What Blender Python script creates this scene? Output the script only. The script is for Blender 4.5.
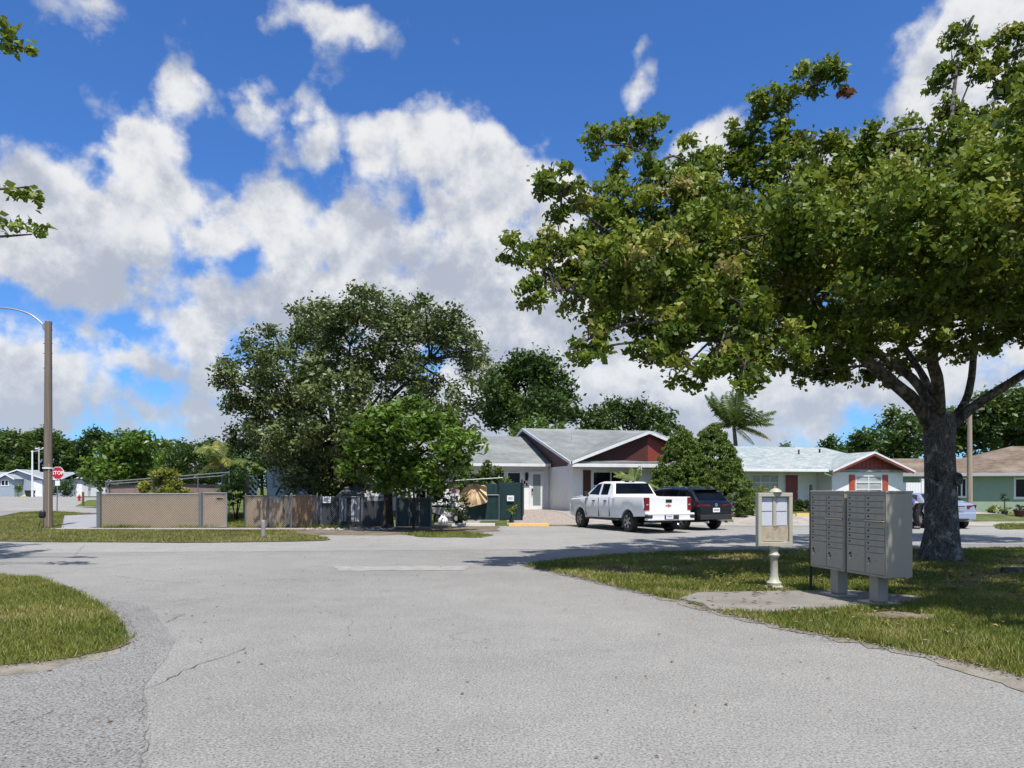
import bpy, bmesh, math, random
import numpy as np
from mathutils import Vector, Matrix

for o in list(bpy.data.objects):
    bpy.data.objects.remove(o)
scene = bpy.context.scene
COL = scene.collection
R = math.radians
HZ, F, H = 488.5, 740.0, 1.6          # horizon row, focal length (px), eye height

# ------------------------------------------------------------------ camera
cam_d = bpy.data.cameras.new('camera')
cam = bpy.data.objects.new('camera', cam_d); COL.objects.link(cam)
cam.location = (0, 0, H); cam.rotation_euler = (R(90), 0, 0)
cam_d.sensor_width = 36.0; cam_d.lens = 36.0 * F / 1024
cam_d.shift_y = (HZ - 384) / 1024
cam_d.clip_start = 0.1; cam_d.clip_end = 6000
scene.camera = cam
scene.view_settings.view_transform = 'Standard'
scene.view_settings.look = 'None'
scene.view_settings.exposure = 0.34
scene.view_settings.gamma = 1.0
cy = scene.cycles
cy.max_bounces = 5; cy.diffuse_bounces = 3; cy.glossy_bounces = 2; cy.transmission_bounces = 3; cy.transparent_max_bounces = 4
cy.use_adaptive_sampling = True; cy.adaptive_threshold = 0.02; cy.caustics_reflective = False; cy.caustics_refractive = False

# ------------------------------------------------------------------ sun
SUN_EL, SUN_AZ = R(65), R(163)         # azimuth clockwise from +Y: behind the camera, a little to the right
sd = Vector((math.sin(SUN_AZ) * math.cos(SUN_EL), math.cos(SUN_AZ) * math.cos(SUN_EL), math.sin(SUN_EL)))
sun_d = bpy.data.lights.new('sun', 'SUN'); sun_d.energy = 4.95; sun_d.angle = R(0.53); sun_d.color = (1.0, 0.955, 0.89)
sun = bpy.data.objects.new('sun', sun_d); COL.objects.link(sun)
sun.rotation_euler = sd.to_track_quat('Z', 'Y').to_euler(); sun.location = (0, 0, 60)

# ------------------------------------------------------------------ world: sky with clouds
W = bpy.data.worlds.new('World'); scene.world = W; W.use_nodes = True
wt = W.node_tree; wt.nodes.clear()

class NT:
    """small node-tree writer"""
    def __init__(s, t): s.t = t
    def n(s, typ, **kw):
        nd = s.t.nodes.new(typ)
        for k, v in kw.items(): setattr(nd, k, v)
        return nd
    def put(s, sock, v):
        if hasattr(v, 'is_output'): s.t.links.new(v, sock)
        elif v is not None: sock.default_value = v
    def m(s, op, a, b=None, c=None, clamp=False):
        nd = s.n('ShaderNodeMath', operation=op); nd.use_clamp = clamp
        for i, v in enumerate((a, b, c)):
            if v is not None: s.put(nd.inputs[i], v)
        return nd.outputs[0]
    def vm(s, op, a, b=None, scale=None):
        nd = s.n('ShaderNodeVectorMath', operation=op)
        s.put(nd.inputs[0], a)
        if b is not None: s.put(nd.inputs[1], b)
        if scale is not None: s.put(nd.inputs[3], scale)
        return nd.outputs['Value'] if op in ('LENGTH', 'DOT_PRODUCT') else nd.outputs[0]
    def noise(s, vec, scale, detail=4, rough=0.55, dist=0.0):
        nd = s.n('ShaderNodeTexNoise'); s.put(nd.inputs['Vector'], vec)
        nd.inputs['Scale'].default_value = scale; nd.inputs['Detail'].default_value = detail
        nd.inputs['Roughness'].default_value = rough; nd.inputs['Distortion'].default_value = dist
        return nd
    def voro(s, vec, scale, feature='F1', rnd=1.0):
        nd = s.n('ShaderNodeTexVoronoi', feature=feature); s.put(nd.inputs['Vector'], vec)
        nd.inputs['Scale'].default_value = scale; nd.inputs['Randomness'].default_value = rnd
        return nd
    def ramp(s, fac, stops, interp='LINEAR'):
        nd = s.n('ShaderNodeValToRGB'); cr = nd.color_ramp; cr.interpolation = interp
        while len(cr.elements) < len(stops): cr.elements.new(0.5)
        for e, (p, c) in zip(cr.elements, stops):
            e.position = p
            e.color = (c, c, c, 1) if isinstance(c, (int, float)) else (*c, 1)
        s.put(nd.inputs[0], fac)
        return nd.outputs[0]
    def mix(s, fac, a, b, blend='MIX'):
        nd = s.n('ShaderNodeMix', data_type='RGBA', blend_type=blend)
        s.put(nd.inputs[0], fac)
        for i, v in ((6, a), (7, b)):
            if isinstance(v, tuple) and len(v) == 3: v = (*v, 1)
            s.put(nd.inputs[i], v)
        return nd.outputs[2]
    def smooth(s, v, lo, hi):
        nd = s.n('ShaderNodeMapRange', interpolation_type='SMOOTHSTEP')
        s.put(nd.inputs[0], v); nd.inputs[1].default_value = lo; nd.inputs[2].default_value = hi
        return nd.outputs[0]

# cloud banks as ellipses on the sky, in azimuth / elevation: (px, py, rx, ry, strength)
CLOUDS = [
    (115, 235, 60, 62), (145, 165, 36, 52), (122, 142, 26, 30), (60, 205, 60, 36), (15, 190, 44, 46), (30, 255, 90, 45), (95, 132, 12, 16),
    (178, 205, 28, 40), (120, 285, 90, 36),
    (258, 215, 44, 34), (285, 250, 60, 45), (232, 250, 34, 28), (300, 305, 90, 55),
    (425, 155, 46, 48), (447, 122, 32, 26), (382, 150, 30, 36), (505, 190, 58, 56), (470, 255, 110, 80), (350, 240, 58, 56), (548, 215, 40, 56),
    (560, 300, 90, 80), (650, 330, 110, 80), (420, 310, 120, 60), (680, 395, 240, 64), (900, 360, 200, 70),
    (40, 352, 75, 34), (92, 330, 28, 24), (25, 380, 80, 46), (190, 330, 52, 34), (150, 362, 60, 24),
    (170, 408, 45, 14), (215, 395, 34, 20), (90, 425, 110, 14), (260, 430, 90, 50), (430, 410, 300, 70),
    (278, 122, 28, 22), (322, 142, 12, 18), (298, 138, 22, 14), (195, 98, 18, 10), (176, 60, 8, 24),
    (340, 26, 46, 16), (300, 30, 22, 8), (95, 8, 34, 10), (634, 74, 1.5, 12),
    (960, 50, 76, 70), (1000, 120, 110, 90), (905, 112, 30, 34), (885, 190, 130, 60), (738, 128, 22, 14), (700, 160, 40, 40), (1060, 60, 120, 120),
]
MASS = [(120, 230, 95, 100), (300, 270, 95, 70), (450, 215, 120, 110), (570, 280, 130, 100), (60, 360, 120, 50), (190, 350, 90, 45), (300, 130, 60, 36), (960, 110, 130, 110), (700, 390, 300, 70), (340, 26, 70, 26)]
def to_ae(px, py):
    u, v = (px - 512) / F, (HZ - py) / F
    return math.atan(u), math.atan2(v, math.hypot(1, u))

def blobs(G, P, lst, k):
    acc = None
    for c in lst:
        a, e = to_ae(c[0], c[1]); q = math.cos(a) ** 2
        ra, re = c[2] / F * q, c[3] / F * math.cos(a) * math.cos(e); rm = min(ra, re, 0.07)
        v = G.vm('MULTIPLY', G.vm('SUBTRACT', P, (a, e, 0)), (1 / ra, 1 / re, 0))
        h = G.m('MULTIPLY_ADD', G.vm('LENGTH', v), -rm, rm)
        acc = h if acc is None else G.m('SMOOTH_MAX', acc, h, k)
    return acc
def ae(G, v):
    sx = G.n('ShaderNodeSeparateXYZ'); G.put(sx.inputs[0], v)
    cx = G.n('ShaderNodeCombineXYZ'); G.put(cx.inputs[0], G.m('ARCTAN2', sx.outputs[0], sx.outputs[1])); G.put(cx.inputs[1], G.m('ARCSINE', sx.outputs[2]))
    return cx.outputs[0]

N = NT(wt)
tc = N.n('ShaderNodeTexCoord')
d0 = N.vm('NORMALIZE', tc.outputs['Generated'])
wn = N.noise(d0, 9.0, 3, 0.55)
dw = N.vm('NORMALIZE', N.vm('ADD', d0, N.vm('SCALE', N.vm('SUBTRACT', wn.outputs[1], (0.5, 0.5, 0.5)), scale=0.055)))
Pw = ae(N, dw); P0 = ae(N, d0)
shape = blobs(N, Pw, CLOUDS, 0.014)
# the rest of the sky, which the photograph does not show: loose cumulus
spw = N.n('ShaderNodeSeparateXYZ'); N.put(spw.inputs[0], P0)
om = N.m('MAXIMUM', N.smooth(N.m('ABSOLUTE', spw.outputs[0]), 0.70, 0.85), N.smooth(spw.outputs[1], 0.62, 0.75))
back = N.m('ADD', N.m('MULTIPLY_ADD', N.noise(d0, 2.2, 2, 0.5).outputs[0], 0.55, -0.30), N.m('MULTIPLY_ADD', om, 1.0, -1.0))
shape = N.m('MAXIMUM', shape, back)
f1 = N.noise(d0, 14.0, 7, 0.54)
f2 = N.voro(N.vm('ADD', d0, N.vm('SCALE', f1.outputs[1], scale=0.08)), 22.0)
amp = N.m('ADD', N.m('MULTIPLY_ADD', f1.outputs[0], 0.140, -0.070 + 0.001), N.m('MULTIPLY_ADD', f2.outputs[0], -0.030, 0.014))
D0 = N.m('ADD', shape, amp)
alpha = N.smooth(D0, -0.010, 0.022)
# light comes from above and behind: tops and puffs facing up are white, flat bases grey
OFF = (0.006, -0.01, 0.030)
m0, m1 = blobs(N, P0, MASS, 0.03), blobs(N, N.vm('ADD', P0, (0.010, 0.030, 0)), MASS, 0.03)
g0, g1 = N.noise(d0, 16.0, 5, 0.6), N.noise(N.vm('ADD', d0, OFF), 16.0, 5, 0.6)
sl = N.m('ADD', N.m('SUBTRACT', m0, m1), N.m('MULTIPLY', N.m('SUBTRACT', g0.outputs[0], g1.outputs[0]), 0.16))
lit = N.smooth(sl, -0.036, 0.040)
thick = N.smooth(D0, 0.02, 0.10)
sepd = N.n('ShaderNodeSeparateXYZ'); N.put(sepd.inputs[0], d0)
sky = N.n('ShaderNodeTexSky', sky_type='NISHITA')
sky.sun_disc = False; sky.sun_elevation = SUN_EL; sky.sun_rotation = SUN_AZ
sky.air_density = 1.0; sky.dust_density = 0.35; sky.ozone_density = 2.6; sky.altitude = 0
skyc = N.mix(1.0, sky.outputs[0], (0.62, 1.10, 1.76), 'MULTIPLY')
cloud_c = N.mix(lit, (4.9, 5.35, 6.3), (9.2, 9.25, 9.3))
cloud_c = N.mix(N.m('MULTIPLY', thick, 0.22), cloud_c, (5.6, 6.1, 7.2))
bandl = N.smooth(sepd.outputs[2], 0.0, 0.22)
cloud_c = N.mix(N.m('MULTIPLY', N.m('SUBTRACT', 1.0, bandl), 0.45), cloud_c, (5.6, 6.4, 7.6))
out_c = N.mix(N.m('MULTIPLY', alpha, 0.97), skyc, cloud_c)
bg = N.n('ShaderNodeBackground'); N.put(bg.inputs[0], out_c); bg.inputs[1].default_value = 0.075
wo = N.n('ShaderNodeOutputWorld'); wt.links.new(bg.outputs[0], wo.inputs[0])
W.cycles.sampling_method = 'NONE'

# ------------------------------------------------------------------ placing
def P2(px, py, z=0.0):
    """ground point seen at a pixel"""
    y = F * (H - z) / (py - HZ)
    return ((px - 512) / F * y, y)
def AT(px, py, y):
    return Vector(((px - 512) / F * y, y, H + (HZ - py) / F * y))
def ss(x, a, b):
    t = min(1, max(0, (x - a) / (b - a))); return t * t * (3 - 2 * t)
def zg(x, y):
    """lot height: the yards rise from the parking strip to the house floors"""
    return 0.40 * ss(y, 31.6, 38.0) * ss(x, -24, -14) * (1 - ss(x, 23.5, 27))

# ------------------------------------------------------------------ mesh helpers
def link(o, parent=None):
    COL.objects.link(o)
    if parent is not None:
        o.parent = parent
        o.matrix_parent_inverse = Matrix.Identity(4)
    return o
def tag(o, label=None, cat=None, group=None, kind=None):
    if label: o['label'] = label
    if cat: o['category'] = cat
    if group: o['group'] = group
    if kind: o['kind'] = kind
    return o
def thing(name, label, cat, loc=(0, 0, 0), rz=0.0, group=None):
    o = bpy.data.objects.new(name, None); COL.objects.link(o)
    o.location = loc; o.rotation_euler = (0, 0, rz); o.empty_display_size = 0.3
    return tag(o, label, cat, group)

class MB:
    def __init__(s): s.v = []; s.f = []; s.mi = []
    def add(s, vs, fs, mi=0):
        b = len(s.v); s.v += [tuple(v) for v in vs]
        s.f += [tuple(i + b for i in f) for f in fs]; s.mi += [mi] * len(fs); return s
    def box(s, x0, x1, y0, y1, z0, z1, mi=0):
        return s.add([(x0, y0, z0), (x1, y0, z0), (x1, y1, z0), (x0, y1, z0), (x0, y0, z1), (x1, y0, z1), (x1, y1, z1), (x0, y1, z1)],
                     [(0, 3, 2, 1), (4, 5, 6, 7), (0, 1, 5, 4), (1, 2, 6, 5), (2, 3, 7, 6), (3, 0, 4, 7)], mi)
    def obox(s, o, u, v, w, mi=0):
        o, u, v, w = Vector(o), Vector(u), Vector(v), Vector(w)
        p = [o, o + u, o + u + v, o + v]; p += [q + w for q in p]
        return s.add(p, [(0, 3, 2, 1), (4, 5, 6, 7), (0, 1, 5, 4), (1, 2, 6, 5), (2, 3, 7, 6), (3, 0, 4, 7)], mi)
    def prism(s, pts, vec, mi=0):
        """closed polygon (3-D points) extruded along vec"""
        n = len(pts); vec = Vector(vec); p = [Vector(q) for q in pts]; p += [q + vec for q in p]
        fs = [tuple(range(n - 1, -1, -1)), tuple(range(n, 2 * n))] + [(i, (i + 1) % n, n + (i + 1) % n, n + i) for i in range(n)]
        return s.add(p, fs, mi)
    def tube(s, path, rad, n=8, cap=True, jit=0.0, rng=None, mi=0):
        path = [Vector(p) for p in path]; m = len(path)
        if not isinstance(rad, (list, tuple)): rad = [rad] * m
        b = len(s.v); ref = None; vs = []
        for i, p in enumerate(path):
            t = (path[min(i + 1, m - 1)] - path[max(i - 1, 0)]).normalized()
            if ref is None:
                ref = Vector((1, 0, 0)) if abs(t.x) < 0.8 else Vector((0, 1, 0))
            a = (ref - t * ref.dot(t)).normalized(); c = t.cross(a); ref = a
            for k in range(n):
                th = 2 * math.pi * k / n
                r = rad[i] * (1 + (rng.uniform(-jit, jit) if jit else 0))
                vs.append(p + a * (r * math.cos(th)) + c * (r * math.sin(th)))
        fs = [(i * n + k, i * n + (k + 1) % n, (i + 1) * n + (k + 1) % n, (i + 1) * n + k) for i in range(m - 1) for k in range(n)]
        if cap: fs += [tuple(range(n - 1, -1, -1)), tuple(range((m - 1) * n, m * n))]
        return s.add(vs, fs, mi)
    def lathe(s, prof, n=20, axis='Z', o=(0, 0, 0), mi=0, cap=True):
        """prof: (radius, height) pairs"""
        o = Vector(o); vs = []
        for r, h in prof:
            for k in range(n):
                th = 2 * math.pi * k / n; a, c = r * math.cos(th), r * math.sin(th)
                vs.append(o + (Vector((a, c, h)) if axis == 'Z' else Vector((a, h, c)) if axis == 'Y' else Vector((h, a, c))))
        m = len(prof)
        fs = [(i * n + k, i * n + (k + 1) % n, (i + 1) * n + (k + 1) % n, (i + 1) * n + k) for i in range(m - 1) for k in range(n)]
        if cap: fs += [tuple(range(n - 1, -1, -1)), tuple(range((m - 1) * n, m * n))]
        return s.add(vs, fs, mi)
    def build(s, name, mat, parent=None, smooth=None, bevel=0.0, seg=1):
        me = bpy.data.meshes.new(name)
        me.from_pydata(s.v, [], s.f)
        for m in (mat if isinstance(mat, (list, tuple)) else [mat]): me.materials.append(m)
        if any(s.mi): me.polygons.foreach_set('material_index', s.mi)
        bm = bmesh.new(); bm.from_mesh(me)
        bmesh.ops.recalc_face_normals(bm, faces=bm.faces)
        if bevel:
            es = [e for e in bm.edges if len(e.link_faces) == 2 and e.calc_face_angle(0) > 0.6]
            bmesh.ops.bevel(bm, geom=es, offset=bevel, segments=seg, affect='EDGES', profile=0.5, clamp_overlap=True)
        bm.to_mesh(me); bm.free()
        if smooth is not None:
            me.polygons.foreach_set('use_smooth', [True] * len(me.polygons))
            me.set_sharp_from_angle(angle=R(smooth))
        me.update()
        return link(bpy.data.objects.new(name, me), parent)

def np_mesh(name, co, faces_n, mat, parent=None, tone=None, smooth=False):
    """co (n,3); every face has faces_n consecutive vertices of its own"""
    n = len(co); m = n // faces_n
    me = bpy.data.meshes.new(name)
    me.vertices.add(n); me.vertices.foreach_set('co', np.ascontiguousarray(co, dtype=np.float32).ravel())
    me.loops.add(n); me.loops.foreach_set('vertex_index', np.arange(n, dtype=np.int32))
    me.polygons.add(m); me.polygons.foreach_set('loop_start', np.arange(0, n, faces_n, dtype=np.int32))
    if smooth: me.polygons.foreach_set('use_smooth', np.ones(m, dtype=bool))
    if tone is not None:
        at = me.attributes.new('tone', 'FLOAT', 'POINT')
        at.data.foreach_set('value', np.ascontiguousarray(np.repeat(tone, faces_n), dtype=np.float32))
    me.materials.append(mat)
    me.update(calc_edges=True)
    return link(bpy.data.objects.new(name, me), parent)

def smooth_path(pts, sub=5):
    pts = [Vector(p) for p in pts]; out = []
    for i in range(len(pts) - 1):
        p0, p1, p2, p3 = pts[max(i - 1, 0)], pts[i], pts[i + 1], pts[min(i + 2, len(pts) - 1)]
        for k in range(sub):
            t = k / sub
            out.append(0.5 * ((2 * p1) + (p2 - p0) * t + (2 * p0 - 5 * p1 + 4 * p2 - p3) * t * t + (3 * p1 - p0 - 3 * p2 + p3) * t ** 3))
    out.append(pts[-1]); return out
def lerp_list(a, n):
    return list(np.interp(np.linspace(0, 1, n), np.linspace(0, 1, len(a)), a))

# ------------------------------------------------------------------ materials
def new_mat(name):
    m = bpy.data.materials.new(name); m.use_nodes = True
    t = m.node_tree; t.nodes.clear(); n = NT(t)
    o = n.n('ShaderNodeOutputMaterial'); b = n.n('ShaderNodeBsdfPrincipled'); t.links.new(b.outputs[0], o.inputs[0])
    return m, n, b, o
def M(name, col, rough=0.6, var=0.12, scale=3.0, metal=0.0, bump=0.0, bscale=40.0, spec=0.5, coat=0.0, dirt=None, dscale=1.2, damt=0.5, stretch=None):
    """painted / plain surface with mottling, optional dirt stains and bump"""
    m, n, b, o = new_mat(name)
    tc = n.n('ShaderNodeTexCoord').outputs['Object']
    if stretch: tc = n.vm('MULTIPLY', tc, stretch)
    nz = n.noise(tc, scale, 5, 0.6)
    lo = tuple(c * (1 - var) for c in col); hi = tuple(min(1, c * (1 + var)) for c in col)
    c = n.ramp(nz.outputs[0], [(0.3, lo), (0.7, hi)])
    if dirt:
        dn = n.noise(tc, dscale, 6, 0.65)
        c = n.mix(n.m('MULTIPLY', n.smooth(dn.outputs[0], 0.48, 0.72), damt), c, dirt)
    n.put(b.inputs['Base Color'], c)
    b.inputs['Roughness'].default_value = rough; b.inputs['Metallic'].default_value = metal
    b.inputs['Specular IOR Level'].default_value = spec
    if coat: b.inputs['Coat Weight'].default_value = coat; b.inputs['Coat Roughness'].default_value = 0.04
    if bump:
        bn = n.noise(tc, bscale, 4, 0.6); bp = n.n('ShaderNodeBump'); bp.inputs['Strength'].default_value = bump
        bp.inputs['Distance'].default_value = 0.02
        n.put(bp.inputs['Height'], bn.outputs[0]); n.put(b.inputs['Normal'], bp.outputs[0])
    return m
def leaf_mat(name, stops, rough=0.42, trans=0.35, tcol=(0.16, 0.26, 0.03)):
    m, n, b, o = new_mat(name)
    at = n.n('ShaderNodeAttribute', attribute_name='tone')
    c = n.ramp(at.outputs['Fac'], stops)
    n.put(b.inputs['Base Color'], c); b.inputs['Roughness'].default_value = rough; b.inputs['Specular IOR Level'].default_value = 0.35
    tr = n.n('ShaderNodeBsdfTranslucent'); n.put(tr.inputs[0], n.mix(0.6, c, tcol))
    mx = n.n('ShaderNodeMixShader'); mx.inputs[0].default_value = trans
    n.t.links.new(b.outputs[0], mx.inputs[1]); n.t.links.new(tr.outputs[0], mx.inputs[2]); n.t.links.new(mx.outputs[0], o.inputs[0])
    return m
def glass_mat(name, col=(0.02, 0.025, 0.03), rough=0.06, spec=0.6):
    m, n, b, o = new_mat(name)
    tc = n.n('ShaderNodeTexCoord').outputs['Object']
    nz = n.noise(tc, 0.9, 3, 0.5)
    n.put(b.inputs['Base Color'], n.ramp(nz.outputs[0], [(0.35, tuple(c * 0.5 for c in col)), (0.7, tuple(c * 1.8 for c in col))]))
    b.inputs['Roughness'].default_value = rough; b.inputs['Specular IOR Level'].default_value = spec
    return m

def asphalt(name, base, var=0.10, crack=0.7, speck=0.35, tint=(1, 1, 1), patchy=True):
    m, n, b, o = new_mat(name)
    tc = n.n('ShaderNodeTexCoord').outputs['Object']
    big = n.noise(tc, 0.16, 5, 0.55); mid = n.noise(tc, 1.7, 4, 0.6); fine = n.noise(tc, 55.0, 2, 0.7); st = n.voro(tc, 75.0)
    lo, hi = tuple(base * (1 - var) * t for t in tint), tuple(base * (1 + var) * t for t in tint)
    c = n.ramp(big.outputs[0], [(0.32, lo), (0.68, hi)])
    c = n.mix(0.55, c, n.ramp(mid.outputs[0], [(0.25, 0.42), (0.75, 0.58)]), 'OVERLAY')
    sp = n.ramp(fine.outputs[0], [(0.28, 1 - speck * 1.25), (0.5, 1.0), (0.75, 1 + speck * 0.6)])
    c = n.mix(1.0, c, sp, 'MULTIPLY')
    stone = n.m('MULTIPLY', n.smooth(n.vm('DOT_PRODUCT', st.outputs['Color'], (0.5, 0.5, 0)), 0.62, 0.85), 0.55 * speck + 0.05)
    c = n.mix(stone, c, tuple(min(1, base * 1.75 * t) for t in tint))
    # cracks: edges of a warped cell pattern, kept only in patches
    wv = n.vm('ADD', tc, n.vm('SCALE', n.noise(tc, 0.9, 5, 0.65).outputs[1], scale=1.6))
    ed = n.voro(wv, 0.21, 'DISTANCE_TO_EDGE')
    line = n.m('SUBTRACT', 1.0, n.smooth(ed.outputs['Distance'], 0.0007, 0.0035))
    keep = n.smooth(n.noise(tc, 0.23, 3, 0.5).outputs[0], 0.50, 0.60)
    c = n.mix(n.m('MULTIPLY', n.m('MULTIPLY', line, keep), crack), c, tuple(base * 0.28 * t for t in tint))
    # pale worn smears and dark oily spots
    sm = n.noise(n.vm('MULTIPLY', tc, (0.35, 1.1, 1)), 0.55, 6, 0.7)
    c = n.mix(n.m('MULTIPLY', n.smooth(sm.outputs[0], 0.56, 0.75), 0.30), c, tuple(min(1, base * 1.45 * t) for t in tint))
    ds = n.voro(tc, 0.8)
    spot = n.m('SUBTRACT', 1.0, n.smooth(n.m('ADD', ds.outputs['Distance'], n.m('MULTIPLY', mid.outputs[0], 0.2)), 0.12, 0.19))
    c = n.mix(n.m('MULTIPLY', spot, 0.35), c, tuple(base * 0.45 * t for t in tint))
    n.put(b.inputs['Base Color'], c); b.inputs['Roughness'].default_value = 0.88; b.inputs['Specular IOR Level'].default_value = 0.25
    bp = n.n('ShaderNodeBump'); bp.inputs['Strength'].default_value = 0.55; bp.inputs['Distance'].default_value = 0.006
    n.put(bp.inputs['Height'], n.m('ADD', fine.outputs[0], n.m('MULTIPLY', st.outputs['Distance'], 0.8)))
    n.put(b.inputs['Normal'], bp.outputs[0])
    return m
def ground_mat(name, cols, scale=1.2, bump=0.4):
    m, n, b, o = new_mat(name)
    tc = n.n('ShaderNodeTexCoord').outputs['Object']
    a = n.noise(tc, scale, 7, 0.65); f = n.noise(tc, 30.0, 3, 0.7)
    c = n.ramp(a.outputs[0], [(0.30 + 0.42 * i / max(1, len(cols) - 1), k) for i, k in enumerate(cols)])
    c = n.mix(0.6, c, n.ramp(f.outputs[0], [(0.2, 0.3), (0.8, 0.7)]), 'OVERLAY')
    n.put(b.inputs['Base Color'], c); b.inputs['Roughness'].default_value = 0.95; b.inputs['Specular IOR Level'].default_value = 0.1
    bp = n.n('ShaderNodeBump'); bp.inputs['Strength'].default_value = bump; bp.inputs['Distance'].default_value = 0.03
    n.put(bp.inputs['Height'], f.outputs[0]); n.put(b.inputs['Normal'], bp.outputs[0])
    return m
def shingle_mat(name, c1, c2, c3, row=0.14):
    """asphalt shingles in rows along local Y/X, mottled tile by tile"""
    m, n, b, o = new_mat(name)
    tc = n.n('ShaderNodeTexCoord').outputs['Object']
    br = n.n('ShaderNodeTexBrick'); n.put(br.inputs['Vector'], tc)
    br.inputs['Scale'].default_value = 1.0; br.inputs['Brick Width'].default_value = 0.32; br.inputs['Row Height'].default_value = row
    br.inputs['Mortar Size'].default_value = 0.006; br.inputs['Color1'].default_value = (*c1, 1); br.inputs['Color2'].default_value = (*c2, 1)
    br.inputs['Mortar'].default_value = (*[x * 0.55 for x in c2], 1)
    big = n.noise(tc, 0.5, 6, 0.65); fi = n.noise(tc, 14, 3, 0.7)
    c = n.mix(n.smooth(big.outputs[0], 0.42, 0.68), br.outputs[0], c3)
    c = n.mix(0.5, c, n.ramp(fi.outputs[0], [(0.2, 0.35), (0.8, 0.65)]), 'OVERLAY')
    n.put(b.inputs['Base Color'], c); b.inputs['Roughness'].default_value = 0.9; b.inputs['Specular IOR Level'].default_value = 0.2
    bp = n.n('ShaderNodeBump'); bp.inputs['Strength'].default_value = 0.4; bp.inputs['Distance'].default_value = 0.01
    n.put(bp.inputs['Height'], br.outputs['Fac']); n.put(b.inputs['Normal'], bp.outputs[0]); bp.invert = True
    return m
def bark_mat(name, c1, c2, lichen=None, scale=9.0):
    m, n, b, o = new_mat(name)
    tc = n.n('ShaderNodeTexCoord').outputs['Object']
    v = n.vm('MULTIPLY', tc, (1, 1, 0.35))
    a = n.noise(v, scale, 7, 0.7); c = n.ramp(a.outputs[0], [(0.32, c1), (0.68, c2)])
    pl = n.voro(n.vm('ADD', v, n.vm('SCALE', a.outputs[1], scale=0.2)), scale * 1.6)
    c = n.mix(n.m('MULTIPLY', n.smooth(pl.outputs['Distance'], 0.35, 0.75), 0.75), c, tuple(x * 0.35 for x in c1))
    if lichen:
        l = n.noise(tc, 3.3, 7, 0.75)
        c = n.mix(n.m('MULTIPLY', n.smooth(l.outputs[0], 0.53, 0.62), 0.85), c, lichen)
    n.put(b.inputs['Base Color'], c); b.inputs['Roughness'].default_value = 0.92; b.inputs['Specular IOR Level'].default_value = 0.15
    bp = n.n('ShaderNodeBump'); bp.inputs['Strength'].default_value = 1.0; bp.inputs['Distance'].default_value = 0.03
    n.put(bp.inputs['Height'], n.m('SUBTRACT', a.outputs[0], pl.outputs['Distance'])); n.put(b.inputs['Normal'], bp.outputs[0])
    return m

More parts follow.
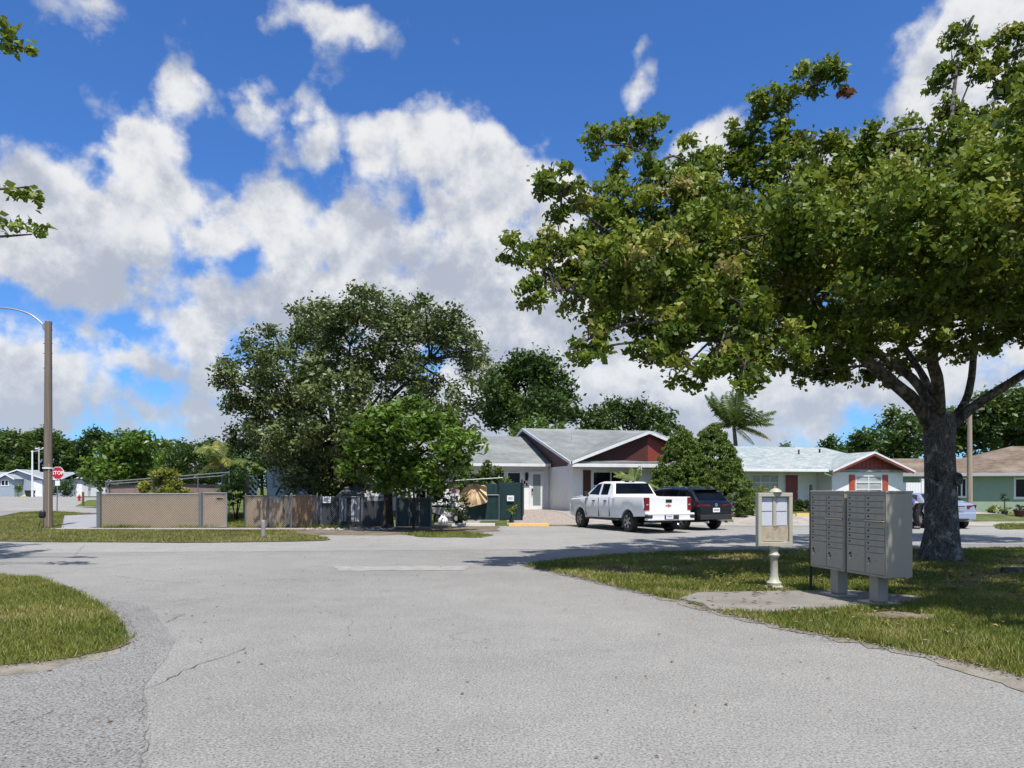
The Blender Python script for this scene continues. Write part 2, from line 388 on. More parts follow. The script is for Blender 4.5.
MAT = dict(
    road=asphalt('road_asphalt', 0.235, 0.15, crack=0.45, speck=0.6, tint=(1.0, 0.975, 0.90)),
    apron=asphalt('apron_asphalt', 0.200, 0.16, crack=0.5, speck=0.85, tint=(1.0, 0.975, 0.91)),
    lane=asphalt('gutter_asphalt', 0.268, 0.12, crack=0.4, speck=0.4, tint=(1.0, 0.975, 0.90)),
    lot=asphalt('parking_asphalt', 0.33, 0.10, crack=0.6, speck=0.25, tint=(1.0, 0.98, 0.93)),
    concrete=M('concrete', (0.33, 0.30, 0.26), 0.9, 0.16, 1.5, bump=0.3, dirt=(0.16, 0.13, 0.10), dscale=1.1, damt=0.7),
    pad=M('pad_concrete', (0.205, 0.190, 0.165), 0.9, 0.16, 1.6, bump=0.4, dirt=(0.145, 0.115, 0.088), dscale=0.9, damt=0.7),
    sidewalk=M('sidewalk_concrete', (0.27, 0.27, 0.28), 0.9, 0.10, 1.5, bump=0.3),
    dirt=ground_mat('dirt_surface', [(0.085, 0.068, 0.048), (0.17, 0.138, 0.10), (0.26, 0.215, 0.16)], 1.3),
    sand=ground_mat('sand_surface', [(0.13, 0.115, 0.09), (0.22, 0.20, 0.165), (0.30, 0.275, 0.235)], 2.0),
    turf=ground_mat('turf_surface', [(0.055, 0.058, 0.020), (0.105, 0.095, 0.040), (0.17, 0.135, 0.080)], 1.4),
    turf2=ground_mat('distant_turf', [(0.055, 0.075, 0.017), (0.10, 0.125, 0.028), (0.15, 0.155, 0.05)], 0.7),
    lotsoil=ground_mat('yard_surface', [(0.05, 0.075, 0.02), (0.10, 0.12, 0.04), (0.20, 0.17, 0.11)], 0.6),
    gravel=ground_mat('gravel_surface', [(0.20, 0.16, 0.13), (0.33, 0.28, 0.24), (0.45, 0.40, 0.36)], 9.0, 0.9),
    white=M('white_stucco', (0.80, 0.80, 0.79), 0.85, 0.03, 2.0, bump=0.15, bscale=60, dirt=(0.62, 0.62, 0.60), dscale=0.7, damt=0.4),
    trim=M('white_trim', (0.74, 0.75, 0.75), 0.5, 0.04, 5, dirt=(0.5, 0.5, 0.48), dscale=2.0, damt=0.4),
    soffit=M('grey_soffit', (0.42, 0.42, 0.43), 0.8, 0.05, 3),
    maroon=M('maroon_shaded_siding', (0.075, 0.019, 0.016), 0.6, 0.10, 3),
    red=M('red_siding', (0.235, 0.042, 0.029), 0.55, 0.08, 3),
    shut=M('red_shutter', (0.42, 0.075, 0.045), 0.5, 0.08, 3),
    reddoor=M('red_door', (0.20, 0.018, 0.018), 0.4, 0.05, 3),
    green=M('green_stucco', (0.295, 0.385, 0.285), 0.85, 0.06, 1.5, bump=0.1, bscale=50, dirt=(0.25, 0.33, 0.245), dscale=0.8, damt=0.4),
    glass=glass_mat('window_glass', (0.008, 0.009, 0.010), 0.10, 0.2),
    frost=M('frosted_glass', (0.19, 0.235, 0.235), 0.25, 0.06, 2.0, spec=0.6),
    sheer=M('window_blinds', (0.36, 0.38, 0.38), 0.3, 0.25, 2.5, spec=0.6, stretch=(0.4, 1, 3)),
    roof_g=shingle_mat('grey_shingles', (0.155, 0.165, 0.16), (0.21, 0.22, 0.215), (0.245, 0.26, 0.25)),
    roof_w=shingle_mat('pale_mixed_shingles', (0.20, 0.26, 0.27), (0.40, 0.40, 0.385), (0.27, 0.325, 0.32), 0.18),
    roof_b=shingle_mat('brown_shingles', (0.105, 0.076, 0.055), (0.195, 0.148, 0.108), (0.235, 0.19, 0.145), 0.17),
    roof_f=shingle_mat('slate_grey_shingles', (0.24, 0.27, 0.29), (0.29, 0.32, 0.34), (0.32, 0.35, 0.37), 0.2),
    dark=M('black_metal', (0.012, 0.012, 0.013), 0.45, 0.1, 4),
    galv=M('galvanised_steel', (0.36, 0.37, 0.38), 0.45, 0.10, 9, metal=0.6),
    rail=M('weathered_steel', (0.16, 0.17, 0.18), 0.55, 0.15, 7, metal=0.3),
    wire=M('chain_link_wire', (0.54, 0.47, 0.37), 0.5, 0.1, 9, metal=0.2),
    tan=M('tan_screen', (0.29, 0.21, 0.145), 0.85, 0.14, 1.2, dirt=(0.22, 0.16, 0.11), dscale=2.2, damt=0.6, bump=0.3),
    tan2=M('faded_tan_screen', (0.28, 0.20, 0.15), 0.85, 0.12, 1.5, dirt=(0.17, 0.12, 0.09), dscale=2.5, damt=0.5),
    brownwall=M('brown_board', (0.23, 0.165, 0.135), 0.8, 0.12, 2.0, stretch=(4, 4, 0.6), bump=0.2),
    bamboo=M('bamboo_screen', (0.30, 0.195, 0.115), 0.8, 0.35, 5.0, stretch=(3, 3, 0.35), bump=0.4),
    gslat=M('dark_green_slats', (0.011, 0.043, 0.047), 0.6, 0.3, 3.0, stretch=(3, 3, 0.4)),
    darkboard=M('dark_board', (0.022, 0.026, 0.03), 0.6, 0.3, 3.0, stretch=(3, 3, 0.4)),
    paleboard=M('pale_board', (0.50, 0.52, 0.58), 0.6, 0.15, 3.0, stretch=(3, 3, 0.4)),
    shedwhite=M('white_siding', (0.62, 0.68, 0.74), 0.6, 0.06, 2.0),
    yellow=M('yellow_curb_paint', (0.66, 0.40, 0.10), 0.8, 0.10, 4, dirt=(0.42, 0.32, 0.20), dscale=5, damt=0.6),
    curb=M('pale_curb_paint', (0.52, 0.50, 0.46), 0.85, 0.10, 4, dirt=(0.30, 0.28, 0.24), dscale=4, damt=0.6),
    paint=M('worn_white_paint', (0.275, 0.268, 0.25), 0.8, 0.2, 4),
    box=M('mailbox_paint', (0.305, 0.278, 0.222), 0.42, 0.05, 3, dirt=(0.26, 0.235, 0.19), dscale=2.6, damt=0.45, stretch=(2, 2, 0.5)),
    boxdoor=M('mailbox_door_paint', (0.318, 0.29, 0.232), 0.42, 0.04, 3, dirt=(0.29, 0.26, 0.21), dscale=2.5, damt=0.35),
    metal=M('bright_metal', (0.55, 0.55, 0.55), 0.3, 0.1, 9, metal=0.9),
    plate=M('grey_label_plate', (0.27, 0.26, 0.24), 0.4, 0.1, 9),
    board=M('board_frame_paint', (0.43, 0.41, 0.32), 0.5, 0.08, 4, dirt=(0.33, 0.30, 0.21), dscale=3, damt=0.5),
    stain=M('stained_backing', (0.42, 0.36, 0.27), 0.8, 0.15, 6, dirt=(0.20, 0.12, 0.06), dscale=9, damt=0.8),
    woodpole=M('weathered_pole_wood', (0.185, 0.15, 0.118), 0.9, 0.25, 4.0, stretch=(3, 3, 0.12), bump=0.5, bscale=20, dirt=(0.095, 0.075, 0.058), dscale=1.6, damt=0.7),
    woodpole2=M('pale_pole_wood', (0.34, 0.27, 0.20), 0.9, 0.15, 4.0, stretch=(3, 3, 0.12)),  # paler tone of pole wood
    stopred=M('sign_red', (0.46, 0.016, 0.028), 0.45, 0.05, 6),
    signwhite=M('sign_white', (0.82, 0.82, 0.82), 0.45, 0.03, 6),
    tarp=M('tan_tarp', (0.60, 0.44, 0.27), 0.8, 0.08, 3, dirt=(0.33, 0.23, 0.13), dscale=2.5, damt=0.5, bump=0.3, bscale=8),
    truck=M('white_car_paint', (0.80, 0.80, 0.80), 0.28, 0.01, 2, coat=0.6),
    navy=M('black_car_paint', (0.005, 0.006, 0.009), 0.25, 0.05, 2, spec=0.3, coat=0.35),
    silver=M('silver_car_paint', (0.36, 0.41, 0.52), 0.32, 0.03, 2, metal=0.35, coat=0.6),
    carglass=glass_mat('car_glass', (0.005, 0.006, 0.007), 0.08, 0.16),
    tyre=M('tyre_rubber', (0.018, 0.018, 0.018), 0.8, 0.2, 8),
    rim=M('alloy_rim', (0.46, 0.46, 0.47), 0.3, 0.05, 9, metal=0.8),
    tail=M('tail_lamp_red', (0.17, 0.008, 0.014), 0.2, 0.1, 9, spec=0.4),
    plast=M('black_plastic', (0.022, 0.022, 0.024), 0.6, 0.1, 9),
    bark=bark_mat('mottled_bark', (0.13, 0.117, 0.102), (0.31, 0.285, 0.255), (0.50, 0.48, 0.45), 18),
    limb=bark_mat('pale_limb_bark', (0.085, 0.072, 0.058), (0.20, 0.175, 0.14), (0.26, 0.25, 0.22), 7),
    darkbark=bark_mat('dark_bark', (0.035, 0.028, 0.022), (0.10, 0.085, 0.07), (0.2, 0.19, 0.17), 10),
    palmbark=bark_mat('palm_bark', (0.13, 0.11, 0.085), (0.26, 0.22, 0.17)),
)
# ------------------------------------------------------------------ ground, roads
def sheet(name, pts, z, mat, kind='structure', jag=0.0, step=0.35, seed=1, drape=False):
    """flat sheet with an optionally ragged outline"""
    rng = random.Random(seed); out = []
    for i, p in enumerate(pts):
        q = pts[(i + 1) % len(pts)]; L = math.hypot(q[0] - p[0], q[1] - p[1])
        n = max(1, int(L / step)) if jag else 1
        if L > 40: n = 1
        for k in range(n):
            t = k / n; x, y = p[0] + (q[0] - p[0]) * t, p[1] + (q[1] - p[1]) * t
            if jag: x += rng.uniform(-jag, jag); y += rng.uniform(-jag, jag)
            out.append((x, y, z))
    mb = MB(); mb.add(out, [tuple(range(len(out)))])
    me = bpy.data.meshes.new(name); me.from_pydata(mb.v, [], mb.f); me.materials.append(mat)
    bm = bmesh.new(); bm.from_mesh(me); bmesh.ops.triangulate(bm, faces=bm.faces)
    for f in bm.faces:
        if f.normal.z < 0: f.normal_flip()
    bm.to_mesh(me); bm.free()
    o = link(bpy.data.objects.new(name, me))
    o['kind'] = kind
    return o
def px_poly(pts): return [P2(*p) for p in pts]

sheet('ground', [(-3000, -400), (3000, -400), (3000, 5500), (-3000, 5500)], -0.03, MAT['turf2'])
sheet('road', [(-70, -25), (70, -25), (70, 31.8), (-16.0, 31.8), (-16.4, 22.5), (-19.5, 23.0), (-33.6, 50.6), (-33.0, 52.2), (-70, 52.2)], 0.0, MAT['road'])
sheet('side_street', [(-300, 52.2), (-33.0, 52.2), (-25.4, 47.0), (-25.4, 64.0), (-39.0, 66.0), (-59, 103), (-58, 150), (-300, 150)], -0.006, MAT['lane'])
sheet('cross_road', [(-300, 117), (-52, 117), (-20, 122), (-20, 160), (-300, 160)], -0.011, MAT['lane'])
# pale gutter strip along the verge and the sunlit parking side
sheet('gutter', [(-70, 17.9), (-14.6, 17.9), (-8.5, 18.6), (2.0, 19.5), (12, 21.0), (26, 22.2), (40, 22), (40, 31.4), (-8.0, 31.4), (-8.6, 22.3), (-16.2, 22.6), (-21, 23.2), (-70, 23.8)], 0.004, MAT['lane'], jag=0.05, seed=4)
sheet('road_apron', px_poly([(60, 664), (128, 640), (124, 618), (96, 598), (150, 606), (175, 640), (146, 690), (143, 768), (140, 860)]) + [(-3.2, 1.5), (-12, 1.5), (-12, 6.9)], 0.004, MAT['apron'], jag=0.03, seed=7)
sheet('stop_line', px_poly([(335, 566.6), (468, 566.0), (466, 570.5), (337, 571.2)]), 0.006, MAT['paint'], jag=0.05, step=0.2, seed=3)

isl_l = px_poly([(0, 575), (35, 578), (70, 590), (100, 605), (122, 625), (127, 640), (115, 650), (60, 661), (0, 667)]) + [(-7.5, 6.9), (-30, 7.5), (-30, 14.4), (-12, 13.95)]
verge_l = [(-16.0, 22.45), (-13.5, 21.9), (-9.0, 21.7), (-6.6, 22.2), (-5.6, 22.6), (-6.0, 24.0), (-7.5, 26.0), (-8.2, 28.0), (-17.6, 28.2), (-17.6, 29.6), (-26.3, 43.4), (-26.0, 46.6), (-32.4, 51.8), (-33.0, 50.0), (-27.6, 39.6), (-21.6, 28.0), (-19.4, 24.2), (-18.2, 22.9)]
verge_m = [(-3.9, 26.0), (-3.0, 24.2), (-1.0, 24.0), (-0.6, 25.0), (-1.6, 26.6), (-3.2, 27.0)]
isl_r = [(0.25, 15.35), (1.05, 13.6), (2.2, 10.85), (2.42, 10.55), (2.75, 9.35), (3.2, 8.4), (3.75, 7.55), (4.15, 6.85), (4.35, 6.2), (6.4, 5.0), (30, 5.0), (30, 20.6), (13.5, 19.6), (9.4, 19.3), (7.0, 19.0), (4.4, 18.7), (2.3, 17.6), (1.0, 16.4)]
sheet('sand_edge', [(x * 1.0 + (0.0), y) for x, y in px_poly([(0, 574.6), (37, 577.6), (72, 589.4), (102, 604.4), (124, 624.8), (129, 640.5), (117, 653), (62, 668), (0, 677)])] + [(-8, 6.55), (-30, 7.1), (-30, 14.5), (-12, 14.0)], 0.006, MAT['sand'], jag=0.07, step=0.15, seed=9)
sheet('sand_edge', [(0.15, 15.45), (1.0, 13.55), (2.15, 10.8), (2.66, 9.3), (3.12, 8.32), (3.6, 7.45), (3.9, 6.8), (4.0, 6.1), (4.2, 5.4), (6.4, 4.7), (30, 4.7), (30, 20.9), (13.5, 19.9), (9.4, 19.5), (7.0, 19.2), (4.3, 18.9), (2.2, 17.8), (0.8, 16.5)], 0.006, MAT['sand'], jag=0.09, step=0.15, seed=11)
sheet('lawn', isl_l, 0.013, MAT['turf'], jag=0.08, step=.12, seed=12)
sheet('lawn', verge_l, 0.022, MAT['turf'], jag=0.08, seed=13)
sheet('lawn', verge_m, 0.022, MAT['lotsoil'], jag=0.10, seed=14)
sheet('lawn', isl_r, 0.013, MAT['turf'], jag=0.09, step=.12, seed=15)
isl_far = [(-52, 97), (-36, 70.5), (-30, 70), (-24, 71), (-24, 112), (-56, 112)]
sheet('lawn', isl_far, 0.0, MAT['turf2'], jag=0.2, step=1, seed=16)
sheet('lawn', [(18.9, 28.7), (22.0, 29.4), (27.5, 32.5), (33, 35.0), (30, 36.2), (24, 35.6), (20.6, 31.6)], 0.022, MAT['turf'], jag=0.1, seed=17)
pad_pts = [(2.4, 10.65), (2.62, 10.2), (2.6, 9.75), (3.2, 9.45), (4.1, 9.65), (5.6, 10.3), (6.0, 10.8), (5.2, 11.5), (3.9, 11.35), (2.8, 11.2)]
mb = MB(); mb.prism([(x, y, 0.0) for x, y in pad_pts], (0, 0, 0.03)); o = mb.build('mailbox_pad', MAT['pad'], bevel=0.01); o['kind'] = 'structure'
sheet('sidewalk', [(-17.75, 28.3), (-17.0, 29.6), (-17.0, 46.0), (-25.3, 46.2), (-26.0, 43.0), (-17.9, 29.4)], 0.03, MAT['sidewalk'])
sheet('fence_footing', [(-18.2, 28.5), (-8.0, 28.3), (-8.0, 29.4), (-17.9, 29.6)], 0.034, MAT['concrete'])
sheet('dirt_patch', [(-8.4, 29.6), (-8.4, 26.4), (-7.0, 25.2), (-3.4, 25.4), (-1.4, 26.6), (-0.4, 27.6), (-0.6, 31.4), (-2, 31.7), (-8.2, 31.7)], 0.012, MAT['dirt'], jag=0.18, seed=19)

# the lots: a sheet that rises to the house floors
def drape(name, corners, n, m, off, mat, kind='structure'):
    (a, b, c, d) = corners; mb = MB(); vs = []
    for j in range(m + 1):
        for i in range(n + 1):
            u, v = i / n, j / m
            x = (a[0] * (1 - u) + b[0] * u) * (1 - v) + (d[0] * (1 - u) + c[0] * u) * v
            y = (a[1] * (1 - u) + b[1] * u) * (1 - v) + (d[1] * (1 - u) + c[1] * u) * v
            vs.append((x, y, zg(x, y) + off))
    mb.add(vs, [(j * (n + 1) + i, j * (n + 1) + i + 1, (j + 1) * (n + 1) + i + 1, (j + 1) * (n + 1) + i) for j in range(m) for i in range(n)])
    o = mb.build(name, mat, smooth=180); o['kind'] = kind
    return o
drape('yard', [(-17.0, 29.5), (45, 31.5), (45, 75), (-17.0, 75)], 90, 60, 0.0, MAT['lotsoil'])
drape('gravel_bed', [(-0.2, 32.2), (3.2, 32.2), (2.6, 41.0), (-0.4, 41.0)], 12, 20, 0.012, MAT['gravel'])
drape('front_walk', [(3.2, 32.4), (6.2, 33.4), (3.2, 38.4), (1.6, 42.3)], 8, 20, 0.024, MAT['concrete'])
drape('driveway', [(-3.4, 31.4), (-1.5, 31.4), (-1.2, 42), (-3.6, 42)], 6, 20, 0.018, MAT['concrete'])
drape('parking_apron', [(3.0, 31.5), (27, 31.2), (27, 33.6), (3.2, 33.2)], 40, 6, 0.016, MAT['concrete'])
drape('house_walk', [(10.0, 33.3), (20, 33.4), (20, 36.6), (10.6, 36.2)], 14, 8, 0.014, MAT['concrete'])
drape('garden_path', [(20.6, 36.3), (33, 36.5), (33, 41.0), (21.5, 40)], 20, 8, 0.02, MAT['concrete'])

def crack(pts, w, seed):
    rng = random.Random(seed); p = [Vector((*P2(*q), .008)) for q in pts]; path = []
    for a, b in zip(p, p[1:]):
        n = max(2, int((b - a).length / .10))
        for k in range(n): path.append(a.lerp(b, k / n) + Vector((rng.uniform(-.03, .03), rng.uniform(-.03, .03), 0)))
    path.append(p[-1]); vs = []
    for i, q in enumerate(path):
        t = (path[min(i + 1, len(path) - 1)] - path[max(0, i - 1)]).normalized(); s_ = Vector((-t.y, t.x, 0)) * w * rng.uniform(.05, .9) / 3
        vs += [q - s_, q + s_]
    mb = MB(); mb.add(vs, [(2 * i, 2 * i + 1, 2 * i + 3, 2 * i + 2) for i in range(len(path) - 1)]); o = mb.build('road_crack', MAT['crackm'])
    for f in o.data.polygons: pass
    o['kind'] = 'structure'
MAT['crackm'] = M('crack_line', (.115, .11, .10), .95, .2, 8)  # one even dark tone for the crack ribbons
for i, (pts, w) in enumerate([
    ([(143, 690), (165, 682), (190, 668), (218, 659), (246, 648)], .030), ([(143, 768), (144, 730), (143, 692)], .010), ([(8, 722), (30, 719), (52, 712)], .02),
    ([(108, 575), (150, 581), (210, 584), (270, 581), (325, 578)], .022), ([(85, 545), (78, 552), (74, 556)], .03), ([(0, 555.5), (120, 555.0), (300, 553.5)], .025), ([(165, 623), (185, 614)], .03),
    ([(330, 612), (352, 622), (348, 634), (330, 642)], .012), ([(640, 560), (560, 575), (500, 580)], .016)]): crack(pts, w, 50 + i)
# ------------------------------------------------------------------ grass blades
SIDEW = [(-17.75, 28.3), (-17.0, 29.6), (-17.0, 46.0), (-25.3, 46.2), (-26.0, 43.0), (-17.9, 29.4)]
def in_poly(px, py, poly):
    inside = np.zeros(len(px), bool); n = len(poly)
    for i in range(n):
        x1, y1 = poly[i]; x2, y2 = poly[(i + 1) % n]
        if y1 == y2: continue
        c = ((y1 > py) != (y2 > py)) & (px < (x2 - x1) * (py - y1) / (y2 - y1) + x1)
        inside ^= c
    return inside
GRASS = leaf_mat('grass_blades', [(0.0, (0.055, 0.085, 0.012)), (0.45, (0.155, 0.185, 0.028)), (0.8, (0.28, 0.28, 0.06)), (1.0, (0.42, 0.34, 0.16))], 0.55, 0.30, (0.22, 0.28, 0.04))
def wave(x, y, s, k):
    r = np.random.RandomState(k); out = np.zeros(len(x))
    for i in range(6):
        a = r.uniform(0, 6.28); f = s * (1.0 + 0.7 * i)
        out += np.sin((x * math.cos(a) + y * math.sin(a)) * f + r.uniform(0, 6.28)) / (1 + 0.5 * i)
    return out / 2.4
def grass(poly, n, h, wid, z0, seed, box=None, holes=(), thin=0.35, label_dry=0.15, drape_z=False, spill=0.035):
    r = np.random.RandomState(seed)
    xs, ys = [p[0] for p in poly], [p[1] for p in poly]
    bx = box or (min(xs), max(xs), min(ys), max(ys))
    x, y = r.uniform(bx[0], bx[1], n), r.uniform(bx[2], bx[3], n)
    k = in_poly(x, y, poly)
    for hp in holes: k &= ~in_poly(x, y, hp)
    bare = wave(x, y, 1.3, seed + 5)
    k &= r.uniform(0, 1, n) > np.clip((bare - 0.35) * 1.6, 0, 1) * thin * 2
    x, y, bare = x[k], y[k], bare[k]; n = len(x)
    x = x + r.normal(0, spill, n); y = y + r.normal(0, spill, n)
    tuft = wave(x, y, 3.1, seed + 9)
    hh = h * r.uniform(0.45, 1.25, n) * (1 + 0.35 * tuft)
    th = r.uniform(0, 6.28, n); ln = r.uniform(0.2, 0.95, n) * hh; ld = r.uniform(0, 6.28, n)
    w = wid * r.uniform(0.6, 1.3, n)
    zb = np.full(n, z0)
    if drape_z: zb = np.array([zg(a, b) for a, b in zip(x, y)]) + z0
    co = np.empty((n, 3, 3), np.float32)
    co[:, 0] = np.stack([x - np.cos(th) * w / 2, y - np.sin(th) * w / 2, zb], 1)
    co[:, 1] = np.stack([x + np.cos(th) * w / 2, y + np.sin(th) * w / 2, zb], 1)
    co[:, 2] = np.stack([x + np.cos(ld) * ln, y + np.sin(ld) * ln, zb + hh], 1)
    tone = np.clip(0.42 + 0.20 * wave(x, y, 0.9, seed + 2) + 0.12 * wave(x, y, 4.0, seed + 3) + r.normal(0, 0.18, n) + label_dry * np.clip(bare, 0, 1) * 1.8 + 0.04, 0, 1)
    return co.reshape(-1, 3), tone
def grass_obj(label, parts):
    co = np.concatenate([p[0] for p in parts]); tone = np.concatenate([p[1] for p in parts])
    o = np_mesh('grass', co, 3, GRASS, tone=tone); tag(o, label, 'grass', kind='stuff'); return o
grass_obj('short sunlit grass on the rounded island at the left edge', [grass(isl_l, 230000, 0.055, 0.012, 0.015, 1, box=(-13, -3.7, 6.3, 14.4))])
hole = [pad_pts]
bare_mb = [(4.4, 9.1), (5.0, 8.85), (5.3, 9.2), (4.9, 9.5), (4.4, 9.4)]
sheet('dirt_patch', bare_mb, 0.026, MAT['dirt'], jag=0.12, step=.2, seed=33)
grass_obj('grass under the big spreading tree around the mailboxes',
          [grass(isl_r, 230000, 0.065, 0.013, 0.015, 2, box=(0.0, 11, 5.0, 12.0), holes=hole + [bare_mb], thin=0.5, label_dry=0.3),
           grass(isl_r, 70000, 0.06, 0.013, 0.012, 12, box=(3.2, 8, 4.8, 8.2), thin=0.12, label_dry=0.3),
           grass(isl_r, 190000, 0.06, 0.018, 0.015, 3, box=(0.0, 16, 11.5, 20.5), holes=hole, thin=0.6, label_dry=0.35)])
grass_obj('verge grass along the far kerb below the fences', [grass(verge_l, 150000, 0.07, 0.026, 0.015, 4, holes=[SIDEW]), grass(verge_m, 6000, 0.07, 0.03, 0.015, 6)])
grass_obj('grass strip in front of the green house', [grass([(18.9, 28.7), (22.0, 29.4), (27.5, 32.5), (33, 35.0), (30, 36.2), (24, 35.6), (20.6, 31.6)], 50000, 0.07, 0.03, 0.015, 7)])
grass_obj('weeds and taller grass along the foot of the fences', [grass([(-16.4, 29.25), (-6.5, 29.55), (-6.5, 29.85), (-16.4, 29.48)], 5000, 0.16, 0.03, 0.02, 9, thin=1.2), grass([(-33, 28.2), (-17.8, 28.2), (-17.6, 28.7), (-33, 29)], 100, 0.1, 0.03, 0.02, 10)])
grass_obj('lawn grass inside the fenced corner yard', [grass([(-16.8, 30.4), (-7, 30.4), (-8, 37), (-17, 37)], 40000, 0.08, 0.03, 0.0, 8, drape_z=True)])
# dry leaves and litter under the big tree
r = np.random.RandomState(77); nl = 2600
x = r.normal(7.5, 3.5, nl); y = r.normal(13.5, 3.2, nl)
k = in_poly(x, y, isl_r) & ~in_poly(x, y, [(4.2, 9.6), (6.2, 9.6), (6.2, 12), (4.2, 12)]); x, y = x[k], y[k]; nl = len(x)
th = r.uniform(0, 6.28, nl); L = r.uniform(0.03, 0.065, nl); z = r.uniform(0.05, 0.085, nl)
dx, dy = np.cos(th) * L, np.sin(th) * L
co = np.stack([np.stack([x - dx, y - dy, z], 1), np.stack([x + dy * .5, y - dx * .5, z + .012], 1), np.stack([x + dx, y + dy, z], 1), np.stack([x - dy * .5, y + dx * .5, z + .012], 1)], 1).reshape(-1, 3)
LITTER = leaf_mat('dry_leaves', [(0.0, (0.10, 0.055, 0.03)), (0.6, (0.22, 0.14, 0.07)), (1.0, (0.34, 0.26, 0.15))], 0.7, 0.1)
tag(np_mesh('fallen_leaves', co, 4, LITTER, tone=r.uniform(0, 1, nl)), 'dry brown leaves scattered on the grass under the big tree', 'leaves', kind='stuff')
r = np.random.RandomState(78); nl = 420
x = r.uniform(-8, 8, nl); y = r.uniform(3.5, 24, nl)
k = ~in_poly(x, y, isl_r) & ~in_poly(x, y, isl_l); x, y = x[k], y[k]; nl = len(x)
th = r.uniform(0, 6.28, nl); L = r.uniform(0.008, 0.03, nl); dx, dy = np.cos(th) * L, np.sin(th) * L
z = np.full(nl, 0.008)
co = np.stack([np.stack([x - dx, y - dy, z], 1), np.stack([x + dy * .5, y - dx * .5, z + .006], 1), np.stack([x + dx, y + dy, z], 1), np.stack([x - dy * .5, y + dx * .5, z + .006], 1)], 1).reshape(-1, 3)
tag(np_mesh('road_litter', co, 4, LITTER, tone=r.uniform(0, .7, nl)), 'small bits of leaf and bark lying on the asphalt', 'litter', kind='stuff')

# grit and crumbs of soil along the ragged edges
PEB = leaf_mat('edge_grit', [(0.0, (0.05, 0.042, 0.03)), (0.5, (0.16, 0.14, 0.11)), (1.0, (0.36, 0.33, 0.28))], 0.9, 0.0)
def grit(poly, n, sp, seed, smin=.003, smax=.014):
    r = np.random.RandomState(seed); P = np.array(poly); Q = np.roll(P, -1, 0); L = np.hypot(*(Q - P).T); L[L > 12] = 0
    i = r.choice(len(P), n, p=L / L.sum()); t = r.uniform(0, 1, n)[:, None]; c = P[i] * (1 - t) + Q[i] * t + r.normal(0, sp, (n, 2)) * (.5 + wave(P[i][:, 0] * 3, P[i][:, 1] * 3, 2, seed)[:, None] ** 2)
    s = r.uniform(smin, smax, n) * r.uniform(.5, 1.4, n); a = r.uniform(0, 6.28, n); x, y = c[:, 0], c[:, 1]; z = .010 + s * .2
    ca, sa = np.cos(a) * s, np.sin(a) * s
    tri = [np.stack([x + ca, y + sa, z], 1), np.stack([x - sa * .8, y + ca * .8, z], 1), np.stack([x - ca, y - sa, z], 1), np.stack([x + sa * .7, y - ca * .7, z + s * .5], 1)]
    return np.stack(tri, 1).reshape(-1, 3), np.clip(r.normal(.45, .25, n), 0, 1)
gp = [grit(isl_l, 5000, .10, 61), grit(isl_r[:10], 7000, .12, 62), grit(pad_pts, 1500, .06, 63)]
rr_ = np.random.RandomState(64); nn_ = 5000; gx, gy = rr_.uniform(-6, 6, nn_), rr_.uniform(3.5, 14, nn_); kk_ = ~in_poly(gx, gy, isl_r) & ~in_poly(gx, gy, isl_l)
s_ = rr_.uniform(.002, .006, nn_); co_ = np.stack([np.stack([gx + s_, gy, s_ * 0 + .009], 1), np.stack([gx, gy + s_, s_ * 0 + .009], 1), np.stack([gx - s_, gy, s_ * 0 + .009], 1), np.stack([gx, gy - s_, s_ + .009], 1)], 1)[kk_].reshape(-1, 3)
gp.append((co_, np.clip(rr_.normal(.35, .25, kk_.sum()), 0, 1)))
tag(np_mesh('gravel', np.concatenate([g[0] for g in gp]), 4, PEB, tone=np.concatenate([g[1] for g in gp])), 'loose grit and soil crumbs along the ragged road edges', 'gravel', kind='stuff')

# ------------------------------------------------------------------ trees
def lobe_leaves(lobes, dens, leaf, seed, clump=0.26, flat=0.35, droop=0.0, nclump=26, tone0=0.45, tonev=0.14, aspect=0.62, shell=0.72, top_tone=0.12):
    """leaves in clumps spread through ellipsoid lobes: (x, y, z, rx, ry, rz)"""
    r = np.random.RandomState(seed); C = []; T = []
    for L in lobes:
        c, rad = np.array(L[:3]), np.array(L[3:6]); rm = rad.mean()
        nc = max(4, int(nclump * rm * rm + 3))
        u = r.normal(0, 1, (nc, 3)); u /= np.linalg.norm(u, axis=1)[:, None]
        q = r.uniform(shell, 1.08, nc) ** 1.0
        cc = c + u * rad * q[:, None]
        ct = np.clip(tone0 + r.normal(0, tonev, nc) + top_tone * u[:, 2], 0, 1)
        n = max(30, int(dens * rm * rm))
        ix = r.randint(0, nc, n)
        g = r.normal(0, 1, (n, 3)) * np.array([1, 1, 0.75]) * clump * min(1.0, 0.45 + rm * 0.6)
        C.append(cc[ix] + g); T.append(np.clip(ct[ix] + r.normal(0, 0.09, n), 0, 1))
    C = np.concatenate(C); T = np.concatenate(T); n = len(C)
    a = r.normal(0, 1, (n, 3)); a[:, 2] = a[:, 2] * 0.6 - droop; a /= np.linalg.norm(a, axis=1)[:, None]
    nn = r.normal(0, 1, (n, 3)) * (1 - flat); nn[:, 2] += flat * 1.6
    b = np.cross(nn, a); b /= (np.linalg.norm(b, axis=1)[:, None] + 1e-6)
    nn = np.cross(a, b)
    l = leaf * np.clip(r.lognormal(-0.02, 0.30, n), .45, 1.8)[:, None]; w = l * aspect
    co = np.empty((n, 4, 3), np.float32)
    co[:, 0] = C - a * l * 0.5
    co[:, 1] = C + b * w * 0.5 + a * l * 0.08 + nn * l * 0.10
    co[:, 2] = C + a * l * 0.5
    co[:, 3] = C - b * w * 0.5 + a * l * 0.08 + nn * l * 0.10
    return co.reshape(-1, 3), T
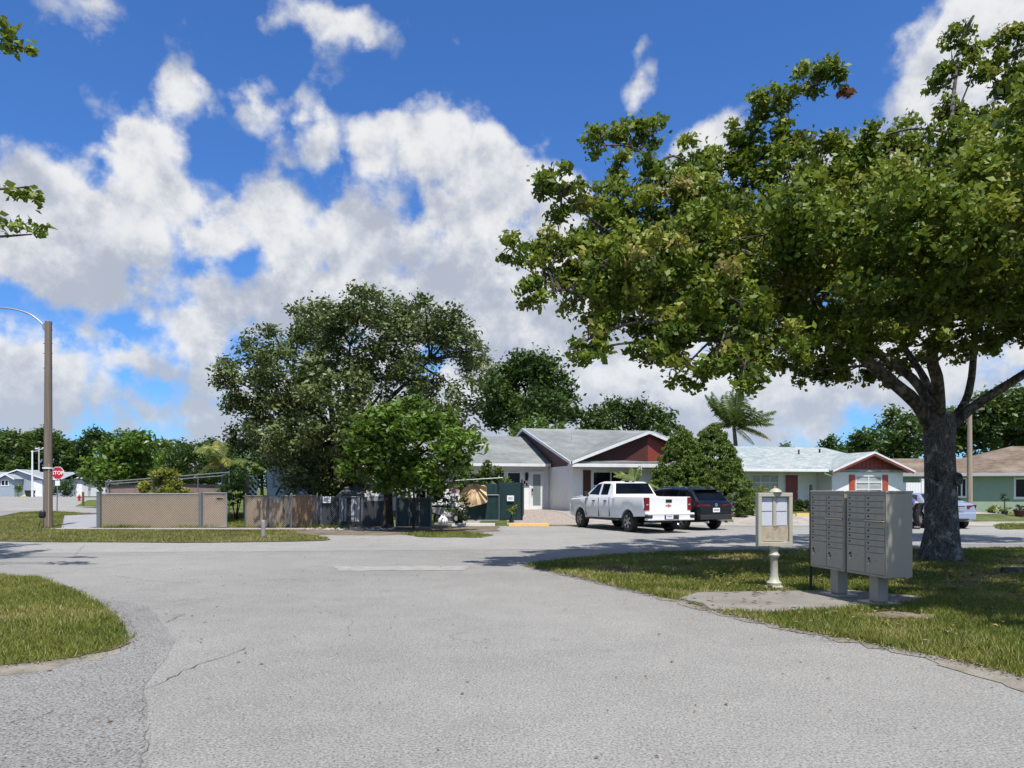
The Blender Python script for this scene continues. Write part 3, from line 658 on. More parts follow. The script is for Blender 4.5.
LEAF_BIG = leaf_mat('olive_leaves', [(0.0, (0.032, 0.060, 0.009)), (0.40, (0.104, 0.168, 0.016)), (0.70, (0.205, 0.265, 0.030)), (0.94, (0.30, 0.29, 0.06)), (1.0, (0.31, 0.24, 0.09))], 0.55, 0.32, (0.24, 0.28, 0.03))
LEAF_OAK = leaf_mat('oak_leaves', [(0.0, (0.026, 0.042, 0.011)), (0.5, (0.095, 0.128, 0.034)), (1.0, (0.22, 0.25, 0.095))], 0.40, 0.18, (0.08, 0.14, 0.02))
LEAF_BRIGHT = leaf_mat('bright_leaves', [(0.0, (0.026, 0.055, 0.008)), (0.5, (0.088, 0.165, 0.020)), (1.0, (0.22, 0.33, 0.055))], 0.38, 0.28, (0.19, 0.28, 0.03))
LEAF_DARK = leaf_mat('deep_green_leaves', [(0.0, (0.015, 0.033, 0.007)), (0.5, (0.040, 0.075, 0.013)), (1.0, (0.10, 0.15, 0.026))], 0.42, 0.18, (0.07, 0.14, 0.02))
LEAF_MID = leaf_mat('mid_green_leaves', [(0.0, (0.022, 0.048, 0.008)), (0.5, (0.055, 0.098, 0.016)), (1.0, (0.12, 0.17, 0.035))], 0.45, 0.25, (0.12, 0.22, 0.03))
LEAF_YEL = leaf_mat('yellow_green_leaves', [(0.0, (0.06, 0.09, 0.01)), (0.5, (0.16, 0.19, 0.025)), (1.0, (0.34, 0.33, 0.06))], 0.45, 0.30, (0.3, 0.33, 0.04))
LEAF_PALM = leaf_mat('palm_leaflets', [(0.0, (0.035, 0.060, 0.018)), (0.5, (0.080, 0.125, 0.035)), (0.8, (0.22, 0.24, 0.05)), (1.0, (0.46, 0.38, 0.09))], 0.38, 0.25, (0.2, 0.28, 0.05))
LEAF_PURPLE = leaf_mat('purple_leaves', [(0.0, (0.02, 0.006, 0.014)), (0.6, (0.055, 0.016, 0.034)), (1.0, (0.12, 0.04, 0.06))], 0.45, 0.2, (0.1, 0.02, 0.05))
LEAF_CYP = leaf_mat('conifer_sprays', [(0.0, (0.030, 0.060, 0.010)), (0.5, (0.090, 0.145, 0.020)), (1.0, (0.175, 0.235, 0.035))], 0.55, 0.15, (0.08, 0.15, 0.02))

def plob(px, py, rpx, y, zs=0.85, ys=1.0):
    """lobe seen at a pixel, standing at depth y"""
    p = AT(px, py, y); r = rpx / F * y
    return (p.x, p.y, p.z, r, r * ys, r * zs)

def limbs(mb, rng, pts, r0, r1, n=9, sub=5):
    path = smooth_path(pts, sub)
    mb.tube(path, list(np.linspace(r0, r1, len(path))), n, cap=True, jit=0.07, rng=rng)
    return path

# --- the big spreading tree by the mailboxes (trunk at pixel 940,562)
TX, TY = 9.42, 16.2
BIG = [  # px, py, r px, depth
    (512, 249, 13, 13.5), (530, 255, 16, 13.6), (553, 183, 18, 13.8), (575, 195, 16, 14), (538, 292, 17, 13.3), (528, 305, 10, 13.2), (560, 250, 28, 13.6), (592, 222, 30, 14.2), (600, 143, 15, 14.8), (628, 133, 18, 15), (655, 132, 16, 15),
    (642, 175, 24, 14.5), (606, 196, 20, 14.2), (582, 300, 28, 13.2), (588, 340, 20, 12.8), (577, 352, 12, 12.8), (622, 260, 44, 13.6), (640, 316, 30, 12.8), (650, 352, 16, 12.6), (680, 372, 17, 12.4), (690, 330, 36, 12.8), (670, 215, 38, 14.2), (690, 250, 46, 13.4),
    (692, 165, 28, 15), (720, 168, 30, 15.5), (742, 128, 14, 15), (752, 112, 14, 15), (770, 103, 15, 15), (792, 98, 14, 15), (808, 74, 12, 15), (824, 66, 12, 15), (838, 76, 10, 15), (760, 155, 26, 15.5), (785, 170, 30, 15),
    (735, 300, 48, 12.3), (745, 365, 26, 11.8), (775, 350, 30, 12.2), (715, 360, 22, 12.3), (765, 235, 60, 13.2), (812, 165, 34, 15.5), (850, 150, 32, 15.5), (820, 225, 58, 12.6), (825, 300, 46, 13.4), (800, 335, 26, 13.6), (850, 330, 22, 14.5), (870, 318, 26, 14),
    (895, 150, 30, 15.5), (900, 215, 58, 11.6), (885, 280, 46, 11.8), (935, 165, 46, 13.6), (955, 235, 58, 11.2), (1000, 200, 56, 11.6), (1005, 270, 50, 11.8), (945, 290, 40, 12.6), (975, 165, 34, 13.6), (1012, 130, 26, 14.5),
    (955, 115, 15, 15), (985, 120, 16, 15), (942, 84, 11, 15), (952, 62, 12, 15), (968, 46, 13, 15), (945, 38, 9, 15), (985, 78, 11, 15), (965, 28, 9, 15), (1000, 90, 12, 15), (1005, 60, 13, 15), (1018, 40, 14, 15), (1020, 75, 12, 15), (998, 40, 8, 15),
    (960, 320, 18, 14.5), (1000, 310, 26, 14), (1022, 330, 20, 15), (905, 330, 16, 15.5), (970, 345, 10, 15.5),
    (1065, 200, 80, 13.5), (1095, 260, 80, 14), (1090, 120, 60, 15), (1060, 300, 44, 15), (1160, 220, 90, 15), (1040, 90, 24, 15),
    (900, 245, 74, 19.5), (820, 240, 62, 19.5), (1000, 240, 74, 20.5), (745, 240, 50, 18.5), (690, 250, 40, 17.5), (860, 190, 40, 20), (960, 180, 46, 20), (1080, 200, 80, 20), (640, 260, 34, 16.5),
    (870, 345, 15, 14.2), (895, 342, 14, 14.6), (842, 350, 15, 13.6), (915, 328, 16, 14.8), (885, 325, 20, 14), (815, 345, 20, 13.4), (930, 340, 10, 14.5), (760, 372, 16, 12), (700, 378, 12, 12.4), (985, 335, 14, 14.5), (945, 335, 12, 14),
    (640, 290, 36, 14.8), (600, 320, 24, 14.4), (680, 300, 36, 14.6), (720, 260, 40, 15), (620, 225, 28, 15), (570, 275, 22, 14.2), (560, 215, 12, 14), (665, 345, 20, 13.8), (730, 335, 30, 13.8), (655, 260, 36, 12.6), (605, 265, 26, 12.8), (700, 200, 30, 14.2), (540, 265, 12, 13.4), (620, 165, 12, 14.8), (780, 130, 12, 15), (815, 85, 9, 15), (975, 65, 10, 15), (1010, 85, 12, 15.2),
    (815, 362, 20, 17), (840, 376, 15, 17), (860, 366, 18, 17.5), (885, 372, 14, 18), (905, 362, 13, 18.5), (800, 376, 11, 16.5), (830, 345, 24, 17), (925, 362, 9, 18.5), (960, 352, 12, 18), (990, 346, 12, 18),
    (1000, 240, 50, 14.5), (930, 220, 50, 15.5), (880, 240, 50, 15), (1010, 180, 40, 15.5), (850, 200, 40, 15), (960, 280, 36, 15.5),  # inner lobes added to deepen the shade behind the mailboxes
    (650, 250, 38, 15.5), (700, 230, 44, 16), (740, 290, 42, 15.5), (680, 300, 34, 16), (622, 285, 28, 15.2), (780, 250, 48, 16.5), (600, 255, 22, 15), (760, 320, 30, 15.5),  # hidden mid-crown lobes added to thicken the shade on road and lawn
    (840, 275, 50, 16.5), (930, 270, 44, 17), (780, 290, 40, 16), (1000, 300, 34, 17.5), (720, 300, 34, 15),
]
lob = [plob(*b) for b in BIG]
lob += [(5.98, 7.6, 5.6, .62, .75, .6), (6.7, 8.2, 5.8, .85, .9, .7), (6.9, 7.1, 5.3, .85, .9, .7), (7.7, 7.5, 5.6, 1, 1, .8), (8.2, 8.3, 5.6, 1.3, 1.4, 1.0), (9.4, 9.8, 6.2, 1.6, 1.6, 1.2), (10.8, 11.2, 6.8, 1.6, 1.6, 1.2), (8.4, 9.0, 6.8, 1.0, 1.2, 0.9), (11.6, 9.2, 6.0, 1.6, 1.6, 1.1)]
BT = thing('spreading_tree', 'big wide spreading tree with mottled trunk beside the cluster mailboxes', 'tree', (TX, TY, 0))
def loc(p): return Vector(p) - Vector((TX, TY, 0))
rng = random.Random(5)
mb = MB()
base = [(0, 0, -0.1), (0, 0, 0.05), (0.0, 0, 0.28), (0.0, 0.0, 0.7), (-0.02, 0, 1.2), (-0.03, 0.02, 1.8), (-0.06, 0.02, 2.4), (-0.07, 0.03, 2.9), (-0.08, 0.03, 3.25)]
rad = [0.47, 0.42, 0.365, 0.335, 0.315, 0.315, 0.305, 0.315, 0.335]
n = 22; m = len(base); vs = []
for i, (bx, by, bz) in enumerate(base):
    for k in range(n):
        th = 2 * math.pi * k / n
        flare = max(0, 0.5 - bz) * 0.30 * max(0, math.sin(5 * th + 0.7))
        rr = rad[i] * (1 + 0.05 * math.sin(3 * th + bz) + rng.uniform(-.025, .025)) + flare
        vs.append((bx + rr * math.cos(th), by + rr * math.sin(th), bz))
mb.add(vs, [(i * n + k, i * n + (k + 1) % n, (i + 1) * n + (k + 1) % n, (i + 1) * n + k) for i in range(m - 1) for k in range(n)] + [tuple(range((m - 1) * n, m * n))])
mb.build('trunk', MAT['bark'], BT, smooth=60)
# burls where old limbs were cut
for (kx, ky, kz, kr, dx) in ((-0.21, -0.24, 1.95, 0.135, -0.30), (0.20, -0.22, 1.80, 0.10, 0.30)):
    mb = MB(); c = Vector((kx, ky, kz)); d = Vector((dx, -0.95, 0.05)).normalized()
    a = Vector((0, 0, 1)); e = d.cross(a).normalized(); ring = []
    prof = [(1.25, -0.14), (1.2, -0.02), (1.0, 0.055), (0.78, 0.05), (0.60, -0.03), (0.5, -0.10)]
    for q, hgt in prof:
        for k in range(14):
            th = 2 * math.pi * k / 14
            ring.append(c + a * (kr * q * 1.3 * math.sin(th)) + e * (kr * q * math.cos(th)) + d * hgt)
    mb.add(ring, [(i * 14 + k, i * 14 + (k + 1) % 14, (i + 1) * 14 + (k + 1) % 14, (i + 1) * 14 + k) for i in range(5) for k in range(14)])
    kn = mb.build('knot', MAT['limb' if kx < 0 else 'bark'], BT, smooth=60)
    mb = MB(); mb.add(ring[-14:], [tuple(range(14))]); mb.build('hollow', MAT['dark'], kn)
LIMB = [  # pixel paths with depth, radii
    ([(933, 430, 16.2), (915, 402, 16.0), (880, 372, 15.6), (840, 336, 15.0), (806, 302, 14.4), (770, 268, 13.9), (720, 245, 13.7), (660, 240, 13.7), (600, 240, 13.7)], 0.27, 0.05),
    ([(937, 425, 16.25), (918, 385, 16.5), (885, 358, 16.8), (846, 332, 17.0), (815, 300, 17.0), (790, 250, 16.6), (760, 190, 15.8), (745, 130, 15.1), (800, 92, 15), (835, 74, 15)], 0.19, 0.03),
    ([(940, 425, 16.2), (938, 385, 15.6), (932, 352, 15.0), (950, 318, 14.3), (972, 290, 13.6), (985, 250, 13.0), (960, 190, 13.4), (952, 120, 14.6), (958, 60, 15)], 0.24, 0.035),
    ([(950, 425, 16.3), (968, 395, 16.8), (974, 350, 17.4), (976, 300, 17.9), (990, 250, 18.6), (1000, 200, 19)], 0.17, 0.05),
    ([(950, 428, 16.2), (972, 408, 16.0), (1002, 388, 15.7), (1040, 364, 15.4), (1090, 330, 15.2), (1120, 260, 15)], 0.19, 0.08),
    ([(935, 420, 16.2), (925, 380, 17.2), (900, 340, 18.2), (880, 290, 19.2), (860, 230, 19.8)], 0.17, 0.05),
    ([(806, 302, 14.4), (780, 300, 13.6), (750, 320, 12.9), (720, 340, 12.6)], 0.08, 0.03),
    ([(840, 336, 15.0), (820, 318, 14.2), (800, 260, 13.4), (790, 220, 13)], 0.10, 0.03),
    ([(950, 318, 14.3), (930, 290, 13.0), (905, 240, 12), (890, 200, 11.8)], 0.11, 0.03),
    ([(1040, 364, 15.4), (1050, 320, 13.5), (1075, 270, 11.5), (1150, 230, 9.5)], 0.10, 0.04),
    ([(985, 150, 14.6), (992, 110, 15), (1005, 80, 15), (1018, 45, 15)], 0.035, 0.012),
    ([(958, 110, 15), (970, 80, 15), (975, 50, 15), (950, 40, 15)], 0.03, 0.01),
    ([(720, 245, 13.7), (690, 190, 14.4), (640, 150, 14.9), (600, 145, 14.8)], 0.06, 0.015),
    ([(660, 240, 13.7), (600, 290, 13.3), (560, 290, 13.3), (530, 300, 13.2)], 0.05, 0.012),
    ([(620, 240, 13.7), (580, 210, 13.9), (552, 188, 13.8)], 0.04, 0.012),
]
for pts, r0, r1 in LIMB:
    mb = MB(); limbs(mb, rng, [loc(AT(*p)) for p in pts], r0 * .58, r1 * .8, 10)
    mb.build('limb', MAT['limb'], BT, smooth=60)
# twigs reaching into every lobe
mb = MB()
nodes = []
for pts, r0, r1 in LIMB:
    nodes += smooth_path([loc(AT(*p)) for p in pts], 5)[8:]
for L in lob:
    c = loc(L[:3]); b = min(nodes, key=lambda q: (q - c).length + 2.5 * max(0, q.z - c.z - .1))
    if (b - c).length > 0.2:
        mid = (b + c) / 2 + Vector((rng.uniform(-.2, .2), rng.uniform(-.2, .2), rng.uniform(0, .3)))
        mb.tube(smooth_path([b, mid, c], 4), list(np.linspace(0.035, 0.012, 9)), 5)
    for q in range(5):
        d = Vector((rng.gauss(0, 1), rng.gauss(0, 1), rng.gauss(0, 1))).normalized()
        mb.tube([c, c + d * L[3] * 0.5 + Vector((0, 0, .06)), c + d * L[3] * 0.95], [0.012, 0.008, 0.004], 4)
mb.build('twigs', MAT['limb'], BT)['kind'] = 'stuff'
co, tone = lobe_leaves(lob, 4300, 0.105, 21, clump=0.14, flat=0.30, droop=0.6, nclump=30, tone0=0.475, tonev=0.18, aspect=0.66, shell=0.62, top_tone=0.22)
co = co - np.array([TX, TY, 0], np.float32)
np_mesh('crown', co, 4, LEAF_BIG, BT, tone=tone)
# one dead brown cluster on the tip of the high branch
dead = leaf_mat('dead_leaves', [(0.0, (0.16, 0.07, 0.04)), (1.0, (0.34, 0.18, 0.11))], 0.7, 0.2, (0.3, 0.15, 0.08))
co, tone = lobe_leaves([plob(847, 91, 6, 15)], 3000, 0.16, 4, clump=0.08, nclump=6)
d = np_mesh('dead_leaf_cluster', co - np.array([TX, TY, 0], np.float32), 4, dead, BT, tone=tone)

# --- generic tree
def tree(name, label, lobes, trunk_xy, z0, trunk_r, fork_z, leafm, dens, leaf, seed, cat='tree', group=None, barkm='darkbark', clump=0.3, nclump=18, n_limb=7, flat=0.3, droop=0.1, tone0=0.45, aspect=0.5, lean=(0, 0), shell=0.6):
    rng = random.Random(seed); o = Vector((trunk_xy[0], trunk_xy[1], z0))
    T = thing(name, label, cat, o, 0, group)
    mb = MB(); top = Vector((lean[0], lean[1], fork_z - z0))
    mb.tube(smooth_path([(0, 0, -0.15), (lean[0] * .1, lean[1] * .1, 0.12 * fork_z), (lean[0] * .5, lean[1] * .5, (fork_z - z0) * .55), top], 4), lerp_list([trunk_r * 1.5, trunk_r * 1.1, trunk_r * .9, trunk_r * .85], 13), 10, jit=.06, rng=rng)
    big = sorted(lobes, key=lambda l: -l[3])
    ends = []
    for L in big[:n_limb]:
        c = Vector(L[:3]) - o
        mid = top.lerp(c, 0.5) + Vector((rng.uniform(-.3, .3), rng.uniform(-.3, .3), rng.uniform(-.1, .5))) * (c - top).length * 0.15
        p = smooth_path([top + Vector((0, 0, -.1)), mid, c], 4); ends += p[3:]
        mb.tube(p, list(np.linspace(trunk_r * .6, trunk_r * .14, len(p))), 7, jit=.06, rng=rng)
    for L in big[n_limb:]:
        c = Vector(L[:3]) - o; b = min(ends, key=lambda q: (q - c).length) if ends else top
        mb.tube([b, b.lerp(c, .5) + Vector((0, 0, .1)), c], [trunk_r * .22, trunk_r * .14, trunk_r * .06], 5)
    mb.build('trunk', MAT[barkm], T, smooth=60)
    co, tone = lobe_leaves(lobes, dens, leaf, seed, clump=clump, flat=flat, droop=droop, nclump=nclump, tone0=tone0, aspect=aspect, shell=shell)
    np_mesh('crown', co - np.array(o, np.float32), 4, leafm, T, tone=tone)
    return T
def lobes_px(L, y, yj, seed, zs=0.9):
    r = random.Random(seed)
    return [plob(a, b, c, y + r.uniform(-yj, yj) if len(q) == 0 else q[0], zs) for a, b, c, *q in L]

OAK = [(236, 376, 18), (228, 366, 10), (258, 348, 22), (270, 398, 32), (250, 432, 24), (292, 372, 38), (302, 324, 18), (300, 312, 10), (330, 316, 22), (365, 303, 16), (357, 296, 9), (350, 345, 46), (392, 322, 26), (385, 312, 14), (438, 316, 20), (425, 305, 10), (455, 335, 20), (474, 358, 16), (480, 350, 8), (430, 360, 46), (382, 392, 52), (325, 416, 52),
       (300, 462, 28), (262, 452, 16), (466, 396, 20), (288, 428, 38), (335, 462, 36), (240, 402, 16), (222, 378, 8), (412, 330, 24), (320, 345, 30), (360, 450, 30), (296, 490, 14), (318, 488, 16), (345, 490, 14), (275, 470, 12), (245, 345, 8), (445, 430, 30), (272, 330, 8), (300, 476, 18), (318, 472, 20), (335, 482, 16), (352, 478, 14), (310, 494, 11), (332, 494, 11), (368, 478, 18), (292, 456, 20), (345, 440, 30), (380, 440, 30), (282, 440, 14)]
tree('oak_tree', 'dense dark oak with a broad uneven crown behind the fence', lobes_px(OAK, 33.2, 3.4, 3), (AT(335, 520, 34.5).x, 34.5), zg(-8, 34.5), 0.30, 3.4, LEAF_OAK, 1300, 0.18, 31, clump=0.25, nclump=9, n_limb=14, tone0=0.50, droop=0.1, flat=0.25)
BRO = [(370, 440, 24), (402, 422, 22), (442, 424, 20), (462, 446, 16), (430, 448, 34), (392, 462, 32), (360, 458, 18), (442, 478, 18), (470, 438, 8), (418, 410, 12), (352, 472, 10), (385, 430, 26), (420, 482, 20), (450, 460, 18)]
tree('broadleaf_tree', 'bright green large-leaved tree on the road edge before the oak', lobes_px(BRO, 28.2, 1.9, 4), (AT(388, 528, 29.9).x, 29.9), 0.0, 0.21, 1.9, LEAF_BRIGHT, 850, 0.25, 32, clump=0.24, nclump=10, n_limb=7, tone0=0.40, aspect=0.5, droop=0.25, flat=0.45)

BK = [(500, 395, 16), (512, 375, 18), (535, 368, 18), (525, 390, 30), (550, 385, 20), (562, 405, 15), (545, 410, 22), (505, 415, 18), (575, 415, 8), (490, 410, 12), (520, 360, 9), (490, 385, 10), (568, 395, 9)]
tree('round_crowned_tree', 'tall round dark tree rising behind the white house roof', lobes_px(BK, 64, 3, 5), (AT(527, 490, 64).x, 64), 0, 0.4, 4, LEAF_DARK, 560, 0.40, 33, clump=0.5, nclump=7, tone0=0.5)
tree('low_green_tree', 'low yellow-green tree just over the roof beside the round dark tree', lobes_px([(540, 424, 10), (528, 428, 8), (552, 428, 8), (560, 430, 7), (515, 432, 8)], 57, 1, 6), (AT(540, 490, 57).x, 57), 0.3, 0.15, 2.5, LEAF_BRIGHT, 420, 0.3, 34, clump=0.35, nclump=9)
UM = [(600, 415, 10), (592, 420, 8), (615, 408, 12), (635, 408, 12), (652, 412, 11), (665, 420, 9), (625, 420, 14), (645, 424, 12), (605, 428, 10), (672, 430, 7), (590, 432, 9), (660, 432, 9)]
tree('umbrella_tree', 'flat topped layered tree behind the red gabled roof', lobes_px(UM, 74, 3, 7, 0.55), (AT(630, 490, 74).x, 74), 0, 0.35, 6, LEAF_DARK, 560, 0.40, 35, clump=0.45, nclump=7, tone0=0.55)
RT1 = [(858, 445, 10), (850, 452, 8), (872, 438, 12), (885, 446, 12), (900, 430, 14), (905, 448, 14), (892, 420, 10), (915, 425, 12), (865, 455, 8), (920, 440, 14), (880, 455, 10)]
tree('bushy_tree', 'bushy green tree behind the gap between the two houses', lobes_px(RT1, 62, 2.5, 8), (AT(890, 490, 62).x, 62), 0, 0.3, 3, LEAF_MID, 620, 0.36, 36, clump=0.4, nclump=8)
RT2 = [(960, 425, 16), (975, 440, 16), (990, 415, 16), (1000, 432, 18), (1015, 410, 16), (1025, 430, 18), (955, 440, 12), (1008, 396, 10), (985, 402, 10), (1040, 410, 22), (1030, 395, 12), (945, 430, 12), (1060, 420, 26)]
tree('broad_tree', 'broad light green tree above the brown shingle roof', lobes_px(RT2, 66, 3, 9), (AT(995, 490, 66).x, 66), 0, 0.35, 4, LEAF_MID, 560, 0.40, 37, clump=0.45, nclump=7, tone0=0.55)
for i, (px, py, rr, yy) in enumerate(((829, 440, 5, 75), (786, 445, 3.2, 90), (838, 448, 4, 78))):
    lo = [plob(px, py, rr, yy), plob(px - rr * .6, py + rr, rr * .8, yy), plob(px + rr * .6, py + rr * 1.2, rr * .8, yy), plob(px, py + rr * 2.2, rr * .9, yy)]
    tree('distant_tree', ('small narrow tree poking over the pale roof left of the red gable', 'tiny tree top just above the pale roof ridge beside the palm', 'low bushy tree top touching the pale roof ridge')[i], lo, (AT(px, 490, yy).x, yy), 0, 0.2, 3, LEAF_MID, 500, 0.4, 40 + i, clump=0.4, nclump=9)

# far left tree line, each tree its own
rng = random.Random(99)
FAR = [(4, 452, 18, 430, 'pine'), (18, 448, 16, 432, 'pine'), (38, 446, 16, 428, 'pine'), (58, 450, 16, 431, 'pine'), (76, 456, 14, 440, 'round'), (92, 450, 16, 428, 'round'), (112, 452, 15, 432, 'round'), (128, 452, 13, 430, 'round'), (146, 458, 14, 440, 'round'), (166, 458, 14, 441, 'round'), (186, 458, 14, 440, 'round'), (206, 457, 14, 438, 'round'), (226, 460, 14, 440, 'round'), (246, 460, 14, 442, 'round'), (-18, 450, 18, 430, 'pine'), (262, 462, 14, 446, 'round')]
FARL = ['pine-like tree with open crown at the far edge of the left tree line', 'pine-like tree behind the grey roofs, leftmost with a gap of sky', 'taller open-crowned tree behind the white far lamp pole', 'dark tree directly behind the wooden lamp pole', 'dark low tree behind the stop sign', 'tall dark tree just right of the stop sign', 'dark tree above the round green bush tree', 'dark tree top right of the tall one past the stop sign', 'low dark tree over the brown wall on its left', 'dark tree over the middle of the brown wall', 'dark tree left of the yellow palm', 'dark tree behind the yellow palm', 'dark tree between yellow palm and oak', 'dark tree half hidden by the oak crown', 'open pine-like tree at the very edge of view', 'dark tree hidden mostly behind the oak crown']
for i, (px, py, rr, top, kind) in enumerate(FAR):
    yy = 172 + rng.uniform(-8, 14); lo = []
    for q in range(9):
        t = q / 8; lo.append(plob(px + rng.uniform(-rr, rr) * (0.9 if q > 2 else .45), top + 5 + t * (484 - top) * (0.9 if kind == 'round' else .75), rr * rng.uniform(0.32, 0.55), yy + rng.uniform(-2, 2), .8))
    tree('distant_tree', FARL[i], lo, (AT(px, 490, yy).x, yy), 0, 0.35, 5, LEAF_DARK if kind == 'round' else LEAF_MID, 200, 0.75, 60 + i, group='trees of the far left tree line', clump=0.7, nclump=3.5, n_limb=4, tone0=0.5)
RB = [(98, 470, 13), (108, 456, 12), (125, 448, 13), (140, 444, 11), (155, 452, 13), (130, 462, 18), (150, 470, 14), (112, 474, 14), (92, 478, 8), (165, 462, 9), (165, 476, 10), (135, 478, 14)]
tree('round_bush_tree', 'rounded mid green tree behind the left fence and brown wall', lobes_px(RB, 62, 2, 10), (AT(130, 490, 62).x, 62), 0, 0.3, 2.2, LEAF_BRIGHT, 700, 0.36, 51, clump=0.4, nclump=9, tone0=0.4)
DB = [(178, 458, 11), (192, 452, 10), (205, 455, 11), (172, 472, 10), (190, 470, 14), (210, 470, 12), (222, 462, 10), (222, 478, 10), (200, 482, 10)]
tree('drooping_tree', 'dark drooping tree between the rounded tree and the yellow palm', lobes_px(DB, 58, 2, 11), (AT(196, 490, 58).x, 58), 0, 0.25, 2.5, LEAF_MID, 700, 0.38, 52, clump=0.4, nclump=9, droop=0.9, tone0=0.3, aspect=0.25)

def shrub(name, label, lobes, base, leafm, dens, leaf, seed, group=None, cat='shrub', aspect=.55, nclump=16, tone0=.5, clump=0.16, flat=.3, stems=5):
    rng = random.Random(seed); o = Vector(base); T = thing(name, label, cat, o, 0, group); mb = MB()
    for L in lobes[:max(stems, 3)]:
        c = Vector(L[:3]) - o
        mb.tube([Vector((rng.uniform(-.05, .05), rng.uniform(-.05, .05), -0.05)), c * 0.5 + Vector((rng.uniform(-.05, .05), 0, .05)), c], [0.03, 0.02, 0.008], 5)
    mb.build('stems', MAT['darkbark'], T)
    co, tone = lobe_leaves(lobes, dens, leaf, seed, clump=clump, nclump=nclump, tone0=tone0, aspect=aspect, flat=flat)
    np_mesh('foliage', co - np.array(o, np.float32), 4, leafm, T, tone=tone); return T
shrub('yellow_shrub', 'yellow-green leafy shrub rising above the tan screened fence', lobes_px([(150, 487, 8), (165, 480, 10), (178, 487, 8), (165, 489, 14), (155, 478, 6), (172, 476, 6), (163, 472, 5), (145, 493, 5), (183, 493, 5), (165, 500, 12), (163, 512, 9)], 32.5, .3, 12), (AT(165, 500, 32.5).x, 32.5, 0.02), LEAF_YEL, 4200, 0.12, 61, tone0=.6)
shrub('leafy_shrub', 'dark green leafy shrub beside the fence gate opening', lobes_px([(226, 488, 7), (238, 484, 7), (232, 494, 10), (241, 492, 7), (246, 480, 6), (236, 478, 5), (252, 473, 6), (246, 468, 5), (236, 500, 6)], 34.0, .3, 13), (AT(236, 500, 34).x, 34.0, 0.1), LEAF_BRIGHT, 1300, 0.15, 62)
shrub('hedge_shrub', 'light green hedge rising above the dark green slatted enclosure', lobes_px([(468, 476, 9), (482, 472, 9), (494, 474, 8), (476, 484, 10), (490, 484, 9), (460, 482, 8), (500, 478, 5), (485, 466, 5), (505, 480, 4), (462, 470, 6)], 36.0, .4, 14), (AT(482, 500, 36).x, 36, .3), LEAF_MID, 2600, 0.15, 63, tone0=.68)
shrub('ivy_shrub', 'dark leafy shrub below the pink sign by the scooter', lobes_px([(458, 505, 7), (462, 513, 6), (455, 512, 6), (465, 500, 5), (462, 518, 5)], 31.9, .2, 15), (AT(460, 519, 31.9).x, 31.9, .01), LEAF_DARK, 1200, 0.13, 64, tone0=.6)

shrub('dark_shrub', 'added dark shrub mass standing for the shade behind the washing line and scooter', lobes_px([(430, 492, 10), (445, 486, 12), (458, 492, 10), (440, 502, 9), (462, 481, 9), (426, 481, 9), (434, 505, 8), (452, 503, 9), (420, 496, 9)], 37.0, .4, 24), (AT(443, 505, 37).x, 37.0, .3), LEAF_DARK, 1300, 0.15, 65, tone0=.45)  # added shrub mass, stands in for deep shade before the white wall
# the two cone-shaped conifers by the parking
def conifer(label, px, top, base_py, wpx, y, seed):
    rng = np.random.RandomState(seed); p = AT(px, base_py, y); z0 = zg(p.x, y); ztop = AT(px, top, y).z; h = ztop - z0; rmax = wpx / F * y
    T = thing('conifer', label, 'tree', (p.x, y, z0), 0, 'pair of clipped conifers')
    mb = MB(); mb.tube([(0, 0, -.1), (0, 0, h * .5), (0, 0, h * .92)], [.14, .09, .02], 8); mb.build('trunk', MAT['darkbark'], T)
    lob = []
    for i in range(330):
        t = rng.uniform(0.0, 1) ** 0.95; prof = (1 - t) ** 0.60 * min(1, .82 + t * 1.2)
        th = rng.uniform(0, 6.283); rr = rmax * prof * rng.uniform(.80, .97); s = (0.17 + .20 * (1 - t)) * rng.uniform(.7, 1.2)
        lob.append((rr * math.cos(th), rr * math.sin(th), 0.10 + h * t * .97, s * .8, s * .8, s * 1.35))
    co, tone = lobe_leaves(lob, 4600, .095, seed, clump=.08, flat=.0, droop=-1.1, nclump=70, tone0=.48, tonev=.16, aspect=.42, shell=.5, top_tone=.12)
    tone = np.clip(tone + .07, 0, 1)
    np_mesh('crown', co, 4, LEAF_CYP, T, tone=tone)
conifer('bushy cone-shaped conifer nearer the white pickup', 682, 431, 522, 40, 36.0, 71)
conifer('bushy cone-shaped conifer whose foliage reaches over the pale roof edge', 712, 428, 522, 47, 36.6, 72)

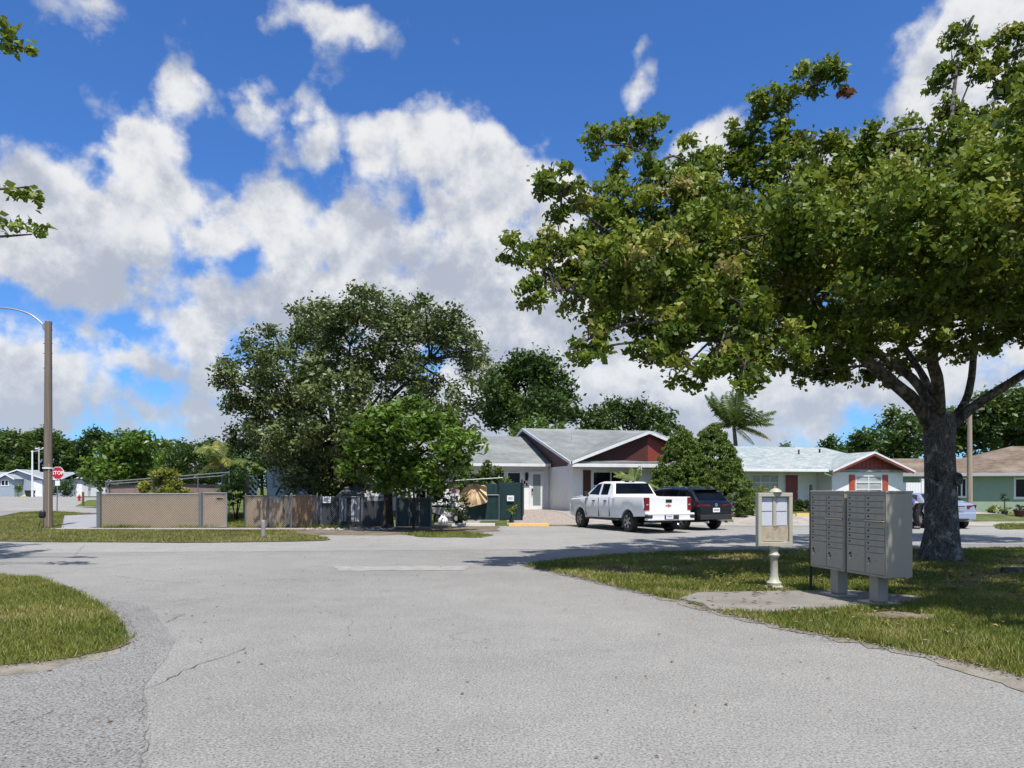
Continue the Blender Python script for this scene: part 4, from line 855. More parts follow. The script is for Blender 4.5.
# palms
def palm(name, label, base, top, tr, fronds, seed, group=None, leafm=LEAF_PALM, leaflet=0.5, tone=.45):
    """fronds: (azimuth, rise, length, sag, tone)"""
    rng = random.Random(seed); o = Vector(base); T = thing(name, label, 'palm', o, 0, group)
    top = Vector(top) - o; mb = MB()
    if tr: mb.tube(smooth_path([(0, 0, -.1), (top.x * .3, top.y * .3, top.z * .4), top], 6), lerp_list([tr * 1.3, tr, tr * .8], 13), 9, jit=.06, rng=rng); mb.build('trunk', MAT['palmbark'], T, smooth=60)
    for az_, rise, L, sag, tn in fronds:
        n = 26; pts = []
        d = Vector((math.cos(az_), math.sin(az_), 0))
        for i in range(n + 1):
            t = i / n
            pts.append(top + d * (L * t * math.cos(rise) * (1 - .18 * sag * t)) + Vector((0, 0, L * (t * math.sin(rise) - sag * t * t * .75))))
        co = []; tones = []
        side = Vector((-d.y, d.x, 0))
        for i in range(2, n):
            ll = leaflet * math.sin(math.pi * min(1, .12 + .86 * i / n)) ** .7 * (L / 2.2)
            tg = (pts[i + 1] - pts[i - 1]).normalized()
            for s in (-1, 1):
                e = (side * s * .8 + tg * .55 + Vector((0, 0, -.55 + rng.uniform(-.15, .2)))).normalized()
                p = pts[i]; w = tg * (0.030 * L / 2.2 + .012)
                q = p + e * ll * rng.uniform(.85, 1.1) + Vector((0, 0, -.10 * ll))
                mdl = p + e * ll * .5 + Vector((0, 0, .02))
                co += [p, mdl - w, q, mdl + w]; tones.append(min(1, max(0, tn + rng.gauss(0, .10))))
        fr = np_mesh('frond', np.array([tuple(c) for c in co], np.float32), 4, leafm, T, tone=np.array(tones))
        mb = MB(); mb.tube(pts[::3] + [pts[-1]], list(np.linspace(.03, .006, len(pts[::3]) + 1)), 5); mb.build('stalk', MAT['palmbark'] if tn > .7 else MAT['gstalk'], fr)
    return T
MAT['gstalk'] = M('green_stalk', (0.12, 0.17, 0.05), .5)
def frond_fan(n, L, seed, lo=-.5, hi=1.35, tone=(.35, .6), sag=(.5, .9)):
    r = random.Random(seed); out = []
    for i in range(n):
        rise = lo + (hi - lo) * ((i * .618) % 1)
        out.append((i * 2.39996 + r.uniform(-.2, .2), rise, L * r.uniform(.85, 1.1), r.uniform(*sag) * (0.75 if rise > .6 else 1), r.uniform(*tone)))
    return out
c = AT(734, 427, 62)
palm('coconut_palm', 'tall windblown palm behind the pale roofed house', (c.x + .5, 62, 0), c, .19, frond_fan(26, 3.9, 5, .40, 1.5, (.30, .60), (.22, .50)) + [(math.pi * .97, .55, 3.6, .8, .92), (.15, .1, 3.2, .5, .80), (.5, -.25, 2.6, .4, .92), (-.3, .1, 3.3, .6, .75), (math.pi, .35, 3.0, .8, .55)], 81)
c = AT(223, 464, 44)
palm('yellow_palm', 'palm with yellowing fronds over the left fence beside the oak', (c.x, 44, 0.2), c, .10, frond_fan(17, 3.0, 6, .40, 1.45, (.50, .80), (.5, .9)) + [(2.9, .2, 2.0, .7, 1.0), (3.3, .0, 1.9, .6, 1.0), (2.7, .4, 2.2, .8, .95)], 82, leaflet=.42)
c = AT(634, 485, 34.6)
palm('small_palm', 'small bright green palm under the house window behind the pickup', (c.x, 34.6, zg(c.x, 34.6)), c, .06, frond_fan(20, 1.5, 7, .30, 1.35, (.45, .75), (.6, 1.0)), 83, leaflet=.36)

# the tree beyond the left edge: two of its limbs reach into the picture
LT = thing('roadside_tree', 'tree at the left edge of which only two leafy limb tips show', 'tree', (-14.5, 12.8, 0))
def lol(p): return Vector(p) - Vector((-14.5, 12.8, 0))
rng = random.Random(8); mb = MB()
mb.tube(smooth_path([(0, 0, -.1), (0, 0, .5), (.05, 0, 2), (.1, .05, 3.4)], 4), lerp_list([.5, .36, .3, .3], 13), 12, jit=.06, rng=rng); mb.build('trunk', MAT['bark'], LT, smooth=60)
tips = [(-8.45, 13.0, 6.9), (-8.5, 13.1, 6.1), (-8.6, 13.0, 9.35), (-8.9, 13, 9.9)]
lobs = []
for tp in tips:
    t = lol(tp); mb = MB(); pth = smooth_path([(0.1, 0.05, 3.2), (1.2, .1, 3.2 + (t.z - 3.2) * .6), (3.4, .2, t.z - .3), t], 5); mb.tube(pth, list(np.linspace(.14, .012, len(pth))), 8, jit=.05, rng=rng); mb.build('limb', MAT['limb'], LT, smooth=60)
for (px, py, r_) in ((40, 200, 8), (30, 194, 9), (18, 192, 10), (6, 190, 12), (42, 230, 7), (30, 228, 8), (16, 226, 9), (4, 226, 10), (30, 47, 6), (16, 44, 8), (4, 42, 10), (6, 26, 6), (10, 34, 6)):
    lobs.append(plob(px, py, r_ * .85, 13.0, .55))
for i in range(26):
    t = rng.uniform(0, 1); yy = 12.9 + rng.uniform(-3.0, 3.0); lobs.append((min(-10.4 - t * 6.0, -.76 * yy - 1.0), yy, 5.8 + rng.uniform(0, 5), .9, 1, .7))
co, tone = lobe_leaves(lobs, 1300, .12, 22, clump=.14, flat=.34, droop=.35, nclump=20, tone0=.5, aspect=.7, top_tone=.15)
np_mesh('crown', co - np.array([-14.5, 12.8, 0], np.float32), 4, LEAF_BIG, LT, tone=tone)
# ------------------------------------------------------------------ houses
MAT['signblue'] = M('sign_blue', (.25, .32, .5), .5); MAT['signpink'] = M('faded_pink_sign', (.55, .40, .38), .6, .1, 4); MAT['signred'] = M('faded_red_print', (.32, .10, .13), .6)
class Frame:
    """house axes: t along the front, s into the depth, z up"""
    def __init__(s, ox, oy, deg):
        s.o = (ox, oy); s.b = R(deg); s.w = (math.cos(s.b), math.sin(s.b)); s.d = (-math.sin(s.b), math.cos(s.b))
    def t_at(s, px, dep):
        k = (px - 512) / F
        return (k * (s.o[1] + s.d[1] * dep) - s.o[0] - s.d[0] * dep) / (s.w[0] - k * s.w[1])
    def Y(s, t, dep): return s.o[1] + s.w[1] * t + s.d[1] * dep
    def z_at(s, py, t, dep): return H + (HZ - py) / F * s.Y(t, dep)
def wbox(mb, f, s0, s1, *boxes):
    for (a, b, c, d) in boxes: mb.box(a, b, s0, s1, c, d)
def window(par, t0, t1, z0, z1, s, cols=2, rows=2, glass='glass', fw=.07, frame='trim', name='window', out=.05):
    mb = MB(); g = fw
    mb.box(t0, t1, s - out, s + .02, z1 - g, z1); mb.box(t0 - .03, t1 + .03, s - out - .02, s + .02, z0 - .03, z0 + g)
    mb.box(t0, t0 + g, s - out + .002, s + .02, z0 + g, z1 - g); mb.box(t1 - g, t1, s - out + .002, s + .02, z0 + g, z1 - g)
    for i in range(1, cols):
        x = t0 + (t1 - t0) * i / cols; mb.box(x - g * .45, x + g * .45, s - out + .006, s + .02, z0 + g, z1 - g)
    for j in range(1, rows):
        z = z0 + (z1 - z0) * j / rows; mb.box(t0 + g, t1 - g, s - out + .010, s + .018, z - g * .4, z + g * .4)
    w = mb.build(name, MAT[frame], par)
    mb = MB(); mb.box(t0 + g * .5, t1 - g * .5, s - .012, s + .012, z0 + g * .5, z1 - g * .5); mb.build('pane', MAT[glass], w)
    return w
def slab(mb, pts, th=.12): mb.prism(pts, (0, 0, -th))
def board(mb, a, b, h, th, out):
    """fascia board along an edge a->b: height h, thickness th pushed along out"""
    a, b, out = Vector(a), Vector(b), Vector(out).normalized() * th
    mb.obox(a - Vector((0, 0, h)), b - a, out, (0, 0, h))

# house with the red prow gable
f1 = Frame(3.05, 37.9, 15)
H1 = thing('house', 'white house with grey shingle roof and dark red gables behind the white pickup', 'house', (f1.o[0], f1.o[1], 0), f1.b)
mb = MB()
mb.box(.28, 8.7, .62, 17.6, 0.0, 2.80)                       # front block
mb.box(-14.6, .26, 4.62, 14.0, 0.0, 2.86)                    # wing
mb.prism([(-14.3, 4.9, 2.861), (-14.3, 13.7, 2.861), (-14.3, 9.3, 4.6)], (.2, 0, 0))
mb.build('wall', MAT['white'], H1)
E, RZ = 2.99, 5.40
mb = MB()
slab(mb, [(-.06, -.05, E), (9.0, -.05, E), (9.0, 9.0, RZ), (-.06, 9.0, RZ)])
slab(mb, [(-.06, 9.002, RZ), (9.0, 9.002, RZ), (9.0, 18.0, E), (-.06, 18.0, E)])
slab(mb, [(-15.0, 4.1, 3.0), (.24, 4.1, 3.0), (.24, 9.3, 4.88), (-15.0, 9.3, 4.88)])
slab(mb, [(-15.0, 9.302, 4.88), (.24, 9.302, 4.88), (.24, 14.5, 3.0), (-15.0, 14.5, 3.0)])
# cross gable planes
AP = 4.62
slab(mb, [(-.02, -.14, E + .01), (4.28, -.14, AP), (4.28, 6.4, AP), (-.02, .10, E + .012)], .10)
slab(mb, [(4.282, -.14, AP), (8.62, -.14, E + .01), (8.62, .10, E + .012), (4.282, 6.4, AP)], .10)
mb.build('roof', MAT['roof_g'], H1)
mb = MB()
board(mb, (-.02, -.142, E + .012), (4.28, -.142, AP + .002), .15, .04, (0, -1, 0))
board(mb, (4.28, -.142, AP + .002), (8.62, -.142, E + .012), .15, .04, (0, -1, 0))
board(mb, (-15.0, 4.098, 3.0), (.20, 4.098, 3.0), .16, .04, (0, -1, 0))
board(mb, (-.062, -.05, E + .002), (-.062, 9.0, RZ + .002), .16, .04, (-1, 0, 0))
board(mb, (-.062, 9.0, RZ + .002), (-.062, 18.0, E + .002), .16, .04, (-1, 0, 0))
mb.build('fascia', MAT['trim'], H1)
# pent ledge under the prow gable
mb = MB(); mb.box(.0, 8.55, -.15, .61, 2.70, 2.87); mb.build('gable_ledge', MAT['trim'], H1, bevel=.01)
mb = MB(); mb.box(.28, 8.7, .02, .60, 2.66, 2.69); mb.build('soffit', MAT['soffit'], H1)
zt = lambda t: AP - .14 - abs(t - 4.28) * (AP - E) / 4.3
mb = MB(); mb.prism([(.12, .62, 2.871), (4.28, .08, 2.871), (4.28, .08, zt(4.28))], (0, .05, 0)); mb.build('gable_siding', MAT['maroon'], H1)  # darker red on this facet puts its shade into the colour
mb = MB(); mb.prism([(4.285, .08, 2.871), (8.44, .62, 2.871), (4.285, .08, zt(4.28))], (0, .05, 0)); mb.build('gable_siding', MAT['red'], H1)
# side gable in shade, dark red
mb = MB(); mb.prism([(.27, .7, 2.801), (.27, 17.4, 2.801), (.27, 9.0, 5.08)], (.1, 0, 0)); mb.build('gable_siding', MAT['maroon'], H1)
S1 = .62
def w1(px): return f1.t_at(px, S1)
window(H1, w1(592), w1(629), .98, 2.52, S1, 2, 2)
window(H1, w1(630.5), w1(638), .98, 2.52, S1, 1, 1)
window(H1, w1(652), w1(659), .98, 2.52, S1, 1, 2)
mb = MB(); a, b = w1(583), w1(590.5); mb.box(a, b, S1 - .05, S1 - .002, .92, 2.56)
for i in range(10): mb.box(a + .05, b - .05, S1 - .065, S1 - .051, 1.0 + i * .15, 1.11 + i * .15)
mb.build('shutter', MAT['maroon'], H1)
S2 = 4.62
def w2(px): return f1.t_at(px, S2)
d0, d1 = w2(530.2), w2(542.6)
mb = MB(); zb, ztp = .42, 2.52
mb.box(d0 - .07, d0 + .04, S2 - .06, S2 - .002, zb, ztp + .08); mb.box(d1 - .04, d1 + .07, S2 - .06, S2 - .002, zb, ztp + .08); mb.box(d0 + .041, d1 - .041, S2 - .06, S2 - .002, ztp, ztp + .08)
mb.build('door_frame', MAT['trim'], H1)
mb = MB(); mb.box(d0 + .041, d1 - .041, S2 - .045, S2 - .003, zb, ztp - .001); dr = mb.build('door', MAT['trim'], H1)
mb = MB(); mb.box(d0 + .15, d1 - .14, S2 - .055, S2 - .046, zb + .22, ztp - .12); mb.build('door_pane', MAT['frost'], dr)
mb = MB(); mb.box(d0 + .06, d0 + .13, S2 - .11, S2 - .046, 1.42, 1.60); mb.box(d0 + .07, d0 + .12, S2 - .10, S2 - .046, 1.22, 1.30); mb.build('handle', MAT['dark'], dr)
mb = MB(); mb.box(d0 - .45, d1 + .5, S2 - 1.0, S2 - .02, .30, .415); mb.build('door_step', MAT['concrete'], H1, bevel=.02)
mb = MB(); x = w2(526.2); mb.box(x - .06, x + .06, S2 - .16, S2 - .002, 2.05, 2.14); mb.lathe([(.05, 2.14), (.085, 2.16), (.10, 2.45), (.03, 2.52)], 10, o=(x, S2 - .13, 0)); mb.build('wall_lantern', MAT['dark'], H1)
for px, z in ((524.5, 1.95), (526.6, 1.82)):
    mb = MB(); x = w2(px); mb.box(x - .05, x + .05, S2 - .02, S2 - .001, z - .08, z + .08); mb.build('number_plate', MAT['dark'], H1)
window(H1, w2(498), w2(505), 1.3, 2.55, S2, 1, 1); window(H1, w2(506.5), w2(521), 1.3, 2.55, S2, 1, 1)
window(H1, w2(420), w2(444), 1.2, 2.5, S2, 2, 2); window(H1, -13.2, -11.4, 1.2, 2.5, S2, 2, 2)
mb = MB(); mb.tube([(2.0, 5.5, 3.9), (2.0, 5.5, 4.75)], .05, 8); mb.tube([(-5, 6.5, 3.6), (-5, 6.5, 4.2)], .05, 8); mb.build('vent_pipe', MAT['soffit'], H1)

# house with the pale mottled roof
f2 = Frame(19.46, 45.0, 15)
H2 = thing('house', 'white house with pale blue-grey roof and red shutters behind the mailboxes', 'house', (*f2.o, 0), f2.b)
mb = MB(); mb.box(.40, 5.62, .45, 9.5, 0, 2.62); mb.box(-7.0, .38, 1.9, 9.5, 0, 2.78); mb.build('wall', MAT['white'], H2)
A2, E2 = 3.88, 2.70
mb = MB()
slab(mb, [(-7.5, .3, 2.76), (6.3, .3, 2.76), (3.5, 5.3, 4.42), (-7.5, 5.3, 4.42)])
slab(mb, [(-7.5, 5.302, 4.42), (3.5, 5.302, 4.42), (6.3, 10.3, 2.76), (-7.5, 10.3, 2.76)])
slab(mb, [(6.302, .302, 2.76), (6.302, 10.298, 2.76), (3.502, 5.3, 4.42)])
slab(mb, [(-.02, -.10, E2), (3.01, -.10, A2), (3.01, 4.2, A2), (-.02, .6, E2 + .0)], .10)
slab(mb, [(3.012, -.10, A2), (6.04, -.10, E2), (6.04, .6, E2), (3.012, 4.2, A2)], .10)
mb.build('roof', MAT['roof_w'], H2)
mb = MB()
board(mb, (-.02, -.102, E2 + .002), (3.01, -.102, A2 + .002), .11, .04, (0, -1, 0)); board(mb, (3.01, -.102, A2 + .002), (6.04, -.102, E2 + .002), .11, .04, (0, -1, 0))
board(mb, (-7.5, .298, 2.765), (-.05, .298, 2.765), .15, .04, (0, -1, 0))
mb.build('fascia', MAT['trim'], H2)
mb = MB(); board(mb, (.10, -.10, E2 - .07), (3.01, -.10, A2 - .10), .13, .02, (0, -1, 0)); board(mb, (3.01, -.10, A2 - .10), (5.92, -.10, E2 - .07), .13, .02, (0, -1, 0)); mb.build('rake_board', MAT['red'], H2)
mb = MB(); z2 = lambda t: A2 - .13 - abs(t - 3.01) * (A2 - E2) / 3.03
mb.prism([(.42, .43, 2.64), (5.60, .43, 2.64), (5.60, .43, z2(5.6) + .001), (3.01, .43, z2(3.01)), (.42, .43, z2(.42) + .001)], (0, .06, 0))
for i in range(16):
    t = .75 + i * .30; 
    if z2(t) - 2.66 > .08: mb.box(t - .02, t + .02, .405, .428, 2.65, z2(t) - .02)
mb.build('gable_siding', MAT['red'], H2)
mb = MB(); mb.box(-7.5, -.08, .17, .255, 2.62, 2.74); mb.build('gutter', MAT['trim'], H2)
x = .36; mb = MB(); mb.tube([(-.35, .21, 2.62), (-.30, .25, 2.50), (.30, .40, 2.36), (.33, .41, 2.28), (.33, .41, .35)], .04, 6); mb.build('downspout', MAT['trim'], H2)
SG = .45; wg = lambda px: f2.t_at(px, SG)
window(H2, wg(855), wg(881.5), 1.10, 2.42, SG, 2, 3, 'sheer')
for a, b in ((849, 854.3), (882.3, 887.6)):
    mb = MB(); a, b = wg(a), wg(b); mb.box(a, b, SG - .05, SG - .002, 1.05, 2.46); mb.box(a + .06, b - .06, SG - .062, SG - .051, 1.12, 1.70); mb.box(a + .06, b - .06, SG - .062, SG - .051, 1.78, 2.38); mb.box((a + b) / 2 - .05, (a + b) / 2 + .05, SG - .07, SG - .063, 1.95, 2.15); mb.build('shutter', MAT['shut'], H2)
SM = 1.9; wm = lambda px: f2.t_at(px, SM)
window(H2, wm(751), wm(778.5), 1.45, 2.50, SM, 3, 2, 'sheer')
mb = MB(); a, b = wm(785), wm(797); mb.box(a - .08, b + .08, SM - .05, SM - .001, .38, 2.52); mb.build('door_frame', MAT['trim'], H2)
mb = MB(); mb.box(a, b, SM - .085, SM - .052, .42, 2.44); dr = mb.build('door', MAT['reddoor'], H2)
mb = MB(); mb.lathe([(.03, -.13), (.035, -.10), (.012, -.09), (.012, -.05)], 8, 'Y', (b - .1, SM - .04, 1.4)); mb.build('handle', MAT['metal'], dr)
mb = MB(); mb.tube([(2.2, 4.0, 3.9), (2.2, 4.0, 4.25)], .06, 8); mb.tube([(.3, 3.6, 3.8), (.3, 3.6, 4.15)], .05, 8); mb.build('vent_pipe', MAT['dark'], H2)

# green house
f3 = Frame(26.2, 50.0, -15)
H3 = thing('house', 'pale green house with brown shingle roof behind the silver sedan', 'house', (*f3.o, 0), f3.b)
mb = MB(); mb.box(-.5, 17, .6, 13, -.1, 2.50); mb.build('wall', MAT['green'], H3)
mb = MB(); E3 = 2.60
slab(mb, [(-1.2, 0, E3), (6.5, 0, E3), (6.5, 4.4, 3.78), (-.2, 4.4, 3.78)])
slab(mb, [(-.2, 4.402, 3.78), (6.5, 4.402, 3.78), (6.5, 8.8, E3), (-1.2, 8.8, E3)])
slab(mb, [(-1.202, .002, E3), (-.202, 4.4, 3.78), (-1.202, 8.798, E3)])
slab(mb, [(2.0, -.02, E3 + .02), (18, -.02, E3 + .02), (18, 7.0, 4.70), (9.0, 7.0, 4.70)])
slab(mb, [(1.998, -.018, E3 + .02), (8.998, 7.0, 4.70), (2.0, 14.0, E3 + .02)])
slab(mb, [(9.0, 7.002, 4.70), (18, 7.002, 4.70), (18, 14.0, E3 + .02), (2.0, 14.0, E3 + .02)])
mb.build('roof', MAT['roof_b'], H3)
mb = MB(); board(mb, (-1.2, -.022, E3 + .03), (18, -.022, E3 + .03), .20, .05, (0, -1, 0)); mb.build('fascia', MAT['soffit'], H3)
mb = MB(); mb.box(-1.1, 18, .0, .58, 2.40, 2.43); mb.build('soffit', MAT['trim'], H3)
w3 = lambda px: f3.t_at(px, .6)
window(H3, w3(956), w3(967), 1.0, 2.32, .6, 2, 1, fw=.10); window(H3, w3(1013.5), w3(1026.5), .93, 2.32, .6, 1, 1, fw=.12)
window(H3, 12, 13.6, .93, 2.32, .6, 2, 1, fw=.12)

# far houses at the end of the side street
def far_house(label, px0, eave, ridge, px1, y, wallm, gables=(), garage=None, wins=()):
    p = AT(px0, HZ, y); k = y / F; T = thing('house', label, 'house', (p.x, y, 0)); Wd = (px1 - px0) * k
    z = lambda py: H + (HZ - py) * k
    mb = MB(); mb.box(0, Wd, 0, 10, -.2, z(eave) - .1)
    for g0, g1, ga, out in gables: mb.box((g0 - px0) * k + .3, (g1 - px0) * k - .3, -out, -.01, -.2, z(eave) - .12); mb.prism([((g0 - px0) * k + .3, -out, z(eave) - .118), ((g1 - px0) * k - .3, -out, z(eave) - .118), ((g0 + g1 - 2 * px0) / 2 * k, -out, z(ga) - .35)], (0, .3, 0))
    mb.build('wall', wallm, T)
    mb = MB(); slab(mb, [(-.4, -.6, z(eave)), (Wd + .4, -.6, z(eave)), (Wd + .4, 5, z(ridge)), (-.4, 5, z(ridge))]); slab(mb, [(-.4, 5.002, z(ridge)), (Wd + .4, 5.002, z(ridge)), (Wd + .4, 10.6, z(eave)), (-.4, 10.6, z(eave))])
    tr = MB()
    for g0, g1, ga, out in gables:
        a, b = (g0 - px0) * k, (g1 - px0) * k; c = (a + b) / 2; e = z(eave)
        slab(mb, [(a, -out - .5, e), (c, -out - .5, z(ga)), (c, 5, z(ga)), (a, .5, e)], .12); slab(mb, [(c + .002, -out - .5, z(ga)), (b, -out - .5, e), (b, .5, e), (c + .002, 5, z(ga))], .12)
        board(tr, (a, -out - .502, e + .02), (c, -out - .502, z(ga) + .02), .24, .05, (0, -1, 0)); board(tr, (c, -out - .502, z(ga) + .02), (b, -out - .502, e + .02), .24, .05, (0, -1, 0))
    board(tr, (-.4, -.602, z(eave) + .02), (Wd + .4, -.602, z(eave) + .02), .2, .05, (0, -1, 0))
    mb.build('roof', MAT['roof_f'], T); tr.build('fascia', MAT['trim'], T)
    for (g0, g1, py0, out) in ([garage] if garage else []):
        mb = MB(); mb.box((g0 - px0) * k, (g1 - px0) * k, -out - .04, -out - .002, 0, z(py0))
        for q in range(1, 4): mb.box((g0 - px0) * k, (g1 - px0) * k, -out - .055, -out - .041, q * .55, q * .55 + .03)
        mb.build('garage_door', MAT['white'], T)
    for (g0, g1, py0, py1, out) in wins: window(T, (g0 - px0) * k, (g1 - px0) * k, z(py1), z(py0), -out, 2, 1, fw=.14)
    return T
MAT['fargrey'] = M('blue_grey_stucco', (0.30, 0.35, 0.40), .85, .05, 1)
MAT['farpale'] = M('pale_grey_stucco', (0.52, 0.54, 0.54), .85, .05, 1)
far_house('grey-blue far house with two gables behind the white lamp pole', -60, 479, 471.5, 62, 150, MAT['fargrey'], [(-6, 50, 469.5, 1.0), (10, 27.5, 474.2, 3.5)], (36, 45.5, 480.5, 1.0), [(-6, 1.5, 479.8, 486, 0), (13, 20.5, 480, 486, 3.5)])
far_house('pale far house behind the stop sign and white van', 62, 480, 475.5, 118, 156, MAT['farpale'], [(74, 92, 477, 1.0)], (78.5, 85, 484, 1.0), [(65, 69, 482, 487, 0)])

# ------------------------------------------------------------------ chain-link fences
def chain(mb, a, b, z0, z1, step=.085, r=.0045):
    """woven diagonals between two ground points"""
    a, b = Vector((*a, 0)), Vector((*b, 0)); L = (b - a).length; d = (b - a) / L; nrm = Vector((d.y, -d.x, 0)); h = z1 - z0
    for sgn in (1, -1):
        u = -h
        while u < L:
            s0, s1 = (u, u + h) if sgn == 1 else (u + h, u)
            p0, p1 = [s0, z0], [s1, z1]
            def clip(lo_, hi_):
                (sa, za), (sb, zb) = (p0, p1)
                ta, tb = 0.0, 1.0; ds = sb - sa
                t1, t2 = sorted(((0 - sa) / ds, (L - sa) / ds)); return max(ta, t1), min(tb, t2)
            ta, tb = clip(0, L)
            if tb - ta > .01:
                q0 = a + d * (p0[0] + (p1[0] - p0[0]) * ta) + Vector((0, 0, p0[1] + (p1[1] - p0[1]) * ta)) + nrm * (.006 * sgn)
                q1 = a + d * (p0[0] + (p1[0] - p0[0]) * tb) + Vector((0, 0, p0[1] + (p1[1] - p0[1]) * tb)) + nrm * (.006 * sgn)
                mb.tube([q0, q1], r, 3, cap=False)
            u += step
def W2(px, y): return ((px - 512) / F * y, y)
def fence_panel(par, o, a, b, z0, z1, mat, name='screen', th=.015, back=.03):
    a, b = Vector((*a, 0)), Vector((*b, 0)); d = (b - a).normalized(); n = Vector((-d.y, d.x, 0))
    mb = MB(); mb.obox(a + n * back + Vector((0, 0, z0)) - o, b - a, n * th, (0, 0, z1 - z0)); return mb.build(name, mat, par)
def post(par, o, p, z1, r, mat, name='post', z0=-.05):
    mb = MB(); q = Vector((*p, 0)) - o; mb.tube([q + Vector((0, 0, z0)), q + Vector((0, 0, z1))], r, 8); mb.lathe([(r * 1.15, z1), (r * 1.15, z1 + .03), (r * .5, z1 + .06)], 8, o=(q.x, q.y, 0)); return mb.build(name, mat, par)
def rail(par, o, a, b, z, r, mat, name='rail'):
    mb = MB(); mb.tube([Vector((*a, z)) - o, Vector((*b, z)) - o], r, 6); return mb.build(name, mat, par)

YF = 29.5
a, b = W2(101.5, YF), W2(199.5, YF); o = Vector((*a, 0))
T = thing('chain_link_fence', 'tan screened chain-link fence section in the left corner', 'fence', o)
fence_panel(T, o, a, b, .06, 1.36, MAT['tan']); mb = MB(); chain(mb, (0, 0), (b[0] - a[0], b[1] - a[1]), .05, 1.38, .098, .0075); mb.build('wire_mesh', MAT['wire'], T)
mb = MB(); p = Vector((*W2(99.2, YF), 0)) - o; mb.box(p.x - .075, p.x + .075, p.y - .075, p.y + .075, -.05, 1.44); mb.box(p.x - .09, p.x + .09, p.y - .09, p.y + .09, 1.44, 1.47); mb.build('post', MAT['rail'], T, bevel=.01)
mb = MB(); p = Vector((*W2(200.6, YF), 0)) - o; mb.box(p.x - .06, p.x + .06, p.y - .06, p.y + .06, -.05, 1.46); mb.build('post', MAT['rail'], T, bevel=.01)
rail(T, o, a, b, 1.39, .022, MAT['galv'])
a, b = W2(203.2, YF), W2(226.6, YF - .15); o = Vector((*a, 0))
T = thing('fence_gate', 'faded tan gate leaf at the right end of the tan fence', 'gate', o)
fence_panel(T, o, a, b, .10, 1.40, MAT['tan2']); mb = MB()
for p, q in (((a[0], a[1], .08), (b[0], b[1], .08)), ((a[0], a[1], 1.42), (b[0], b[1], 1.42)), ((a[0], a[1], .08), (a[0], a[1], 1.42)), ((b[0], b[1], .08), (b[0], b[1], 1.42))): mb.tube([Vector(p) - o, Vector(q) - o], .024, 6)
mb.build('gate_frame', MAT['galv'], T)
mb = MB(); chain(mb, (0, 0), (b[0] - a[0], b[1] - a[1]), .10, 1.40, .098, .0055); mb.build('wire_mesh', MAT['wire'], T)
mb = MB(); mb.obox(Vector((*W2(216.5, YF - .12), 1.17)) - o, (.33, 0, 0), (0, .03, 0), (0, 0, .05)); mb.build('latch', MAT['dark'], T)

YG = 29.9
def run(name, label, px0, px1, z1, mats, posts, wire=None, y=YG, cat='fence', railm='rail'):
    a, b = W2(px0, y), W2(px1, y); o = Vector((*a, 0)); T = thing(name, label, cat, o)
    for q0, q1, m_, zz in mats: fence_panel(T, o, W2(q0, y), W2(q1, y), .06, zz, MAT[m_])
    mb = MB(); chain(mb, (0, 0), (b[0] - a[0], 0), .05, z1 - .02, .09, .0045); mb.build('wire_mesh', MAT[wire or 'wire'], T)
    for q in posts: post(T, o, W2(q, y), z1 + .04, .035, MAT[railm])
    rail(T, o, a, b, z1, .022, MAT[railm]); return T, o
run('chain_link_fence', 'chain-link fence with torn tan screen behind the short bollard', 245.5, 291, 1.30, [(246, 268, 'tan', 1.28), (268.3, 276, 'tan2', 1.2), (276.5, 282, 'bamboo', 1.1), (282.3, 290.6, 'darkboard', 1.22)], (245.5, 268, 291))
run('chain_link_fence', 'chain-link fence backed by brown bamboo screening', 291.5, 317.5, 1.32, [(292, 300, 'bamboo', 1.30), (300.1, 309, 'bamboo', 1.27), (309.1, 317.2, 'brownwall', 1.31)], (291.8, 317.2), 'bamboo')
run('chain_link_fence', 'dark chain-link fence carrying the white notice under the oak', 318.5, 384, 1.26, [(319, 338, 'darkboard', 1.2), (362, 383, 'darkboard', 1.1)], (321, 340, 362), 'rail')
run('chain_link_fence', 'chain-link fence filled with dark green slats right of the broadleaf trunk', 396, 432, 1.22, [(396.5, 409, 'gslat', 1.2), (409.3, 419, 'darkboard', 1.2), (419.3, 431, 'gslat', 1.2)], (396.5, 431), 'rail')
# pale upright boards leaning behind the dark fence
for i, (q0, q1, zz, m_) in enumerate(((340, 343, 1.22, 'paleboard'), (344, 346, 1.2, 'paleboard'), (347, 350.5, 1.15, 'darkboard'), (351, 354, 1.2, 'paleboard'), (355, 356.3, 1.2, 'paleboard'), (357, 359, 1.22, 'paleboard'))):
    a, b = W2(q0, 30.25), W2(q1, 30.25); mb = MB(); mb.obox((a[0], a[1], .25 if m_ == 'paleboard' else .02), (b[0] - a[0], 0, 0), (0, .04, 0), (.01, .03, zz - .25)); o = mb.build('board', MAT[m_], bevel=.004)
    tag(o, ['wide pale board leaning behind the dark fence, leftmost of the boards', 'thin pale board second from the left behind the dark fence', 'dark board between the pale boards behind the fence', 'pale board right of the dark board behind the fence', 'thinnest pale board behind the dark fence', 'bright pale board at the right end behind the dark fence'][i], 'board', 'boards behind the dark fence')
